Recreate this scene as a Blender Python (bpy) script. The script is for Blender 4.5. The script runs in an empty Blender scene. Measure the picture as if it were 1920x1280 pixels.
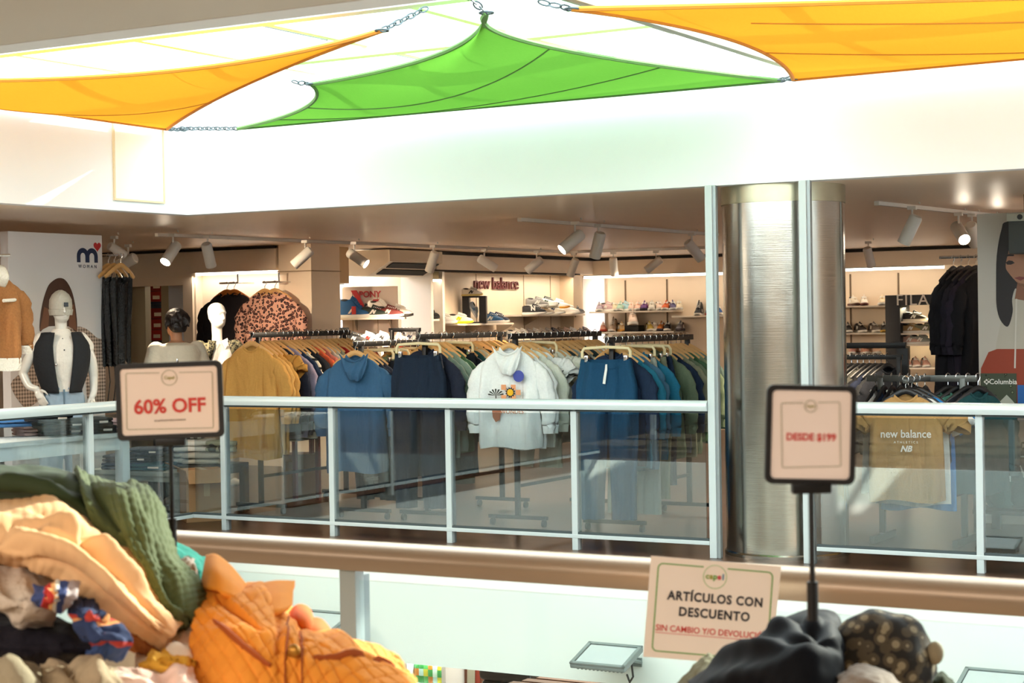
import bpy, bmesh, math, random
from mathutils import Vector, Matrix, noise
R = math.radians
PI = math.pi
scene = bpy.context.scene
COL = scene.collection
random.seed(7)

# ------------------------------------------------------------------ camera, sky, sun, exposure
FPX = 3350.0
cam_d = bpy.data.cameras.new('camera')
cam_d.sensor_width = 36.0
cam_d.lens = FPX * 36.0 / 1920.0
cam_d.clip_start = 0.05
cam_d.clip_end = 200
cam_d.dof.use_dof = True
cam_d.dof.focus_distance = 13.8
cam_d.dof.aperture_fstop = 9.0
cam = bpy.data.objects.new('camera', cam_d)
COL.objects.link(cam)
CAM_M = Matrix.Translation((0, 0, 1.614)) @ Matrix.Rotation(PI / 2 - math.atan(42 / FPX), 4, 'X') @ Matrix.Rotation(-0.0162, 4, 'Z')
cam.matrix_world = CAM_M
scene.camera = cam

vs = scene.view_settings
scene.display_settings.display_device = 'sRGB'
vs.view_transform = 'Standard'
vs.look = 'None'
vs.gamma = 1.0
vs.use_curve_mapping = False
vs.exposure = 1.38
scene.cycles.use_denoising = True
scene.cycles.max_bounces = 8
scene.cycles.transparent_max_bounces = 16
scene.cycles.caustics_reflective = False
scene.cycles.caustics_refractive = False
scene.cycles.sample_clamp_indirect = 6.0

world = bpy.data.worlds.new('sky')
scene.world = world
world.use_nodes = True
bgn = world.node_tree.nodes['Background']
bgn.inputs[0].default_value = (0.90, 0.935, 1.0, 1)
bgn.inputs[1].default_value = 3.1

# plan frame: x runs along the far railing, y runs into the shop, origin at the railing's tall post
FRAME = Matrix.Translation((1.332, 11.9, 0)) @ Matrix.Rotation(R(-30), 4, 'Z')
FINV = FRAME.inverted()
EYE = FINV @ Vector((0, 0, 1.614))

sun_d = bpy.data.lights.new('sun', 'SUN')
sun_d.energy = 5.0
sun_d.angle = R(0.6)
sun_d.color = (1.0, 0.93, 0.82)
sun = bpy.data.objects.new('sun', sun_d)
sun.rotation_mode = 'QUATERNION'
sun.rotation_quaternion = Vector((-0.66, -0.60, -0.46)).to_track_quat('-Z', 'Y')
COL.objects.link(sun)

portal_d = bpy.data.lights.new('skylight_portal', 'AREA')
portal_d.shape = 'RECTANGLE'
portal_d.size = 11.0
portal_d.size_y = 6.9
portal_d.cycles.is_portal = True
portal = bpy.data.objects.new('skylight_portal', portal_d)
portal.matrix_world = FRAME @ Matrix.Translation((1.0, -3.43, 3.5))
COL.objects.link(portal)


def area(name, loc, sx, sy, power, color, aim=(0, 0, -1)):
    d = bpy.data.lights.new(name, 'AREA')
    d.shape = 'RECTANGLE'
    d.size, d.size_y, d.energy, d.color = sx, sy, power, color
    o = bpy.data.objects.new(name, d)
    q = Vector(aim).to_track_quat('-Z', 'Y').to_matrix().to_4x4()
    o.matrix_world = FRAME @ Matrix.Translation(loc) @ q
    COL.objects.link(o)
    return o


# the light of the LED strips over the wall shelves, of unseen ground floor lamps, and of fills added at the side and behind the camera
WARM = (1.0, 0.78, 0.55)
area('strip_light', (-4.4, 12.0, 2.14), 6.0, 0.08, 4, (1, 0.86, 0.68))
area('hall_fill', (1.5, -12.2, 2.44), 8.0, 1.6, 170, (1, 0.9, 0.78))  # added fill behind the camera, brightens the signs and the heaped clothes
area('side_fill', (-5.4, -3.6, 2.44), .6, 1.6, 70, (1, .88, .72))  # added fill without a fixture, out of view, brightens the folded clothes table
area('ground_lamps', (-2.0, 2.5, -0.95), 8.0, 2.5, 90, (1, 0.85, 0.68))


def pick(x, y, u=None, v=None, z=None, d=None):
    """point of the plan frame seen at pixel (x, y), on a wall plane u or v, a height z, or at a camera distance d"""
    r = (FINV.to_3x3() @ CAM_M.to_3x3()) @ Vector(((x - 960) / FPX, -(y - 640) / FPX, -1))
    if d is not None: t = d
    elif u is not None: t = (u - EYE.x) / r.x
    elif v is not None: t = (v - EYE.y) / r.y
    else: t = (z - EYE.z) / r.z
    return EYE + r * t


def facing(p):
    return math.atan2(EYE.x - p[0], -(EYE.y - p[1]))


# ------------------------------------------------------------------ materials
def lin(c):
    if isinstance(c, str):
        c = [int(c[i:i + 2], 16) / 255 for i in (0, 2, 4)]
        c = [x / 12.92 if x <= .04045 else ((x + .055) / 1.055) ** 2.4 for x in c]
    return (c[0], c[1], c[2], 1)


_M = {}


def new_mat(name):
    m = bpy.data.materials.new(name)
    m.use_nodes = True
    nt = m.node_tree
    return m, nt, nt.nodes['Principled BSDF']


def plain(name, col, rough=0.5, metal=0.0, noise_amt=0.0, bump=0.0, scale=30.0, spec=0.5, coat=0.0):
    if name in _M: return _M[name]
    m, nt, b = new_mat(name)
    c = lin(col)
    b.inputs['Base Color'].default_value = c
    b.inputs['Roughness'].default_value = rough
    b.inputs['Metallic'].default_value = metal
    b.inputs['Specular IOR Level'].default_value = spec
    b.inputs['Coat Weight'].default_value = coat
    if noise_amt or bump:
        tc = nt.nodes.new('ShaderNodeTexCoord')
        n = nt.nodes.new('ShaderNodeTexNoise')
        n.inputs['Scale'].default_value = scale
        n.inputs['Detail'].default_value = 3
        nt.links.new(tc.outputs['Object'], n.inputs['Vector'])
        if noise_amt:
            mx = nt.nodes.new('ShaderNodeMix'); mx.data_type = 'RGBA'
            mx.inputs[6].default_value = [x * (1 - noise_amt) for x in c[:3]] + [1]
            mx.inputs[7].default_value = [min(1, x * (1 + noise_amt)) for x in c[:3]] + [1]
            nt.links.new(n.outputs['Fac'], mx.inputs[0])
            nt.links.new(mx.outputs[2], b.inputs['Base Color'])
        if bump:
            bp = nt.nodes.new('ShaderNodeBump')
            bp.inputs['Strength'].default_value = bump
            bp.inputs['Distance'].default_value = 0.01
            nt.links.new(n.outputs['Fac'], bp.inputs['Height'])
            nt.links.new(bp.outputs[0], b.inputs['Normal'])
    _M[name] = m
    return m


def cloth(col, rough=0.9):
    if 'cloth_' + col in _M: return _M['cloth_' + col]
    m = plain('cloth_' + col, col, rough, 0, 0.10, 0, 60, 0.2)
    nt = m.node_tree
    tc = nt.nodes.new('ShaderNodeTexCoord')
    prev = None
    for sc, size, dist in (((9, 9, 2.2), 1.0, .035), ((70, 70, 70), 1.0, .003)):      # hanging creases, then the knit
        mp = nt.nodes.new('ShaderNodeMapping'); mp.inputs['Scale'].default_value = sc
        n = nt.nodes.new('ShaderNodeTexNoise'); n.inputs['Scale'].default_value = size; n.inputs['Detail'].default_value = 2; n.inputs['Distortion'].default_value = .8
        b = nt.nodes.new('ShaderNodeBump'); b.inputs['Strength'].default_value = .8; b.inputs['Distance'].default_value = dist
        nt.links.new(tc.outputs['Object'], mp.inputs[0]); nt.links.new(mp.outputs[0], n.inputs['Vector']); nt.links.new(n.outputs['Fac'], b.inputs['Height'])
        if prev: nt.links.new(prev.outputs[0], b.inputs['Normal'])
        prev = b
    nt.links.new(prev.outputs[0], nt.nodes['Principled BSDF'].inputs['Normal'])
    return m


def emit(name, col, strength):
    if name in _M: return _M[name]
    m, nt, b = new_mat(name)
    b.inputs['Base Color'].default_value = lin(col)
    b.inputs['Emission Color'].default_value = lin(col)
    b.inputs['Emission Strength'].default_value = strength
    _M[name] = m
    return m


def glass(name, tint, ior=1.5, rough=0.0):
    if name in _M: return _M[name]
    m, nt, b = new_mat(name)
    nt.nodes.remove(b)
    tr = nt.nodes.new('ShaderNodeBsdfTransparent'); tr.inputs[0].default_value = lin(tint)
    gl = nt.nodes.new('ShaderNodeBsdfGlossy'); gl.inputs['Roughness'].default_value = rough
    gl.inputs[0].default_value = (1, 1, 1, 1)
    fr = nt.nodes.new('ShaderNodeFresnel')
    ge = nt.nodes.new('ShaderNodeNewGeometry')          # same reflectance on both faces of the pane
    mv = nt.nodes.new('ShaderNodeMix'); mv.inputs[2].default_value = ior; mv.inputs[3].default_value = 1 / ior
    nt.links.new(ge.outputs['Backfacing'], mv.inputs[0]); nt.links.new(mv.outputs[0], fr.inputs[0])
    mx = nt.nodes.new('ShaderNodeMixShader')
    nt.links.new(fr.outputs[0], mx.inputs[0]); nt.links.new(tr.outputs[0], mx.inputs[1]); nt.links.new(gl.outputs[0], mx.inputs[2])
    nt.links.new(mx.outputs[0], nt.nodes['Material Output'].inputs[0])
    _M[name] = m
    return m


def sail_mat(name, col, col2):
    m, nt, b = new_mat(name)
    nt.nodes.remove(b)
    tc = nt.nodes.new('ShaderNodeTexCoord')
    n = nt.nodes.new('ShaderNodeTexNoise'); n.inputs['Scale'].default_value = 40
    mp = nt.nodes.new('ShaderNodeMapping'); mp.inputs['Scale'].default_value = (8, .6, 1)
    nt.links.new(tc.outputs['Object'], mp.inputs[0]); nt.links.new(mp.outputs[0], n.inputs['Vector'])
    mx = nt.nodes.new('ShaderNodeMix'); mx.data_type = 'RGBA'
    mx.inputs[6].default_value = lin(col); mx.inputs[7].default_value = lin(col2)
    nt.links.new(n.outputs['Fac'], mx.inputs[0])
    df = nt.nodes.new('ShaderNodeBsdfDiffuse'); tl = nt.nodes.new('ShaderNodeBsdfTranslucent')
    nt.links.new(mx.outputs[2], df.inputs[0]); nt.links.new(mx.outputs[2], tl.inputs[0])
    ms = nt.nodes.new('ShaderNodeMixShader'); ms.inputs[0].default_value = 0.16
    nt.links.new(df.outputs[0], ms.inputs[1]); nt.links.new(tl.outputs[0], ms.inputs[2])
    nt.links.new(ms.outputs[0], nt.nodes['Material Output'].inputs[0])
    _M[name] = m
    return m


def stripes(name, cols, repeat=1.0, axis='Y', rough=0.9, coords='UV'):
    """hard bands of colour along a surface coordinate; cols = [(colour, end fraction), ...]"""
    if name in _M: return _M[name]
    m, nt, b = new_mat(name)
    tc = nt.nodes.new('ShaderNodeTexCoord'); sp = nt.nodes.new('ShaderNodeSeparateXYZ')
    nt.links.new(tc.outputs[coords], sp.inputs[0])
    ml = nt.nodes.new('ShaderNodeMath'); ml.operation = 'MULTIPLY'; ml.inputs[1].default_value = repeat
    nt.links.new(sp.outputs[axis], ml.inputs[0])
    fr = nt.nodes.new('ShaderNodeMath'); fr.operation = 'FRACT'
    nt.links.new(ml.outputs[0], fr.inputs[0])
    cr = nt.nodes.new('ShaderNodeValToRGB'); cr.color_ramp.interpolation = 'CONSTANT'
    els = cr.color_ramp.elements
    pos = 0.0
    for i, (c, end) in enumerate(cols):
        e = els[i] if i < 2 else els.new(pos)
        e.position = pos; e.color = lin(c); pos = end
    nt.links.new(fr.outputs[0], cr.inputs[0]); nt.links.new(cr.outputs[0], b.inputs['Base Color'])
    b.inputs['Roughness'].default_value = rough
    _M[name] = m
    return m


def blotch(name, base, spot, scale, cut, ring=None, rough=0.85):
    """animal or camouflage print: cells of one colour on another"""
    if name in _M: return _M[name]
    m, nt, b = new_mat(name)
    tc = nt.nodes.new('ShaderNodeTexCoord')
    vo = nt.nodes.new('ShaderNodeTexVoronoi'); vo.inputs['Scale'].default_value = scale
    nt.links.new(tc.outputs['Object'], vo.inputs['Vector'])
    cr = nt.nodes.new('ShaderNodeValToRGB'); cr.color_ramp.interpolation = 'CONSTANT'
    cr.color_ramp.elements[0].color = lin(spot); cr.color_ramp.elements[1].color = lin(base)
    cr.color_ramp.elements[1].position = cut
    if ring:
        e = cr.color_ramp.elements.new(cut * .55); e.color = lin(ring)
    nt.links.new(vo.outputs['Distance'], cr.inputs[0]); nt.links.new(cr.outputs[0], b.inputs['Base Color'])
    b.inputs['Roughness'].default_value = rough
    _M[name] = m
    return m


def plaid(name):
    m, nt, b = new_mat(name)
    tc = nt.nodes.new('ShaderNodeTexCoord')
    last = None
    for ax, sc in (('Y', 62), ('Z', 62)):
        w = nt.nodes.new('ShaderNodeTexWave'); w.bands_direction = ax; w.inputs['Scale'].default_value = sc / 6
        nt.links.new(tc.outputs['Object'], w.inputs['Vector'])
        cr = nt.nodes.new('ShaderNodeValToRGB')
        cr.color_ramp.elements[0].color = lin('4a3428'); cr.color_ramp.elements[1].color = lin('e0c8b4')
        nt.links.new(w.outputs['Fac'], cr.inputs[0])
        if last is None: last = cr
        else:
            mx = nt.nodes.new('ShaderNodeMix'); mx.data_type = 'RGBA'; mx.inputs[0].default_value = .5
            nt.links.new(last.outputs[0], mx.inputs[6]); nt.links.new(cr.outputs[0], mx.inputs[7])
            nt.links.new(mx.outputs[2], b.inputs['Base Color'])
    b.inputs['Roughness'].default_value = .6
    _M[name] = m
    return m


def wood_floor(name, c1, c2, rough=0.3):
    m, nt, b = new_mat(name)
    tc = nt.nodes.new('ShaderNodeTexCoord')
    br = nt.nodes.new('ShaderNodeTexBrick')
    br.inputs['Scale'].default_value = 1.0; br.inputs['Brick Width'].default_value = 1.2; br.inputs['Row Height'].default_value = .18
    br.inputs['Mortar Size'].default_value = .003
    br.inputs['Color1'].default_value = lin(c1); br.inputs['Color2'].default_value = lin(c2); br.inputs['Mortar'].default_value = lin('2a1c14')
    nt.links.new(tc.outputs['Object'], br.inputs['Vector'])
    mp = nt.nodes.new('ShaderNodeMapping'); mp.inputs['Scale'].default_value = (2, 40, 1)
    n = nt.nodes.new('ShaderNodeTexNoise'); n.inputs['Scale'].default_value = 1.5; n.inputs['Detail'].default_value = 5
    nt.links.new(tc.outputs['Object'], mp.inputs[0]); nt.links.new(mp.outputs[0], n.inputs['Vector'])
    mx = nt.nodes.new('ShaderNodeMix'); mx.data_type = 'RGBA'; mx.blend_type = 'MULTIPLY'; mx.inputs[0].default_value = .6
    nt.links.new(br.outputs['Color'], mx.inputs[6]); nt.links.new(n.outputs['Fac'], mx.inputs[7])
    nt.links.new(mx.outputs[2], b.inputs['Base Color'])
    b.inputs['Roughness'].default_value = rough
    _M[name] = m
    return m


def steel(name):
    m, nt, b = new_mat(name)
    tc = nt.nodes.new('ShaderNodeTexCoord')
    mp = nt.nodes.new('ShaderNodeMapping'); mp.inputs['Scale'].default_value = (1.2, 1.2, 90)
    n = nt.nodes.new('ShaderNodeTexNoise'); n.inputs['Scale'].default_value = 3; n.inputs['Detail'].default_value = 4
    nt.links.new(tc.outputs['Object'], mp.inputs[0]); nt.links.new(mp.outputs[0], n.inputs['Vector'])
    n2 = nt.nodes.new('ShaderNodeTexNoise'); n2.inputs['Scale'].default_value = 2.2
    nt.links.new(tc.outputs['Object'], n2.inputs['Vector'])
    b1 = nt.nodes.new('ShaderNodeBump'); b1.inputs['Strength'].default_value = .05; b1.inputs['Distance'].default_value = .01
    b2 = nt.nodes.new('ShaderNodeBump'); b2.inputs['Strength'].default_value = .25; b2.inputs['Distance'].default_value = .02
    nt.links.new(n.outputs['Fac'], b1.inputs['Height']); nt.links.new(n2.outputs['Fac'], b2.inputs['Height'])
    nt.links.new(b2.outputs[0], b1.inputs['Normal']); nt.links.new(b1.outputs[0], b.inputs['Normal'])
    b.inputs['Base Color'].default_value = lin('b6b2a8'); b.inputs['Metallic'].default_value = 1; b.inputs['Roughness'].default_value = .2
    _M[name] = m
    return m


WHITE = plain('white_paint', 'eef2f6', .6, 0, .02, .05, 3)
CEIL = plain('ceiling_paint', 'f2d8bd', .38, 0, .03, 0, 1.5)
NEARCEIL = plain('hall_ceiling_paint', 'cfc8bd', .6, 0, .02, 0, 2)
CREAM = plain('cream_panel', 'e9d9c3', .55, 0, .03, .03, 6)
SLOT = plain('dark_groove', '1d1713', .8)
ALU = plain('white_aluminium', 'bcc6c6', .35, .15, .02, 0, 8)
ALUDK = plain('grey_aluminium', '9aa3a4', .35, .5)
FLOORM = wood_floor('brown_planks', '523a2a', '614532')
FASCIA = plain('fascia_paint', 'dce3dc', .55, 0, .01, .02, 4)
RAILGLASS = glass('rail_glass', 'ebf1f3', 2.0)
NEARGLASS = glass('near_glass', 'f6faf9', 1.3)
BRONZE = plain('champagne_rail', 'a8927c', .32, .35)
CLEAR = glass('clear_glass', 'f4faf8', 1.45)
BLACK = plain('black_metal', '17181a', .4, .3, .1, 0, 20)
DKGREY = plain('dark_plastic', '222426', .5)
STEEL = steel('brushed_steel')
CHAIN = plain('chain_steel', '5c6a6e', .45, .6)
CHROME = plain('chrome', 'd8d8d8', .2, 1.0)
SPOTW = plain('lamp_white', 'e2ddd2', .45, 0, .02, 0, 8)
WOODH = plain('hanger_wood', 'd8a566', .45, 0, .12, .05, 25)
PALEH = plain('pale_hanger', 'e8d6a8', .45)
SHELFW = plain('shelf_white', 'f0e6d6', .5)
PAPER = plain('paper', 'f3e3d5', .7)
LENS = emit('lamp_lens', 'fff0d8', 30)
LED = emit('led_strip', 'fff3e2', 3)
MANNEQ = plain('mannequin_gloss', 'd9d5cc', .3, 0, 0, 0, 1, .5)
SKIN = plain('skin', 'c68e6a', .55, 0, .06, .05, 25)


# ------------------------------------------------------------------ mesh helpers
def tagp(o, label=None, cat=None, group=None, kind=None):
    if label: o['label'] = label
    if cat: o['category'] = cat
    if group: o['group'] = group
    if kind: o['kind'] = kind
    return o


def link(name, mesh, mat, parent=None, loc=(0, 0, 0), rz=0.0, rot=None):
    o = bpy.data.objects.new(name, mesh)
    if len(mesh.materials) == 0: mesh.materials.append(mat)
    if mesh.materials[0] is not mat:
        o.material_slots[0].link = 'OBJECT'; o.material_slots[0].material = mat
    COL.objects.link(o)
    L = Matrix.Translation(loc) @ (rot if rot is not None else Matrix.Rotation(rz, 4, 'Z'))
    if parent:
        o.parent = parent; o.matrix_local = L
    else:
        o.matrix_world = FRAME @ L
    return o


def thing(name, label, cat, loc=(0, 0, 0), rz=0.0, group=None, rot=None):
    o = bpy.data.objects.new(name, None)
    o.empty_display_size = .1
    COL.objects.link(o)
    o.matrix_world = FRAME @ Matrix.Translation(loc) @ (rot if rot is not None else Matrix.Rotation(rz, 4, 'Z'))
    return tagp(o, label, cat, group)


class MB:
    def __init__(s, uv=False):
        s.bm = bmesh.new()
        s.uv = s.bm.loops.layers.uv.new('UVMap') if uv else None

    def box(s, x0, x1, y0, y1, z0, z1, bev=0.0, seg=2):
        g = bmesh.ops.create_cube(s.bm, size=1)
        for v in g['verts']:
            v.co = Vector(((x0 + x1) / 2 + v.co.x * (x1 - x0), (y0 + y1) / 2 + v.co.y * (y1 - y0), (z0 + z1) / 2 + v.co.z * (z1 - z0)))
        if bev:
            es = list({e for v in g['verts'] for e in v.link_edges})
            bmesh.ops.bevel(s.bm, geom=es, offset=bev, segments=seg, affect='EDGES', profile=.6)
        return s

    def loft(s, rings, caps=True, close=True):
        vr = [[s.bm.verts.new(p) for p in r] for r in rings]
        n = len(rings[0])
        for a, b in zip(vr, vr[1:]):
            for i in range(n if close else n - 1):
                j = (i + 1) % n
                try: s.bm.faces.new((a[i], a[j], b[j], b[i]))
                except ValueError: pass
        if caps:
            for r, rev in ((vr[0], True), (vr[-1], False)):
                try: s.bm.faces.new(list(reversed(r)) if rev else r)
                except ValueError: pass
        return s

    def tube(s, pts, r, n=8, caps=True, flat=1.0):
        pts = [Vector(p) for p in pts]
        rs = r if isinstance(r, (list, tuple)) else [r] * len(pts)
        rings = []
        up = None
        for i, p in enumerate(pts):
            t = (pts[min(i + 1, len(pts) - 1)] - pts[max(i - 1, 0)]).normalized()
            if up is None:
                up = Vector((0, 1, 0)) if abs(t.y) < .9 else Vector((1, 0, 0))
            a = (up - t * up.dot(t)).normalized()
            b = t.cross(a)
            up = a
            rings.append([p + a * math.cos(2 * PI * k / n) * rs[i] * flat + b * math.sin(2 * PI * k / n) * rs[i] for k in range(n)])
        return s.loft(rings, caps)

    def lathe(s, prof, c=(0, 0, 0), n=24, caps=True):
        c = Vector(c)
        return s.loft([[c + Vector((r * math.cos(2 * PI * k / n), r * math.sin(2 * PI * k / n), z)) for k in range(n)] for r, z in prof], caps)

    def ball(s, c, rx, ry=None, rz=None, n=12):
        ry = ry or rx; rz = rz or rx
        c = Vector(c)
        m = max(5, n // 2 + 1)
        return s.loft([[c + Vector((rx * math.sin(PI * (i + .02) / m) * math.cos(2 * PI * k / n), ry * math.sin(PI * (i + .02) / m) * math.sin(2 * PI * k / n), -rz * math.cos(PI * i / m))) for k in range(n)] for i in range(m + 1)])

    def prism(s, pts, y0, y1, plane='xz'):
        f = {'xz': lambda p, y: Vector((p[0], y, p[1])), 'yz': lambda p, y: Vector((y, p[0], p[1])), 'xy': lambda p, y: Vector((p[0], p[1], y))}[plane]
        a = [s.bm.verts.new(f(p, y0)) for p in pts]
        b = [s.bm.verts.new(f(p, y1)) for p in pts]
        n = len(pts)
        s.bm.faces.new(a); s.bm.faces.new(list(reversed(b)))
        for i in range(n):
            j = (i + 1) % n
            s.bm.faces.new((a[i], b[i], b[j], a[j]))
        return s

    def grid(s, fn, nu, nv, closeu=False):
        vs_ = [[s.bm.verts.new(fn(i / nu, j / nv)) for i in range(nu if closeu else nu + 1)] for j in range(nv + 1)]
        m = nu if closeu else nu + 1
        for j in range(nv):
            for i in range(nu):
                k = (i + 1) % m
                f = s.bm.faces.new((vs_[j][i], vs_[j][k], vs_[j + 1][k], vs_[j + 1][i]))
                if s.uv:
                    for lp, (a, b) in zip(f.loops, ((i, j), (i + 1, j), (i + 1, j + 1), (i, j + 1))):
                        lp[s.uv].uv = (a / nu, b / nv)
        return s

    def solid(s, t):
        bmesh.ops.recalc_face_normals(s.bm, faces=s.bm.faces)
        s.bm.normal_update()
        bmesh.ops.solidify(s.bm, geom=list(s.bm.faces), thickness=t)
        return s

    def mesh(s, name, smooth=True, angle=40):
        bmesh.ops.recalc_face_normals(s.bm, faces=s.bm.faces)
        me = bpy.data.meshes.new(name)
        s.bm.to_mesh(me); s.bm.free()
        if smooth:
            me.polygons.foreach_set('use_smooth', [True] * len(me.polygons))
            me.set_sharp_from_angle(angle=R(angle))
        return me

    def build(s, name, mat, parent=None, loc=(0, 0, 0), rz=0.0, rot=None, smooth=True, angle=40, **tags):
        o = link(name, s.mesh(name, smooth, angle), mat, parent, loc, rz, rot)
        return tagp(o, tags.get('label'), tags.get('cat'), tags.get('group'), tags.get('kind'))


def text(name, body, size, mat, parent, loc, rz=0.0, ext=.002, bold=0.0, sx=1.0, rot=None, align='CENTER', space=1.0, shear=0.0, label=None):
    c = bpy.data.curves.new(name, 'FONT')
    c.body = body; c.size = size; c.align_x = align; c.align_y = 'CENTER'
    c.extrude = ext; c.offset = bold; c.space_character = space; c.shear = shear
    c.resolution_u = 3
    c.materials.append(mat)
    o = bpy.data.objects.new(name, c)
    COL.objects.link(o)
    L = Matrix.Translation(loc) @ (rot if rot is not None else Matrix.Rotation(rz, 4, 'Z')) @ Matrix.Rotation(PI / 2, 4, 'X') @ Matrix.Diagonal((sx, 1, 1, 1))
    dg = bpy.context.evaluated_depsgraph_get()
    me = bpy.data.meshes.new_from_object(o.evaluated_get(dg))
    bpy.data.objects.remove(o)
    o = bpy.data.objects.new(name, me)
    COL.objects.link(o)
    o.parent = parent; o.matrix_local = L
    if label: o['label'] = label
    return o


def structure(name, mb, mat, smooth=False, parent=None):
    return mb.build(name, mat, parent, smooth=smooth, **({} if parent else {'kind': 'structure'}))


def remeshed(o, voxel, smooth=4):
    m = o.modifiers.new('skin_over', 'REMESH'); m.mode = 'VOXEL'; m.voxel_size = voxel; m.use_smooth_shade = True
    if smooth:
        k = o.modifiers.new('soften', 'SMOOTH'); k.iterations = smooth; k.factor = .5
    return o


def ell(c, rx, ry, n=16, rot=0.0):
    return [Vector((c[0] + rx * math.cos(2 * PI * k / n), c[1] + ry * math.sin(2 * PI * k / n), c[2])) for k in range(n)]


ORD = ['first', 'second', 'third', 'fourth', 'fifth', 'sixth', 'seventh', 'eighth', 'ninth', 'tenth', 'eleventh', 'twelfth', 'thirteenth',
       'fourteenth', 'fifteenth', 'sixteenth', 'seventeenth', 'eighteenth', 'nineteenth', 'twentieth']
# ------------------------------------------------------------------ the setting
SO = 2.48          # soffit height
ROOF = 3.34
structure('floor', MB().box(-14, 7.5, -.2, 14, -.12, 0), FLOORM)
structure('floor_left', MB().box(-14, -4.68, -7.1, -.2, -.12, 0), FLOORM)
structure('floor_near', MB().box(-14, 9, -16, -7.1, -.12, 0), plain('hall_tiles', '8a7a6a', .35, 0, .05, 0, 3))
structure('ceiling', MB().box(-14, 9, .02, 14, SO, SO + .1), CEIL)
structure('ceiling_left', MB().box(-14, -4.5, -6.87, .02, SO, SO + .1), CEIL)
structure('ceiling_near', MB().box(-14, 9, -16, -6.9, SO, SO + .1), NEARCEIL)
# upper walls round the skylight
structure('wall_skylight_far', MB().box(-4.6, 7, 0, .12, SO - .002, ROOF), WHITE)
structure('wall_skylight_left', MB().box(-4.6, -4.477, -6.87, 0, SO - .002, ROOF), WHITE)
structure('wall_skylight_near', MB().box(-4.6, 7, -6.99, -6.87, SO - .002, ROOF), WHITE)
structure('wall_skylight_right', MB().box(6.6, 6.72, -6.87, 0, -3.6, ROOF), WHITE)
# edge of the upper floor round the opening
structure('trim_1', MB().box(-4.68, 7, -.26, -.2, -.85, 0), FASCIA)
structure('trim_2', MB().box(-4.74, -4.68, -7.1, -.2, -.85, 0), FASCIA)
structure('trim_3', MB().box(-4.68, 7, -7.1, -7.04, -.85, 0), FASCIA)
structure('ceiling_ground', MB().box(-14, 9, -.2, 9, -.85, -.8), NEARCEIL)
structure('ceiling_ground_near', MB().box(-14, 9, -16, -7.1, -.85, -.8), NEARCEIL)
structure('floor_ground', MB().box(-14, 9, -16, 9, -3.7, -3.6), plain('ground_tiles', '9b8f80', .3, 0, .05, 0, 2))
structure('wall_ground', MB().box(-14, 9, 4.6, 4.7, -3.6, -.85), plain('ground_wall', 'b79f86', .6))
structure('wall_ground_left', MB().box(-6.2, -6.1, -8, 4.6, -3.6, -.85), plain('ground_wall', 'b79f86', .6))
structure('wall_ground_near', MB().box(-14, 9, -10, -9.9, -3.6, -.85), plain('ground_wall', 'b79f86', .6))
# outer walls
structure('wall_hall', MB().box(-14, 9, -16.1, -16, 0, SO), plain('hall_wall', 'b9aa98', .6))
structure('wall_outer_left', MB().box(-14.1, -14, -16, 14, 0, SO), CREAM)
structure('wall_outer_right', MB().box(9, 9.1, -16, 14, 0, SO), plain('hall_wall', 'b9aa98', .6))

# shop wall with the doorway (faces the atrium), 5 m in
WV = 5.0
dl, dr = pick(229, 600, v=WV).x, pick(347, 600, v=WV).x
dtop = pick(290, 536, v=WV).z
ql, qr = pick(368, 600, v=WV).x, pick(523, 600, v=WV).x
w = MB()
w.box(-14, dl, WV, WV + .12, 0, SO); w.box(dl, dr, WV, WV + .12, dtop, SO); w.box(dr, ql, WV, WV + .12, 0, SO)
w.box(ql, qr, WV + .12, WV + .2, 0, SO)
structure('wall_doorway', w, CREAM)
t = MB()
t.box(dl - .1, dl, WV - .03, WV, 0, dtop + .1); t.box(dr, dr + .14, WV - .03, WV, 0, dtop + .1); t.box(dl, dr, WV - .03, WV, dtop, dtop + .1)
structure('trim_4', t, plain('door_trim', 'ead8c0', .5))
structure('wall_cornice_doorway', MB().box(ql, qr, WV - .04, WV + .12, 2.2, SO - .03), CREAM)
structure('trim_5', MB().box(dl - .3, qr, WV - .07, WV - .02, SO - .035, SO - .005), SLOT)
# stockroom behind the doorway
structure('wall_stockroom', MB().box(-14, -7.5, 8.2, 8.3, 0, SO), plain('stock_wall', 'b8a888', .7))
pxl = pick(278, 600, v=WV + .5).x
structure('wall_stockroom_left', MB().box(-12, pxl, WV + .45, WV + .55, 0, SO), plain('stock_wall', 'b8a888', .7))
structure('wall_stockroom_right', MB().box(pick(308, 600, v=WV + .6).x, -8.2, WV + .55, WV + .65, 0, SO), plain('stock_wall', 'b8a888', .7))

# the side wall that runs to the far corner, with niches
WU = -7.45
cu = pick(525, 540, v=WV).x
cu2 = pick(584, 540, v=WV - .02).x
structure('wall_pillar', MB().box(cu, cu2, WV - .02, 5.52, 0, SO), plain('pillar_panel', 'efdcc2', .5, 0, .04, .03, 5))
structure('trim_6', MB().box(cu - .01, cu2 + .012, WV - .035, 5.53, pick(555, 508, v=WV).z - .008, pick(555, 508, v=WV).z + .004), plain('panel_joint', '9a8366', .6))
v_a, v_b, v_c, v_d = 5.6, 6.12, 7.42, 7.84
v_e = pick(826, 560, u=WU + .2).y
v_f = pick(1050, 560, u=WU).y
SW = plain('side_wall', 'e8d5bb', .55, 0, .03, .03, 6)
structure('wall_side', MB().box(WU - .1, WU, v_e, 12.4, 0, SO), SW)
structure('wall_side_corner', MB().box(WU, WU + .22, v_f, 11.9, 0, 2.22), plain('corner_panel', 'd8c2a4', .5))
structure('wall_side_niche', MB().box(WU - .35, WU - .3, 5.5, v_b, 0, SO), plain('niche_back', 'cdbb90', .5))
structure('wall_side_niche_end', MB().box(WU - .35, WU + .04, v_b - .02, v_b + .02, 0, 2.28), SHELFW)
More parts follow.
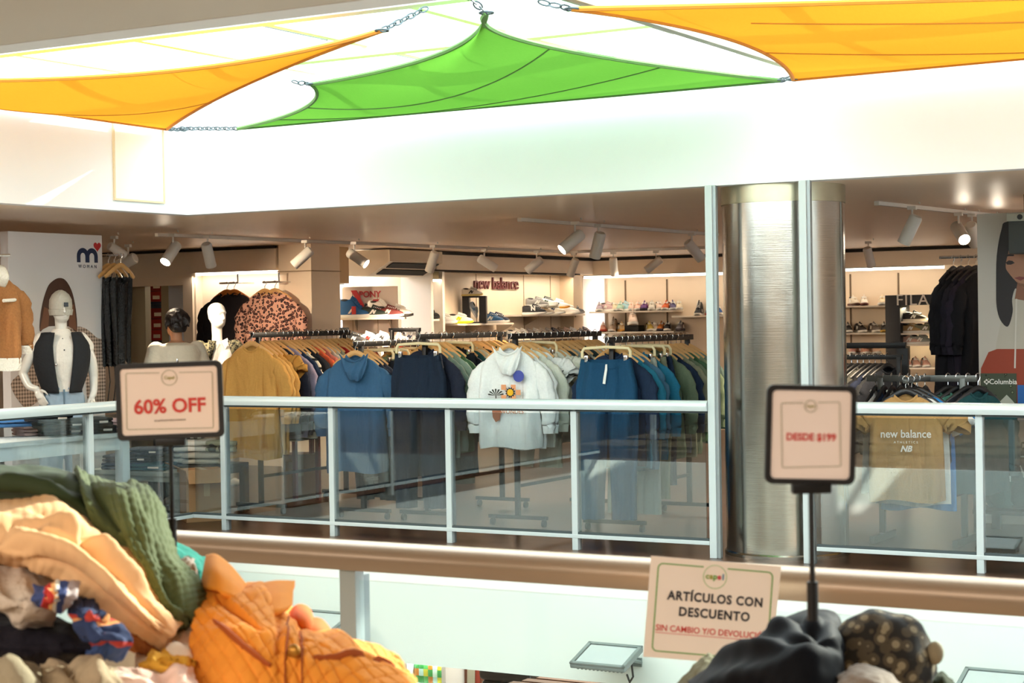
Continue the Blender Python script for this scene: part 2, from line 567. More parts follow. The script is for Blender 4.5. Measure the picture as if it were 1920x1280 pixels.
structure('wall_recess', MB().box(WU - 2.0, WU - 1.9, 5.5, 9.8, 0, SO), plain('recess_white', 'eef0f6', .6))
structure('wall_recess_end', MB().box(WU - 1.9, WU - .3, 9.7, 9.8, 0, SO), plain('recess_white', 'eef0f6', .6))
structure('wall_recess_near', MB().box(WU - 1.9, WU - .35, 5.5, 5.56, 0, SO), plain('recess_white', 'eef0f6', .6))
structure('trim_7', MB().box(WU - 1.85, WU - 1.8, 6.2, 9.0, 2.03, 2.05), plain('pipe_grey', '6c6a70', .5))
# slanting stair underside in the recess
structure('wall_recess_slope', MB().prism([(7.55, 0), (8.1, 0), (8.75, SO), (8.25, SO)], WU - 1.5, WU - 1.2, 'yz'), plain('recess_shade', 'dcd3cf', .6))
structure('wall_niche_strip_left', MB().box(WU - .2, WU + .25, v_d - .03, v_d + .02, 0, 2.3), SHELFW)
structure('wall_niche_strip_right', MB().box(WU - .2, WU + .25, v_e - .03, v_e + .02, 0, SO), SHELFW)
structure('wall_niche_header', MB().box(WU - .2, WU + .2, v_d, v_e, 2.13, 2.28), plain('header_olive', 'a8946c', .6))
structure('wall_niche_header_pillar', MB().box(WU - .3, WU + .2, 5.53, v_b, 2.06, SO), plain('header_tan', 'c9ab82', .6))
structure('wall_cornice_side', MB().box(WU, WU + .32, v_d, 12.3, 2.24, SO - .03), CREAM)
structure('trim_8', MB().box(WU + .24, WU + .345, v_d - .05, 12.3, SO - .045, SO - .005), SLOT)
structure('trim_9', MB().box(WU + .1, WU + .335, v_d - .05, v_f, 2.225, 2.245), SLOT)
for k, xx in enumerate((893, 982, 1032)):
    vv = pick(xx, 560, u=WU).y
    structure(f'trim_{10 + k}', MB().box(WU, WU + .004, vv - .008, vv + .008, .4, 2.22), plain('panel_joint', '9a8366', .6))
# the far wall with the long light strip
LV = 12.37
structure('wall_back', MB().box(-7.6, 9, LV, LV + .1, 0, SO), SW)
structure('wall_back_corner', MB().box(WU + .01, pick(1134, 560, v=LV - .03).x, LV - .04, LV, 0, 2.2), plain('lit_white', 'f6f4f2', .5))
structure('wall_cornice_back', MB().box(-7.4, 9, LV - .3, LV, 2.23, SO - .03), CREAM)
structure('trim_13', MB().box(-7.2, 9, LV - .33, LV - .24, SO - .045, SO - .005), SLOT)
for k, xx in enumerate((1173, 1251, 1331, 1595, 1685)):
    uu = pick(xx, 560, v=LV).x
    structure(f'trim_{14 + k}', MB().box(uu - .012, uu + .012, LV - .006, LV, .3, 2.15), plain('slot_grey', '6e5a44', .6))

# LED strips
def led(label, x0, x1, y0, y1, z0, z1):
    t = thing('light_strip', label, 'light strip', ((x0 + x1) / 2, (y0 + y1) / 2, z0), 0, 'light strips over the wall shelves')
    hx, hy = (x1 - x0) / 2, (y1 - y0) / 2
    MB().box(-hx, hx, -hy, hy, 0, z1 - z0).build('diffuser', LED, t, smooth=False)
    MB().box(-hx - .006, hx + .006, -hy - .006, hy + .006, z1 - z0, z1 - z0 + .012).build('housing', ALU, t, smooth=False)
led('long thin light strip under the cornice of the far shoe wall', pick(1095, 520, v=LV - .28).x, pick(1770, 510, v=LV - .28).x, LV - .29, LV - .26, 2.185, 2.218)
led('light strip above the black jacket and the leopard blouse by the doorway', ql + .02, qr - .02, WV - .02, WV + .02, 2.17, 2.2)
led('short light strip in the niche beside the pale pillar', WU + .12, WU + .15, 5.6, v_b - .04, 2.02, 2.045)
led('short light strip in the narrow white niche beside the shelf wall', WU + .2, WU + .23, v_d + .03, v_e - .04, 2.1, 2.125)
area('strip_light', (-7.2, 10.4, 2.2), .06, 2.4, 6, (1, .86, .68))
area('strip_light', ((ql + qr) / 2, WV - .05, 2.16), 1.2, .05, 2, (1, .88, .72))
area('recess_light', (WU - 1.0, 7.6, 2.42),   .8, 2.5, 30, (.92, .94, 1.0))
area('strip_light', (WU - .1, 5.85, 2.0), .1, .4, 5, (1, .9, .7))
area('corner_light', (-7.22, 12.2, 1.6), .05, 1.0, .9, (1, .97, .94), (0, 1, 0))
area('stock_light', (-9.2, 6.5, 2.4), 1, 1, 16, (1, .9, .75))

# ------------------------------------------------------------------ skylight
WHITEST = plain('skylight_white', 'fbfbf6', .5)
def beam(label, u0, u1, v0, v1, z0, z1, m=WHITEST):
    MB().box(u0, u1, v0, v1, z0, z1, .004).build('skylight_beam', m, smooth=False, label=label, cat='beam', group='skylight beams')
raf = [-4.0, -2.95, -1.9, -.85, .6, 1.75, 2.9, 5.2]
for i, uu in enumerate(raf):
    m = plain('rafter_grey', 'b9c2bc', .5) if i == 4 else WHITEST
    lab = 'grey skylight rafter running between the green sail and the wide orange sail' if i == 4 else f'white skylight rafter, {ORD[i]} counted from the access hatch wall'
    beam(lab, uu - .03, uu + .03, -6.87, 0, 3.2 if i == 4 else 3.42, 3.26 if i == 4 else 3.5, m)
for i, vv in enumerate((-1.2, -2.6, -4.0)):
    beam(f'deep white skylight cross beam, {ORD[i]} counted from the far bulkhead', -4.477, 6.6, vv - .05, vv + .05, 3.36, 3.5)
skg = MB()
structure('window_1', MB().box(-4.6, 6.72, -6.99, .12, 3.5, 3.508), CLEAR)
# dark gasket lines of the glazing
for i, (uu, v0, v1) in enumerate(((-2.2, -6.8, -.1), (-.2, -6.8, -.1), (1.2, -6.8, -.1), (3.4, -6.8, -.1))):
    MB().box(uu - .006, uu + .006, v0, v1, 3.488, 3.5).build('glazing_gasket', plain('gasket', '4a6068', .6), smooth=False,
        label=f'thin dark glazing line in the skylight, {ORD[i]} from the access hatch wall', cat='glazing strip', group='glazing strips')

# access hatch on the upper wall
hv0, hv1 = pick(215, 300, u=-4.47).y, pick(305, 300, u=-4.47).y
hz0, hz1 = pick(305, 378, u=-4.47).z, 3.16
ht = thing('access_hatch', 'pale square access hatch with thin beige frame on the upper white wall', 'hatch', (-4.477, (hv0 + hv1) / 2, hz0))
hw, hh = (hv1 - hv0) / 2, hz1 - hz0
MB().box(0, .008, -hw, hw, 0, hh).build('panel', plain('hatch_panel', 'f6f4e8', .5), ht, smooth=False)
f = MB()
for a in ((-hw - .015, -hw, -.015, hh + .015), (hw, hw + .015, -.015, hh + .015), (-hw, hw, -.015, 0), (-hw, hw, hh, hh + .015)):
    f.box(0, .014, a[0], a[1], a[2], a[3])
f.build('frame', plain('hatch_frame', 'e2d3ae', .5), ht, smooth=False)

# ------------------------------------------------------------------ shade sails
def curve_edge(a, b, sag, n=24):
    """edge between two corners, pulled in toward `sag` (a vector) as a parabola"""
    a, b, sag = Vector(a), Vector(b), Vector(sag)
    return lambda t: a.lerp(b, t) + sag * 4 * t * (1 - t)

def sail(label, name, c, sags, mat, hem, rings_at, chains, droop=.10, seams=()):
    """four corners c (anticlockwise), each edge curved by sags; a Coons patch with a slight belly"""
    A, B, Cc, Dd = [Vector(p) for p in c]
    e0, e1, e2, e3 = curve_edge(A, B, sags[0]), curve_edge(B, Cc, sags[1]), curve_edge(Dd, Cc, sags[2]), curve_edge(A, Dd, sags[3])
    def S(u, v):
        p = e0(u) * (1 - v) + e2(u) * v + e3(v) * (1 - u) + e1(v) * u - (A * (1 - u) * (1 - v) + B * u * (1 - v) + Dd * (1 - u) * v + Cc * u * v)
        return p + Vector((0, 0, -droop * 16 * u * (1 - u) * v * (1 - v)))
    base = A
    t = thing(name, label, 'shade sail', base)
    MB().grid(lambda u, v: S(u, v) - base, 40, 30).build('fabric', mat, t)
    for k in range(4):
        E = [lambda s: S(s, 0), lambda s: S(1, s), lambda s: S(s, 1), lambda s: S(0, s)][k]
        MB().tube([E(i / 30) - base for i in range(31)], .014, 6).build('hem', hem, t)
    for (q0, q1) in seams:
        MB().tube([S(q0[0] + (q1[0] - q0[0]) * i / 20, q0[1] + (q1[1] - q0[1]) * i / 20) - base for i in range(21)], .006, 5).build('seam', hem, t)
    for p, q in chains:
        p, q = Vector(p) - base, Vector(q) - base
        n = max(3, int((q - p).length / .045))
        mb = MB()
        d = (q - p).normalized()
        s1 = d.orthogonal().normalized(); s2 = d.cross(s1)
        for i in range(n):
            cpt = p.lerp(q, (i + .5) / n)
            s = s1 if i % 2 else s2
            mb.tube([cpt + d * .034 * math.cos(2 * PI * k / 10) + s * .016 * math.sin(2 * PI * k / 10) for k in range(11)], .005, 5, caps=False)
        mb.build('chain', CHAIN, t)
    for p in rings_at:
        p = Vector(p) - base
        MB().tube([p + Vector((.035 * math.cos(2 * PI * k / 14), .035 * math.sin(2 * PI * k / 14), 0)) for k in range(15)], .006, 6, caps=False).build('ring', CHAIN, t)
    return t

SZ = 3.15
ORANGE_S = sail_mat('sail_orange', 'f0a028', 'f6aa34')
GREEN_S = sail_mat('sail_green', '68b03e', '76ba48')
HEM_O = plain('sail_hem_orange', 'd98c2a', .8)
HEM_G = plain('sail_hem_green', '5f8f4a', .8)
gb, gr, gt, gl = pick(446, 241, v=-.16), pick(1462, 151, v=-.12), pick(912, 24, z=SZ), pick(583, 158, z=SZ)
sail('large lime green shade sail in the middle under the skylight', 'shade_sail', (gb, gr, gt, gl),
     ((0, 0, 0), (-.40, -.46, 0.0), (.20, .22, 0), (.22, .10, 0)), GREEN_S, HEM_G,
     [gr, gt, gl], [(gt, gt + Vector((-.05, -.35, .15))), (gb, Vector((-4.45, -.1, SZ))), (gr, Vector((.62, -.03, SZ)))], .12,
     [((0, .22), (1, .22)), ((0, .5), (1, .5))])
ob, ot = pick(313, 242, u=-4.42), pick(716, 57, z=SZ)
ow = Vector((-4.42, -3.75, SZ))
ow2 = Vector((-4.42, -2.6, SZ))
sail('narrow orange shade sail nearest the access hatch', 'shade_sail', (ow2, ob, ot, ow),
     ((0, 0, 0), (-.07, -.09, 0), (-.25, .80, 0), (0, 0, 0)), ORANGE_S, HEM_O,
     [ob, ot], [(ot, pick(800, 15, z=3.3)), (ob, Vector((-4.46, -.02, SZ))), (gl, pick(548, 153, z=SZ))], .10, [((0, .35), (1, .35))])
rl, rb = pick(1072, 17, z=SZ), pick(1487, 149, v=-.12)
rr = Vector((5.4, -.12, SZ)); rr2 = Vector((5.4, -.9, SZ))
sail('wide orange shade sail reaching over the steel pillar', 'shade_sail', (rb, rr, rr2, rl),
     ((0, 0, 0), (0, 0, 0), (.0, .10, 0), (.30, -.12, 0)), ORANGE_S, HEM_O,
     [rb, rl], [(rl, pick(1010, 3, z=3.2)), (rb, Vector((.66, -.03, SZ)))], .12, [((0, .35), (1, .35)), ((.1, .8), (.9, .8))])

# ------------------------------------------------------------------ railings
def railing(label, p, q, posts, gaps=(), h=1.05, post_w=.045, cap_end=True, lower=True, group='glass railings', rail=None, pane=None):
    """glass balustrade from p to q (plan points); posts = distances along"""
    p, q = Vector((p[0], p[1], 0)), Vector((q[0], q[1], 0))
    L = (q - p).length
    a = math.atan2(q.y - p.y, q.x - p.x)
    t = thing('glass_railing', label, 'railing', p, a, group)
    prof = [(-.045, h - .07), (.045, h - .07), (.05, h - .045), (.047, h - .02), (.03, h - .003), (0, h), (-.03, h - .003), (-.047, h - .02), (-.05, h - .045)]
    MB().prism(prof, 0, L, 'yz').build('handrail', rail or ALU, t, angle=60)
    if not rail: MB().box(.0, L, -.02, .02, h - .085, h - .07).build('handrail_channel', plain('gasket_dark', '3a4446', .6), t, smooth=False)
    for s in posts:
        pt = MB().box(s - post_w / 2, s + post_w / 2, -.02, .02, 0, h - .069, .003).build('post', ALU, t, smooth=False)
        MB().box(s - post_w / 2 + .004, s + post_w / 2 - .004, .02, .05, 0, h - .09).build('post_fin', ALUDK, pt, smooth=False)
    if lower:
        MB().box(0, L, -.022, .022, .085, .112, .003).build('bottom_rail', ALU, t, smooth=False)
        MB().box(0, L, -.015, .015, .112, .128).build('glazing_seal', plain('gasket_dark', '3a4446', .6), t, smooth=False)
    ed = sorted([0] + list(posts) + [L])
    for s0, s1 in zip(ed, ed[1:]):
        if s1 - s0 > .12:
            MB().box(s0 + .028, s1 - .028, -.005, .005, .12, h - .1).build('glass_pane', pane or RAILGLASS, t, smooth=False)
    return t
CU = -4.477
railing('long glass railing in front of the five clothes racks', (CU, 0), (-.03, 0), [.32, 1.36, 2.40, 3.43])
railing('short glass railing turning the corner beside the folded clothes table', (CU, -7.0), (CU, -.03), [4.2, 5.85])
railing('glass railing beside the steel pillar in front of the tan t-shirt', (.72, 0), (6.5, 0), [1.06, 2.1, 3.15, 4.2])
railing('thick blurred handrail of the near balustrade across the bottom of the view', (-4.6, -7.2), (7, -7.2), [.73, 2.73, 4.73, 6.73, 8.73, 10.7], lower=False, post_w=.05, rail=BRONZE, pane=NEARGLASS)
for s, lab in ((0.0, 'tall white aluminium post at the end of the long railing'), (.66, 'tall white aluminium post in front of the steel pillar')):
    t = thing('corner_post', lab, 'post', (s, 0, 0), 0, 'tall posts between floor and ceiling')
    MB().box(-.028, .022, -.025, .025, 0, SO, .003).build('post_body', ALU, t, smooth=False)
    MB().box(.022, .045, -.012, .025, 0, SO, .002).build('side_channel', ALUDK, t, smooth=False)

# ------------------------------------------------------------------ steel pillar
pc = (.335, .46, 0)
t = thing('steel_pillar', 'round brushed steel pillar between floor and ceiling behind the railing', 'pillar', pc)
MB().lathe([(.412, .0), (.412, 2.36)], n=64, caps=False).build('cladding', STEEL, t, angle=30)
MB().lathe([(.418, 2.36), (.418, SO), (.30, SO)], n=64, caps=False).build('collar', plain('collar_steel', 'b9b49a', .3, .9, .25, .05, 6), t, angle=30)
for a in (R(-42), R(-1)):
    c = Vector((.412 * math.cos(a), .412 * math.sin(a), 0))
    MB().tube([c, c + Vector((0, 0, 2.36))], .004, 6).build('seam', plain('seam_dark', '6d6a62', .4, .6), t)
MB().lathe([(.425, 0), (.425, .02), (.412, .03)], n=64, caps=False).build('base_ring', STEEL, t, angle=30)

# ------------------------------------------------------------------ floodlights on the slab edge
FG = plain('flood_grey', '7d8785', .45, .2)
def floodlight(label, u, v, z, yaw, sc=1.0):
    t = thing('floodlight', label, 'floodlight', (u, v, z), yaw, 'floodlights fixed to the slab edge')
    # local: wall behind at +y, lamp face looks up and outward (-y)
    ti = R(18)
    Rm = Matrix.Translation((0, -.27 * sc, .03)) @ Matrix.Rotation(ti, 4, 'X')
    fr = MB()
    W2, D2 = .2 * sc, .15 * sc
    fr.box(-W2, W2, -D2, D2, -.03, 0, .008)
    h = fr.build('housing', FG, t, rot=Rm)
    rim = MB()
    for a in ((-W2, -W2 + .025, -D2, D2), (W2 - .025, W2, -D2, D2), (-W2, W2, -D2, -D2 + .025), (-W2, W2, D2 - .025, D2)):
        rim.box(a[0], a[1], a[2], a[3], 0, .014, .003)
    rim.build('bezel', FG, h)
    MB().box(-W2 + .03, W2 - .03, -D2 + .03, D2 - .03, 0, .006).build('glass', plain('flood_glass', 'b0b8b6', .25, 0, .03, 0, 10), h, smooth=False)
    fin = MB()
    for i in range(12):
        x = -W2 + .04 + i * (2 * W2 - .08) / 11
        fin.box(x - .006, x + .006, -D2 + .03, D2 - .03, -.05, -.03)
    fin.build('cooling_fin', FG, h, smooth=False)
    br = MB()
    br.tube([(-W2 * .6, 0, -.05), (-W2 * .6, -.12, -.02)], .014, 6); br.tube([(W2 * .6, 0, -.05), (W2 * .6, -.12, -.02)], .014, 6)
    br.box(-W2 * .65, W2 * .65, -.012, 0, -.08, -.02)
    br.build('bracket', FG, t)
    MB().tube([(W2 * .5, -.1, -.04), (W2 * .55, -.1, -.13), (W2 * .3, -.05, -.18), (W2 * .1, -.01, -.14)], .007, 6).build('cable', DKGREY, t)
    return t
def flood_at(label, x, y):
    p = pick(x, y, v=-.45)
    return floodlight(label, p.x, -.26, p.z - .03, 0)
flood_at('grey floodlight half hidden by the orange quilted jacket', 612, 1162)
flood_at('grey floodlight beside the printed discount notice', 1147, 1225)
flood_at('grey floodlight beyond the camouflage cap at the bottom edge', 1868, 1276)
floodlight('floodlight fixed to the near slab edge, seen only in the glass', .1, -7.04, -.72, PI)
# ------------------------------------------------------------------ recipes: meshes built once, copied as separate objects
def spawn(recipe, name, label, cat, loc, rz=0.0, group=None, mats=None, rot=None, sc=1.0):
    """recipe: list of (part name, mesh, material key or material, index of parent part or None)"""
    mats = mats or {}
    t = thing(name, label, cat, loc, rz, group, rot)
    if sc != 1.0: t.scale = (sc, sc, sc)
    made = []
    for pn, me, mk, par in recipe:
        m = mats.get(mk, mk) if isinstance(mk, str) else mk
        made.append(link(pn, me, m, made[par] if par is not None else t))
    return t


def interp(tab, z):
    for (a, b), (c, d) in zip(tab, tab[1:]):
        if z <= c: return b + (d - b) * (z - a) / (c - a)
    return tab[-1][1]


_R = {}


def top_recipe(kind='sweat', seed=0, length=.72, thick=.032, wide=1.0):
    """a garment hung from a bar: hook at the origin, front toward -y"""
    key = (kind, seed, length, thick, wide)
    if key in _R: return _R[key]
    rnd = random.Random(seed * 13 + 5)
    ph = [rnd.uniform(0, 6.28) for _ in range(6)]
    ZN = .112
    outl = [(ZN, .072), (ZN + .012, .092), (ZN + .045, .152), (ZN + .09, .202), (ZN + .14, .232), (ZN + .2, .24), (ZN + .28, .242), (ZN + .45, .25), (ZN + length, .262 if kind != 'tee' else .255)]
    thk = [(ZN, .35), (ZN + .04, .6), (ZN + .12, .85), (ZN + .3, 1), (ZN + length, 1.15)]
    def S(a, s):
        th = 2 * PI * a
        z = ZN + length * (s ** 1.15)
        w = interp(outl, z) * wide
        t = interp(thk, z) * thick
        c, sn = math.cos(th), math.sin(th)
        x = w * math.copysign(abs(c) ** .8, c)
        y = t * math.copysign(abs(sn) ** .7, sn)
        d = min(1, s * 1.6)
        f = (math.sin(7 * x / w + ph[0] + 2 * s) + .6 * math.sin(13 * x / w + ph[1] - 3 * s) + .8 * math.sin(3 * x / w + ph[2] + 5 * s)) * .36
        y += f * thick * 1.05 * d * (1 if sn < 0 else .7)
        if s < .16 and sn < 0:
            z += .055 * (1 - s / .16) * max(0, 1 - (x / .085) ** 2)
        if s > .93:
            y *= .9
            z += .012 * math.sin(4 * x / w + ph[3]) * (s - .9) * 10
        return Vector((x, y, -z))
    parts = [('body', MB().grid(S, 44, 26, closeu=True).mesh('garment_body', angle=180), 'main', None)]
    n = 20
    ring = [S(i / n, .004) * 1 + Vector((0, 0, .002)) for i in range(n)]
    ring.append(ring[0])
    parts.append(('collar', MB().tube(ring, .011 if kind != 'hood' else .014, 6, caps=False).mesh('garment_collar'), 'trim', None))
    for sd in (-1, 1):
        if kind == 'tee':
            pts = [(.190, -.215, .032), (.255, -.26, .072), (.315, -.29, .09), (.34, -.345, .092)]
        else:
            e = rnd.uniform(-.015, .02)
            L = min(1.0, length / .72)
            pts = [(.190, -.225, .030), (.250, -.305, .066), (.295 + e, -.38 * L - .02, .072), (.31 + e, -.52 * L - .02, .064), (.318 + e, -.66 * L - .02, .056), (.318 + e, -.70 * L - .02, .05)]
        pp = []; rr = []
        steps = 18
        for k in range(steps + 1):
            q = k / steps * (len(pts) - 1); i0 = min(int(q), len(pts) - 2); fq = q - i0
            p = [pts[i0][m] * (1 - fq) + pts[i0 + 1][m] * fq for m in range(3)]
            wob = .006 * math.sin(k * 1.7 + ph[4]) * min(1, k / 5)
            pp.append(Vector((sd * (p[0] * wide + wob), -.004 + .006 * math.sin(k * .9 + ph[5]), p[1])))
            rr.append(p[2] * (1 + .07 * math.sin(k * 2.3 + ph[1])))
        fl = .32 + thick * 5
        parts.append(('sleeve', MB().tube(pp, rr, 14, caps=False, flat=min(.6, fl)).mesh('garment_sleeve', angle=180), 'main', None))
        if kind != 'tee':
            e2 = pp[-1]
            parts.append(('cuff', MB().tube([e2 + Vector((0, 0, .01)), e2 + Vector((0, 0, -.05))], [.05, .043], 14, caps=False, flat=min(.6, fl)).mesh('garment_cuff'), 'trim', None))
    if kind in ('sweat', 'hood'):
        hem = [[S(i / 32, q) * 1 for i in range(32)] for q in (.95, 1.0)]
        hem = [[Vector((p.x * 1.012, p.y * 1.06, p.z)) for p in r] for r in hem]
        hem.append([Vector((p.x * .97, p.y * .95, p.z - .05)) for p in hem[1]])
        parts.append(('hem_band', MB().loft(hem, caps=False).mesh('garment_hem', angle=180), 'trim', None))
    if kind == 'hood':
        def H(a, b):
            u = a * 2 - 1
            x = .125 * u * (1 - .30 * b) + .02 * b
            z = -ZN + .02 - .075 * (1 - u * u) * (1 - b) - b * (.235 - .10 * u * u) + .012 * math.sin(5 * u + 2) * b
            y = -thick * (.55 + .6 * b) - .012 - .055 * math.sin(PI * (.12 + .72 * b)) * (1 - .75 * u * u) - .008 * math.sin(9 * u + 5 * b)
            return Vector((x, y, z))
        parts.append(('hood', MB().grid(H, 30, 18).solid(.008).mesh('garment_hood', angle=180), 'main', None))
    _R[key] = parts
    return parts


def pants_recipe(seed=0, length=1.0, thick=.045):
    key = ('pants', seed, length, thick)
    if key in _R: return _R[key]
    rnd = random.Random(seed + 40)
    ph = [rnd.uniform(0, 6.28) for _ in range(4)]
    ZW = .165
    def hips(a, s):
        th = 2 * PI * a; c, sn = math.cos(th), math.sin(th)
        z = ZW + .36 * s
        w = .20 + .045 * min(1, s * 1.8)
        x = w * math.copysign(abs(c) ** .8, c)
        y = thick * (.7 + .5 * s) * sn + thick * .42 * math.sin(9 * x / w + ph[0]) * (1 if sn < 0 else .4)
        z += .03 * (1 - s) * (1 - (x / .2) ** 2) * (1 if sn < 0 else .2)
        return Vector((x, y, -z))
    parts = [('hips', MB().grid(hips, 36, 10, closeu=True).mesh('trouser_hips', angle=180), 'main', None)]
    for sd in (-1, 1):
        def leg(a, s):
            th = 2 * PI * a; c, sn = math.cos(th), math.sin(th)
            z = ZW + .30 + (length - .30) * s
            w = .125 - .03 * s
            x = sd * (.118 + .015 * s) + w * math.copysign(abs(c) ** .8, c) * (1 + .05 * math.sin(6 * s + ph[1]))
            y = thick * 1.15 * sn + thick * .55 * math.sin(7 * (x - sd * .11) / w + ph[2] + 3 * s) * (1 if sn < 0 else .5) + .01 * math.sin(5 * s + ph[3])
            return Vector((x, y, -z))
        parts.append(('leg', MB().grid(leg, 24, 16, closeu=True).mesh('trouser_leg', angle=180), 'main', None))
    rg = [[hips(i / 36, s) for i in range(36)] for s in (0, .13)]
    rg = [[Vector((p.x * 1.01, p.y * 1.1, p.z + .004)) for p in r] for r in rg]
    parts.append(('waistband', MB().loft(rg, caps=False).mesh('trouser_waistband', angle=180), 'trim', None))
    _R[key] = parts
    return parts


def hook_pts():
    return [(0.0, 0, -.09), (0.0, 0, -.075), (0, 0, -.045), (.012, 0, -.03), (.02, 0, -.012), (.015, 0, .006), (0, 0, .014), (-.015, 0, .006), (-.019, 0, -.01)]


def hanger_recipe():
    if 'hanger' in _R: return _R['hanger']
    pts = [(-.19, .012, -.195), (-.15, .004, -.165), (-.09, -.002, -.128), (-.03, -.002, -.095), (0, -.002, -.088), (.03, -.002, -.095), (.09, -.002, -.128), (.15, .004, -.165), (.19, .012, -.195)]
    a = MB().tube(pts, [.016, .019, .021, .021, .021, .021, .021, .019, .016], 8, flat=.5).mesh('hanger_arms')
    h = MB().tube(hook_pts(), .0035, 6).mesh('hanger_hook')
    _R['hanger'] = [('shoulder_bar', a, 'wood', None), ('hook', h, CHROME, None)]
    return _R['hanger']


def clip_hanger_recipe():
    if 'clip' in _R: return _R['clip']
    pts = [(-.19, 0, -.15), (-.19, 0, -.105), (-.175, 0, -.082), (-.12, 0, -.078), (0, 0, -.072), (.12, 0, -.078), (.175, 0, -.082), (.19, 0, -.105), (.19, 0, -.15)]
    a = MB().tube(pts, .012, 8, flat=.7).mesh('clip_hanger_bar')
    h = MB().tube(hook_pts(), .0035, 6).mesh('clip_hanger_hook')
    _R['clip'] = [('bar', a, 'wood', None), ('hook', h, CHROME, None)]
    for sd in (-1, 1):
        c = MB().box(sd * .155 - .014, sd * .155 + .014, -.018, .018, -.185, -.135, .004)
        c.tube([(sd * .155, -.02, -.15), (sd * .155, .02, -.15)], .008, 8)
        _R['clip'].append(('clip', c.mesh('hanger_clip'), CHROME, None))
    return _R['clip']


def clothes_rack(label, p, length, z, group='black clothes racks'):
    """garment rail running along +y from p, bar top at height z"""
    t = thing('clothes_rack', label, 'clothes rack', (p[0], p[1], 0), 0, group)
    MB().box(-.016, .016, 0, length, z - .045, z - .001, .003).build('hanging_bar', BLACK, t)
    for y in (.09, length - .09):
        MB().box(-.018, .018, y - .018, y + .018, .07, z - .04, .003).build('upright', BLACK, t)
        ft = MB().box(-.26, .26, y - .02, y + .02, .055, .085, .004).build('foot', BLACK, t)
        for x in (-.23, .23):
            w = MB().tube([(x - .012, y, .027), (x + .012, y, .027)], .027, 12)
            w.box(x - .008, x + .008, y - .008, y + .008, .027, .06)
            w.build('castor', DKGREY, ft)
    MB().box(-.012, .012, .09, length - .09, .30, .325, .003).build('brace', BLACK, t)
    return t


CN = {'cb9750': 'mustard', 'd2a25c': 'mustard', 'c28e44': 'tan', '262b3a': 'navy', '9a90a6': 'lilac', '1e2026': 'black', '2a2c33': 'charcoal', 'd8603c': 'coral',
      'c97a6a': 'salmon', 'cbbfb0': 'oatmeal', 'd8cdb4': 'cream', '9fa08a': 'sage', 'b9302c': 'red', 'cf7d3a': 'orange', '3b5f80': 'blue', '3a3d48': 'slate',
      '3a2f33': 'aubergine', '8a9a7a': 'sage green', '4a6a4e': 'dark green', '1f2a3a': 'ink blue', '6f8278': 'grey green', '83978a': 'pale green', '22474a': 'teal',
      'eef1ef': 'white', 'e2e6d8': 'ivory', '2f3d40': 'bottle green', '9aa39c': 'grey', '3d2b28': 'brown', 'b4bab0': 'light grey', '204a6a': 'deep blue',
      '23324a': 'dark navy', '2a7390': 'teal blue', '4a7290': 'steel blue', '8b8f78': 'olive grey', '6f7f68': 'olive', '2c7a9e': 'bright teal', '5a6a78': 'slate blue'}
KN = {'sweat': 'sweatshirt', 'tee': 't-shirt', 'pants': 'trousers', 'hood': 'hoodie'}


def fill_rack(rack_name, p, z, items, spacing, first_yaw=.12, first=None, gname='', x0=0.0):
    """hang items (kind, colour, length) one behind the other; each garment and each hanger is a thing"""
    y = .0
    for i, it in enumerate(items):
        kind, col = it[0], it[1]
        ln = it[2] if len(it) > 2 else {'sweat': .72, 'tee': .62, 'pants': 1.0, 'hood': .74}[kind]
        th = .055 if i == 0 else .03
        rz = first_yaw if i == 0 else random.uniform(-.07, .09)
        loc = (p[0] + x0 + random.uniform(-.008, .008), p[1] + y, z + random.uniform(-.003, 0))
        nm = {'sweat': 'sweatshirt', 'tee': 't_shirt', 'pants': 'trousers', 'hood': 'hoodie'}[kind]
        lab = f'{CN.get(col, "striped")} {KN[kind]}, {ORD[i]} from the front on the rack of {rack_name}'
        if i == 0 and first: lab = first
        stripe = col == 'STRIPE'
        mm = stripes('cream_black_stripe', [('dcd2bc', .72), ('1c1c20', 1.0)], 13.0, 'Z', coords='Object') if stripe else cloth(col)
        rec = pants_recipe(i % 3, ln, th) if kind == 'pants' else top_recipe(kind, i % 4, ln, th)
        spawn(rec, nm, lab, {'sweat': 'sweatshirt', 'tee': 't-shirt', 'pants': 'trousers', 'hood': 'hoodie'}[kind], loc, rz, gname, {'main': mm, 'trim': mm})
        hl = f'{"pale clip" if kind == "pants" else "wooden"} hanger, {ORD[i]} from the front on the rack of {rack_name}'
        spawn(clip_hanger_recipe() if kind == 'pants' else hanger_recipe(), 'clip_hanger' if kind == 'pants' else 'wooden_hanger', hl, 'hanger', loc, rz, 'hangers on the front racks',
              {'wood': PALEH if kind == 'pants' else WOODH})
        y += spacing * (1.25 if i == 0 else random.uniform(.85, 1.15))


RV = 1.0
def rack_at(x1, y1, x2, y2):
    p = pick(x1, y1, v=RV)
    q = pick(x2, y2, u=p.x)
    return p, max(1.1, q.y - p.y), p.z

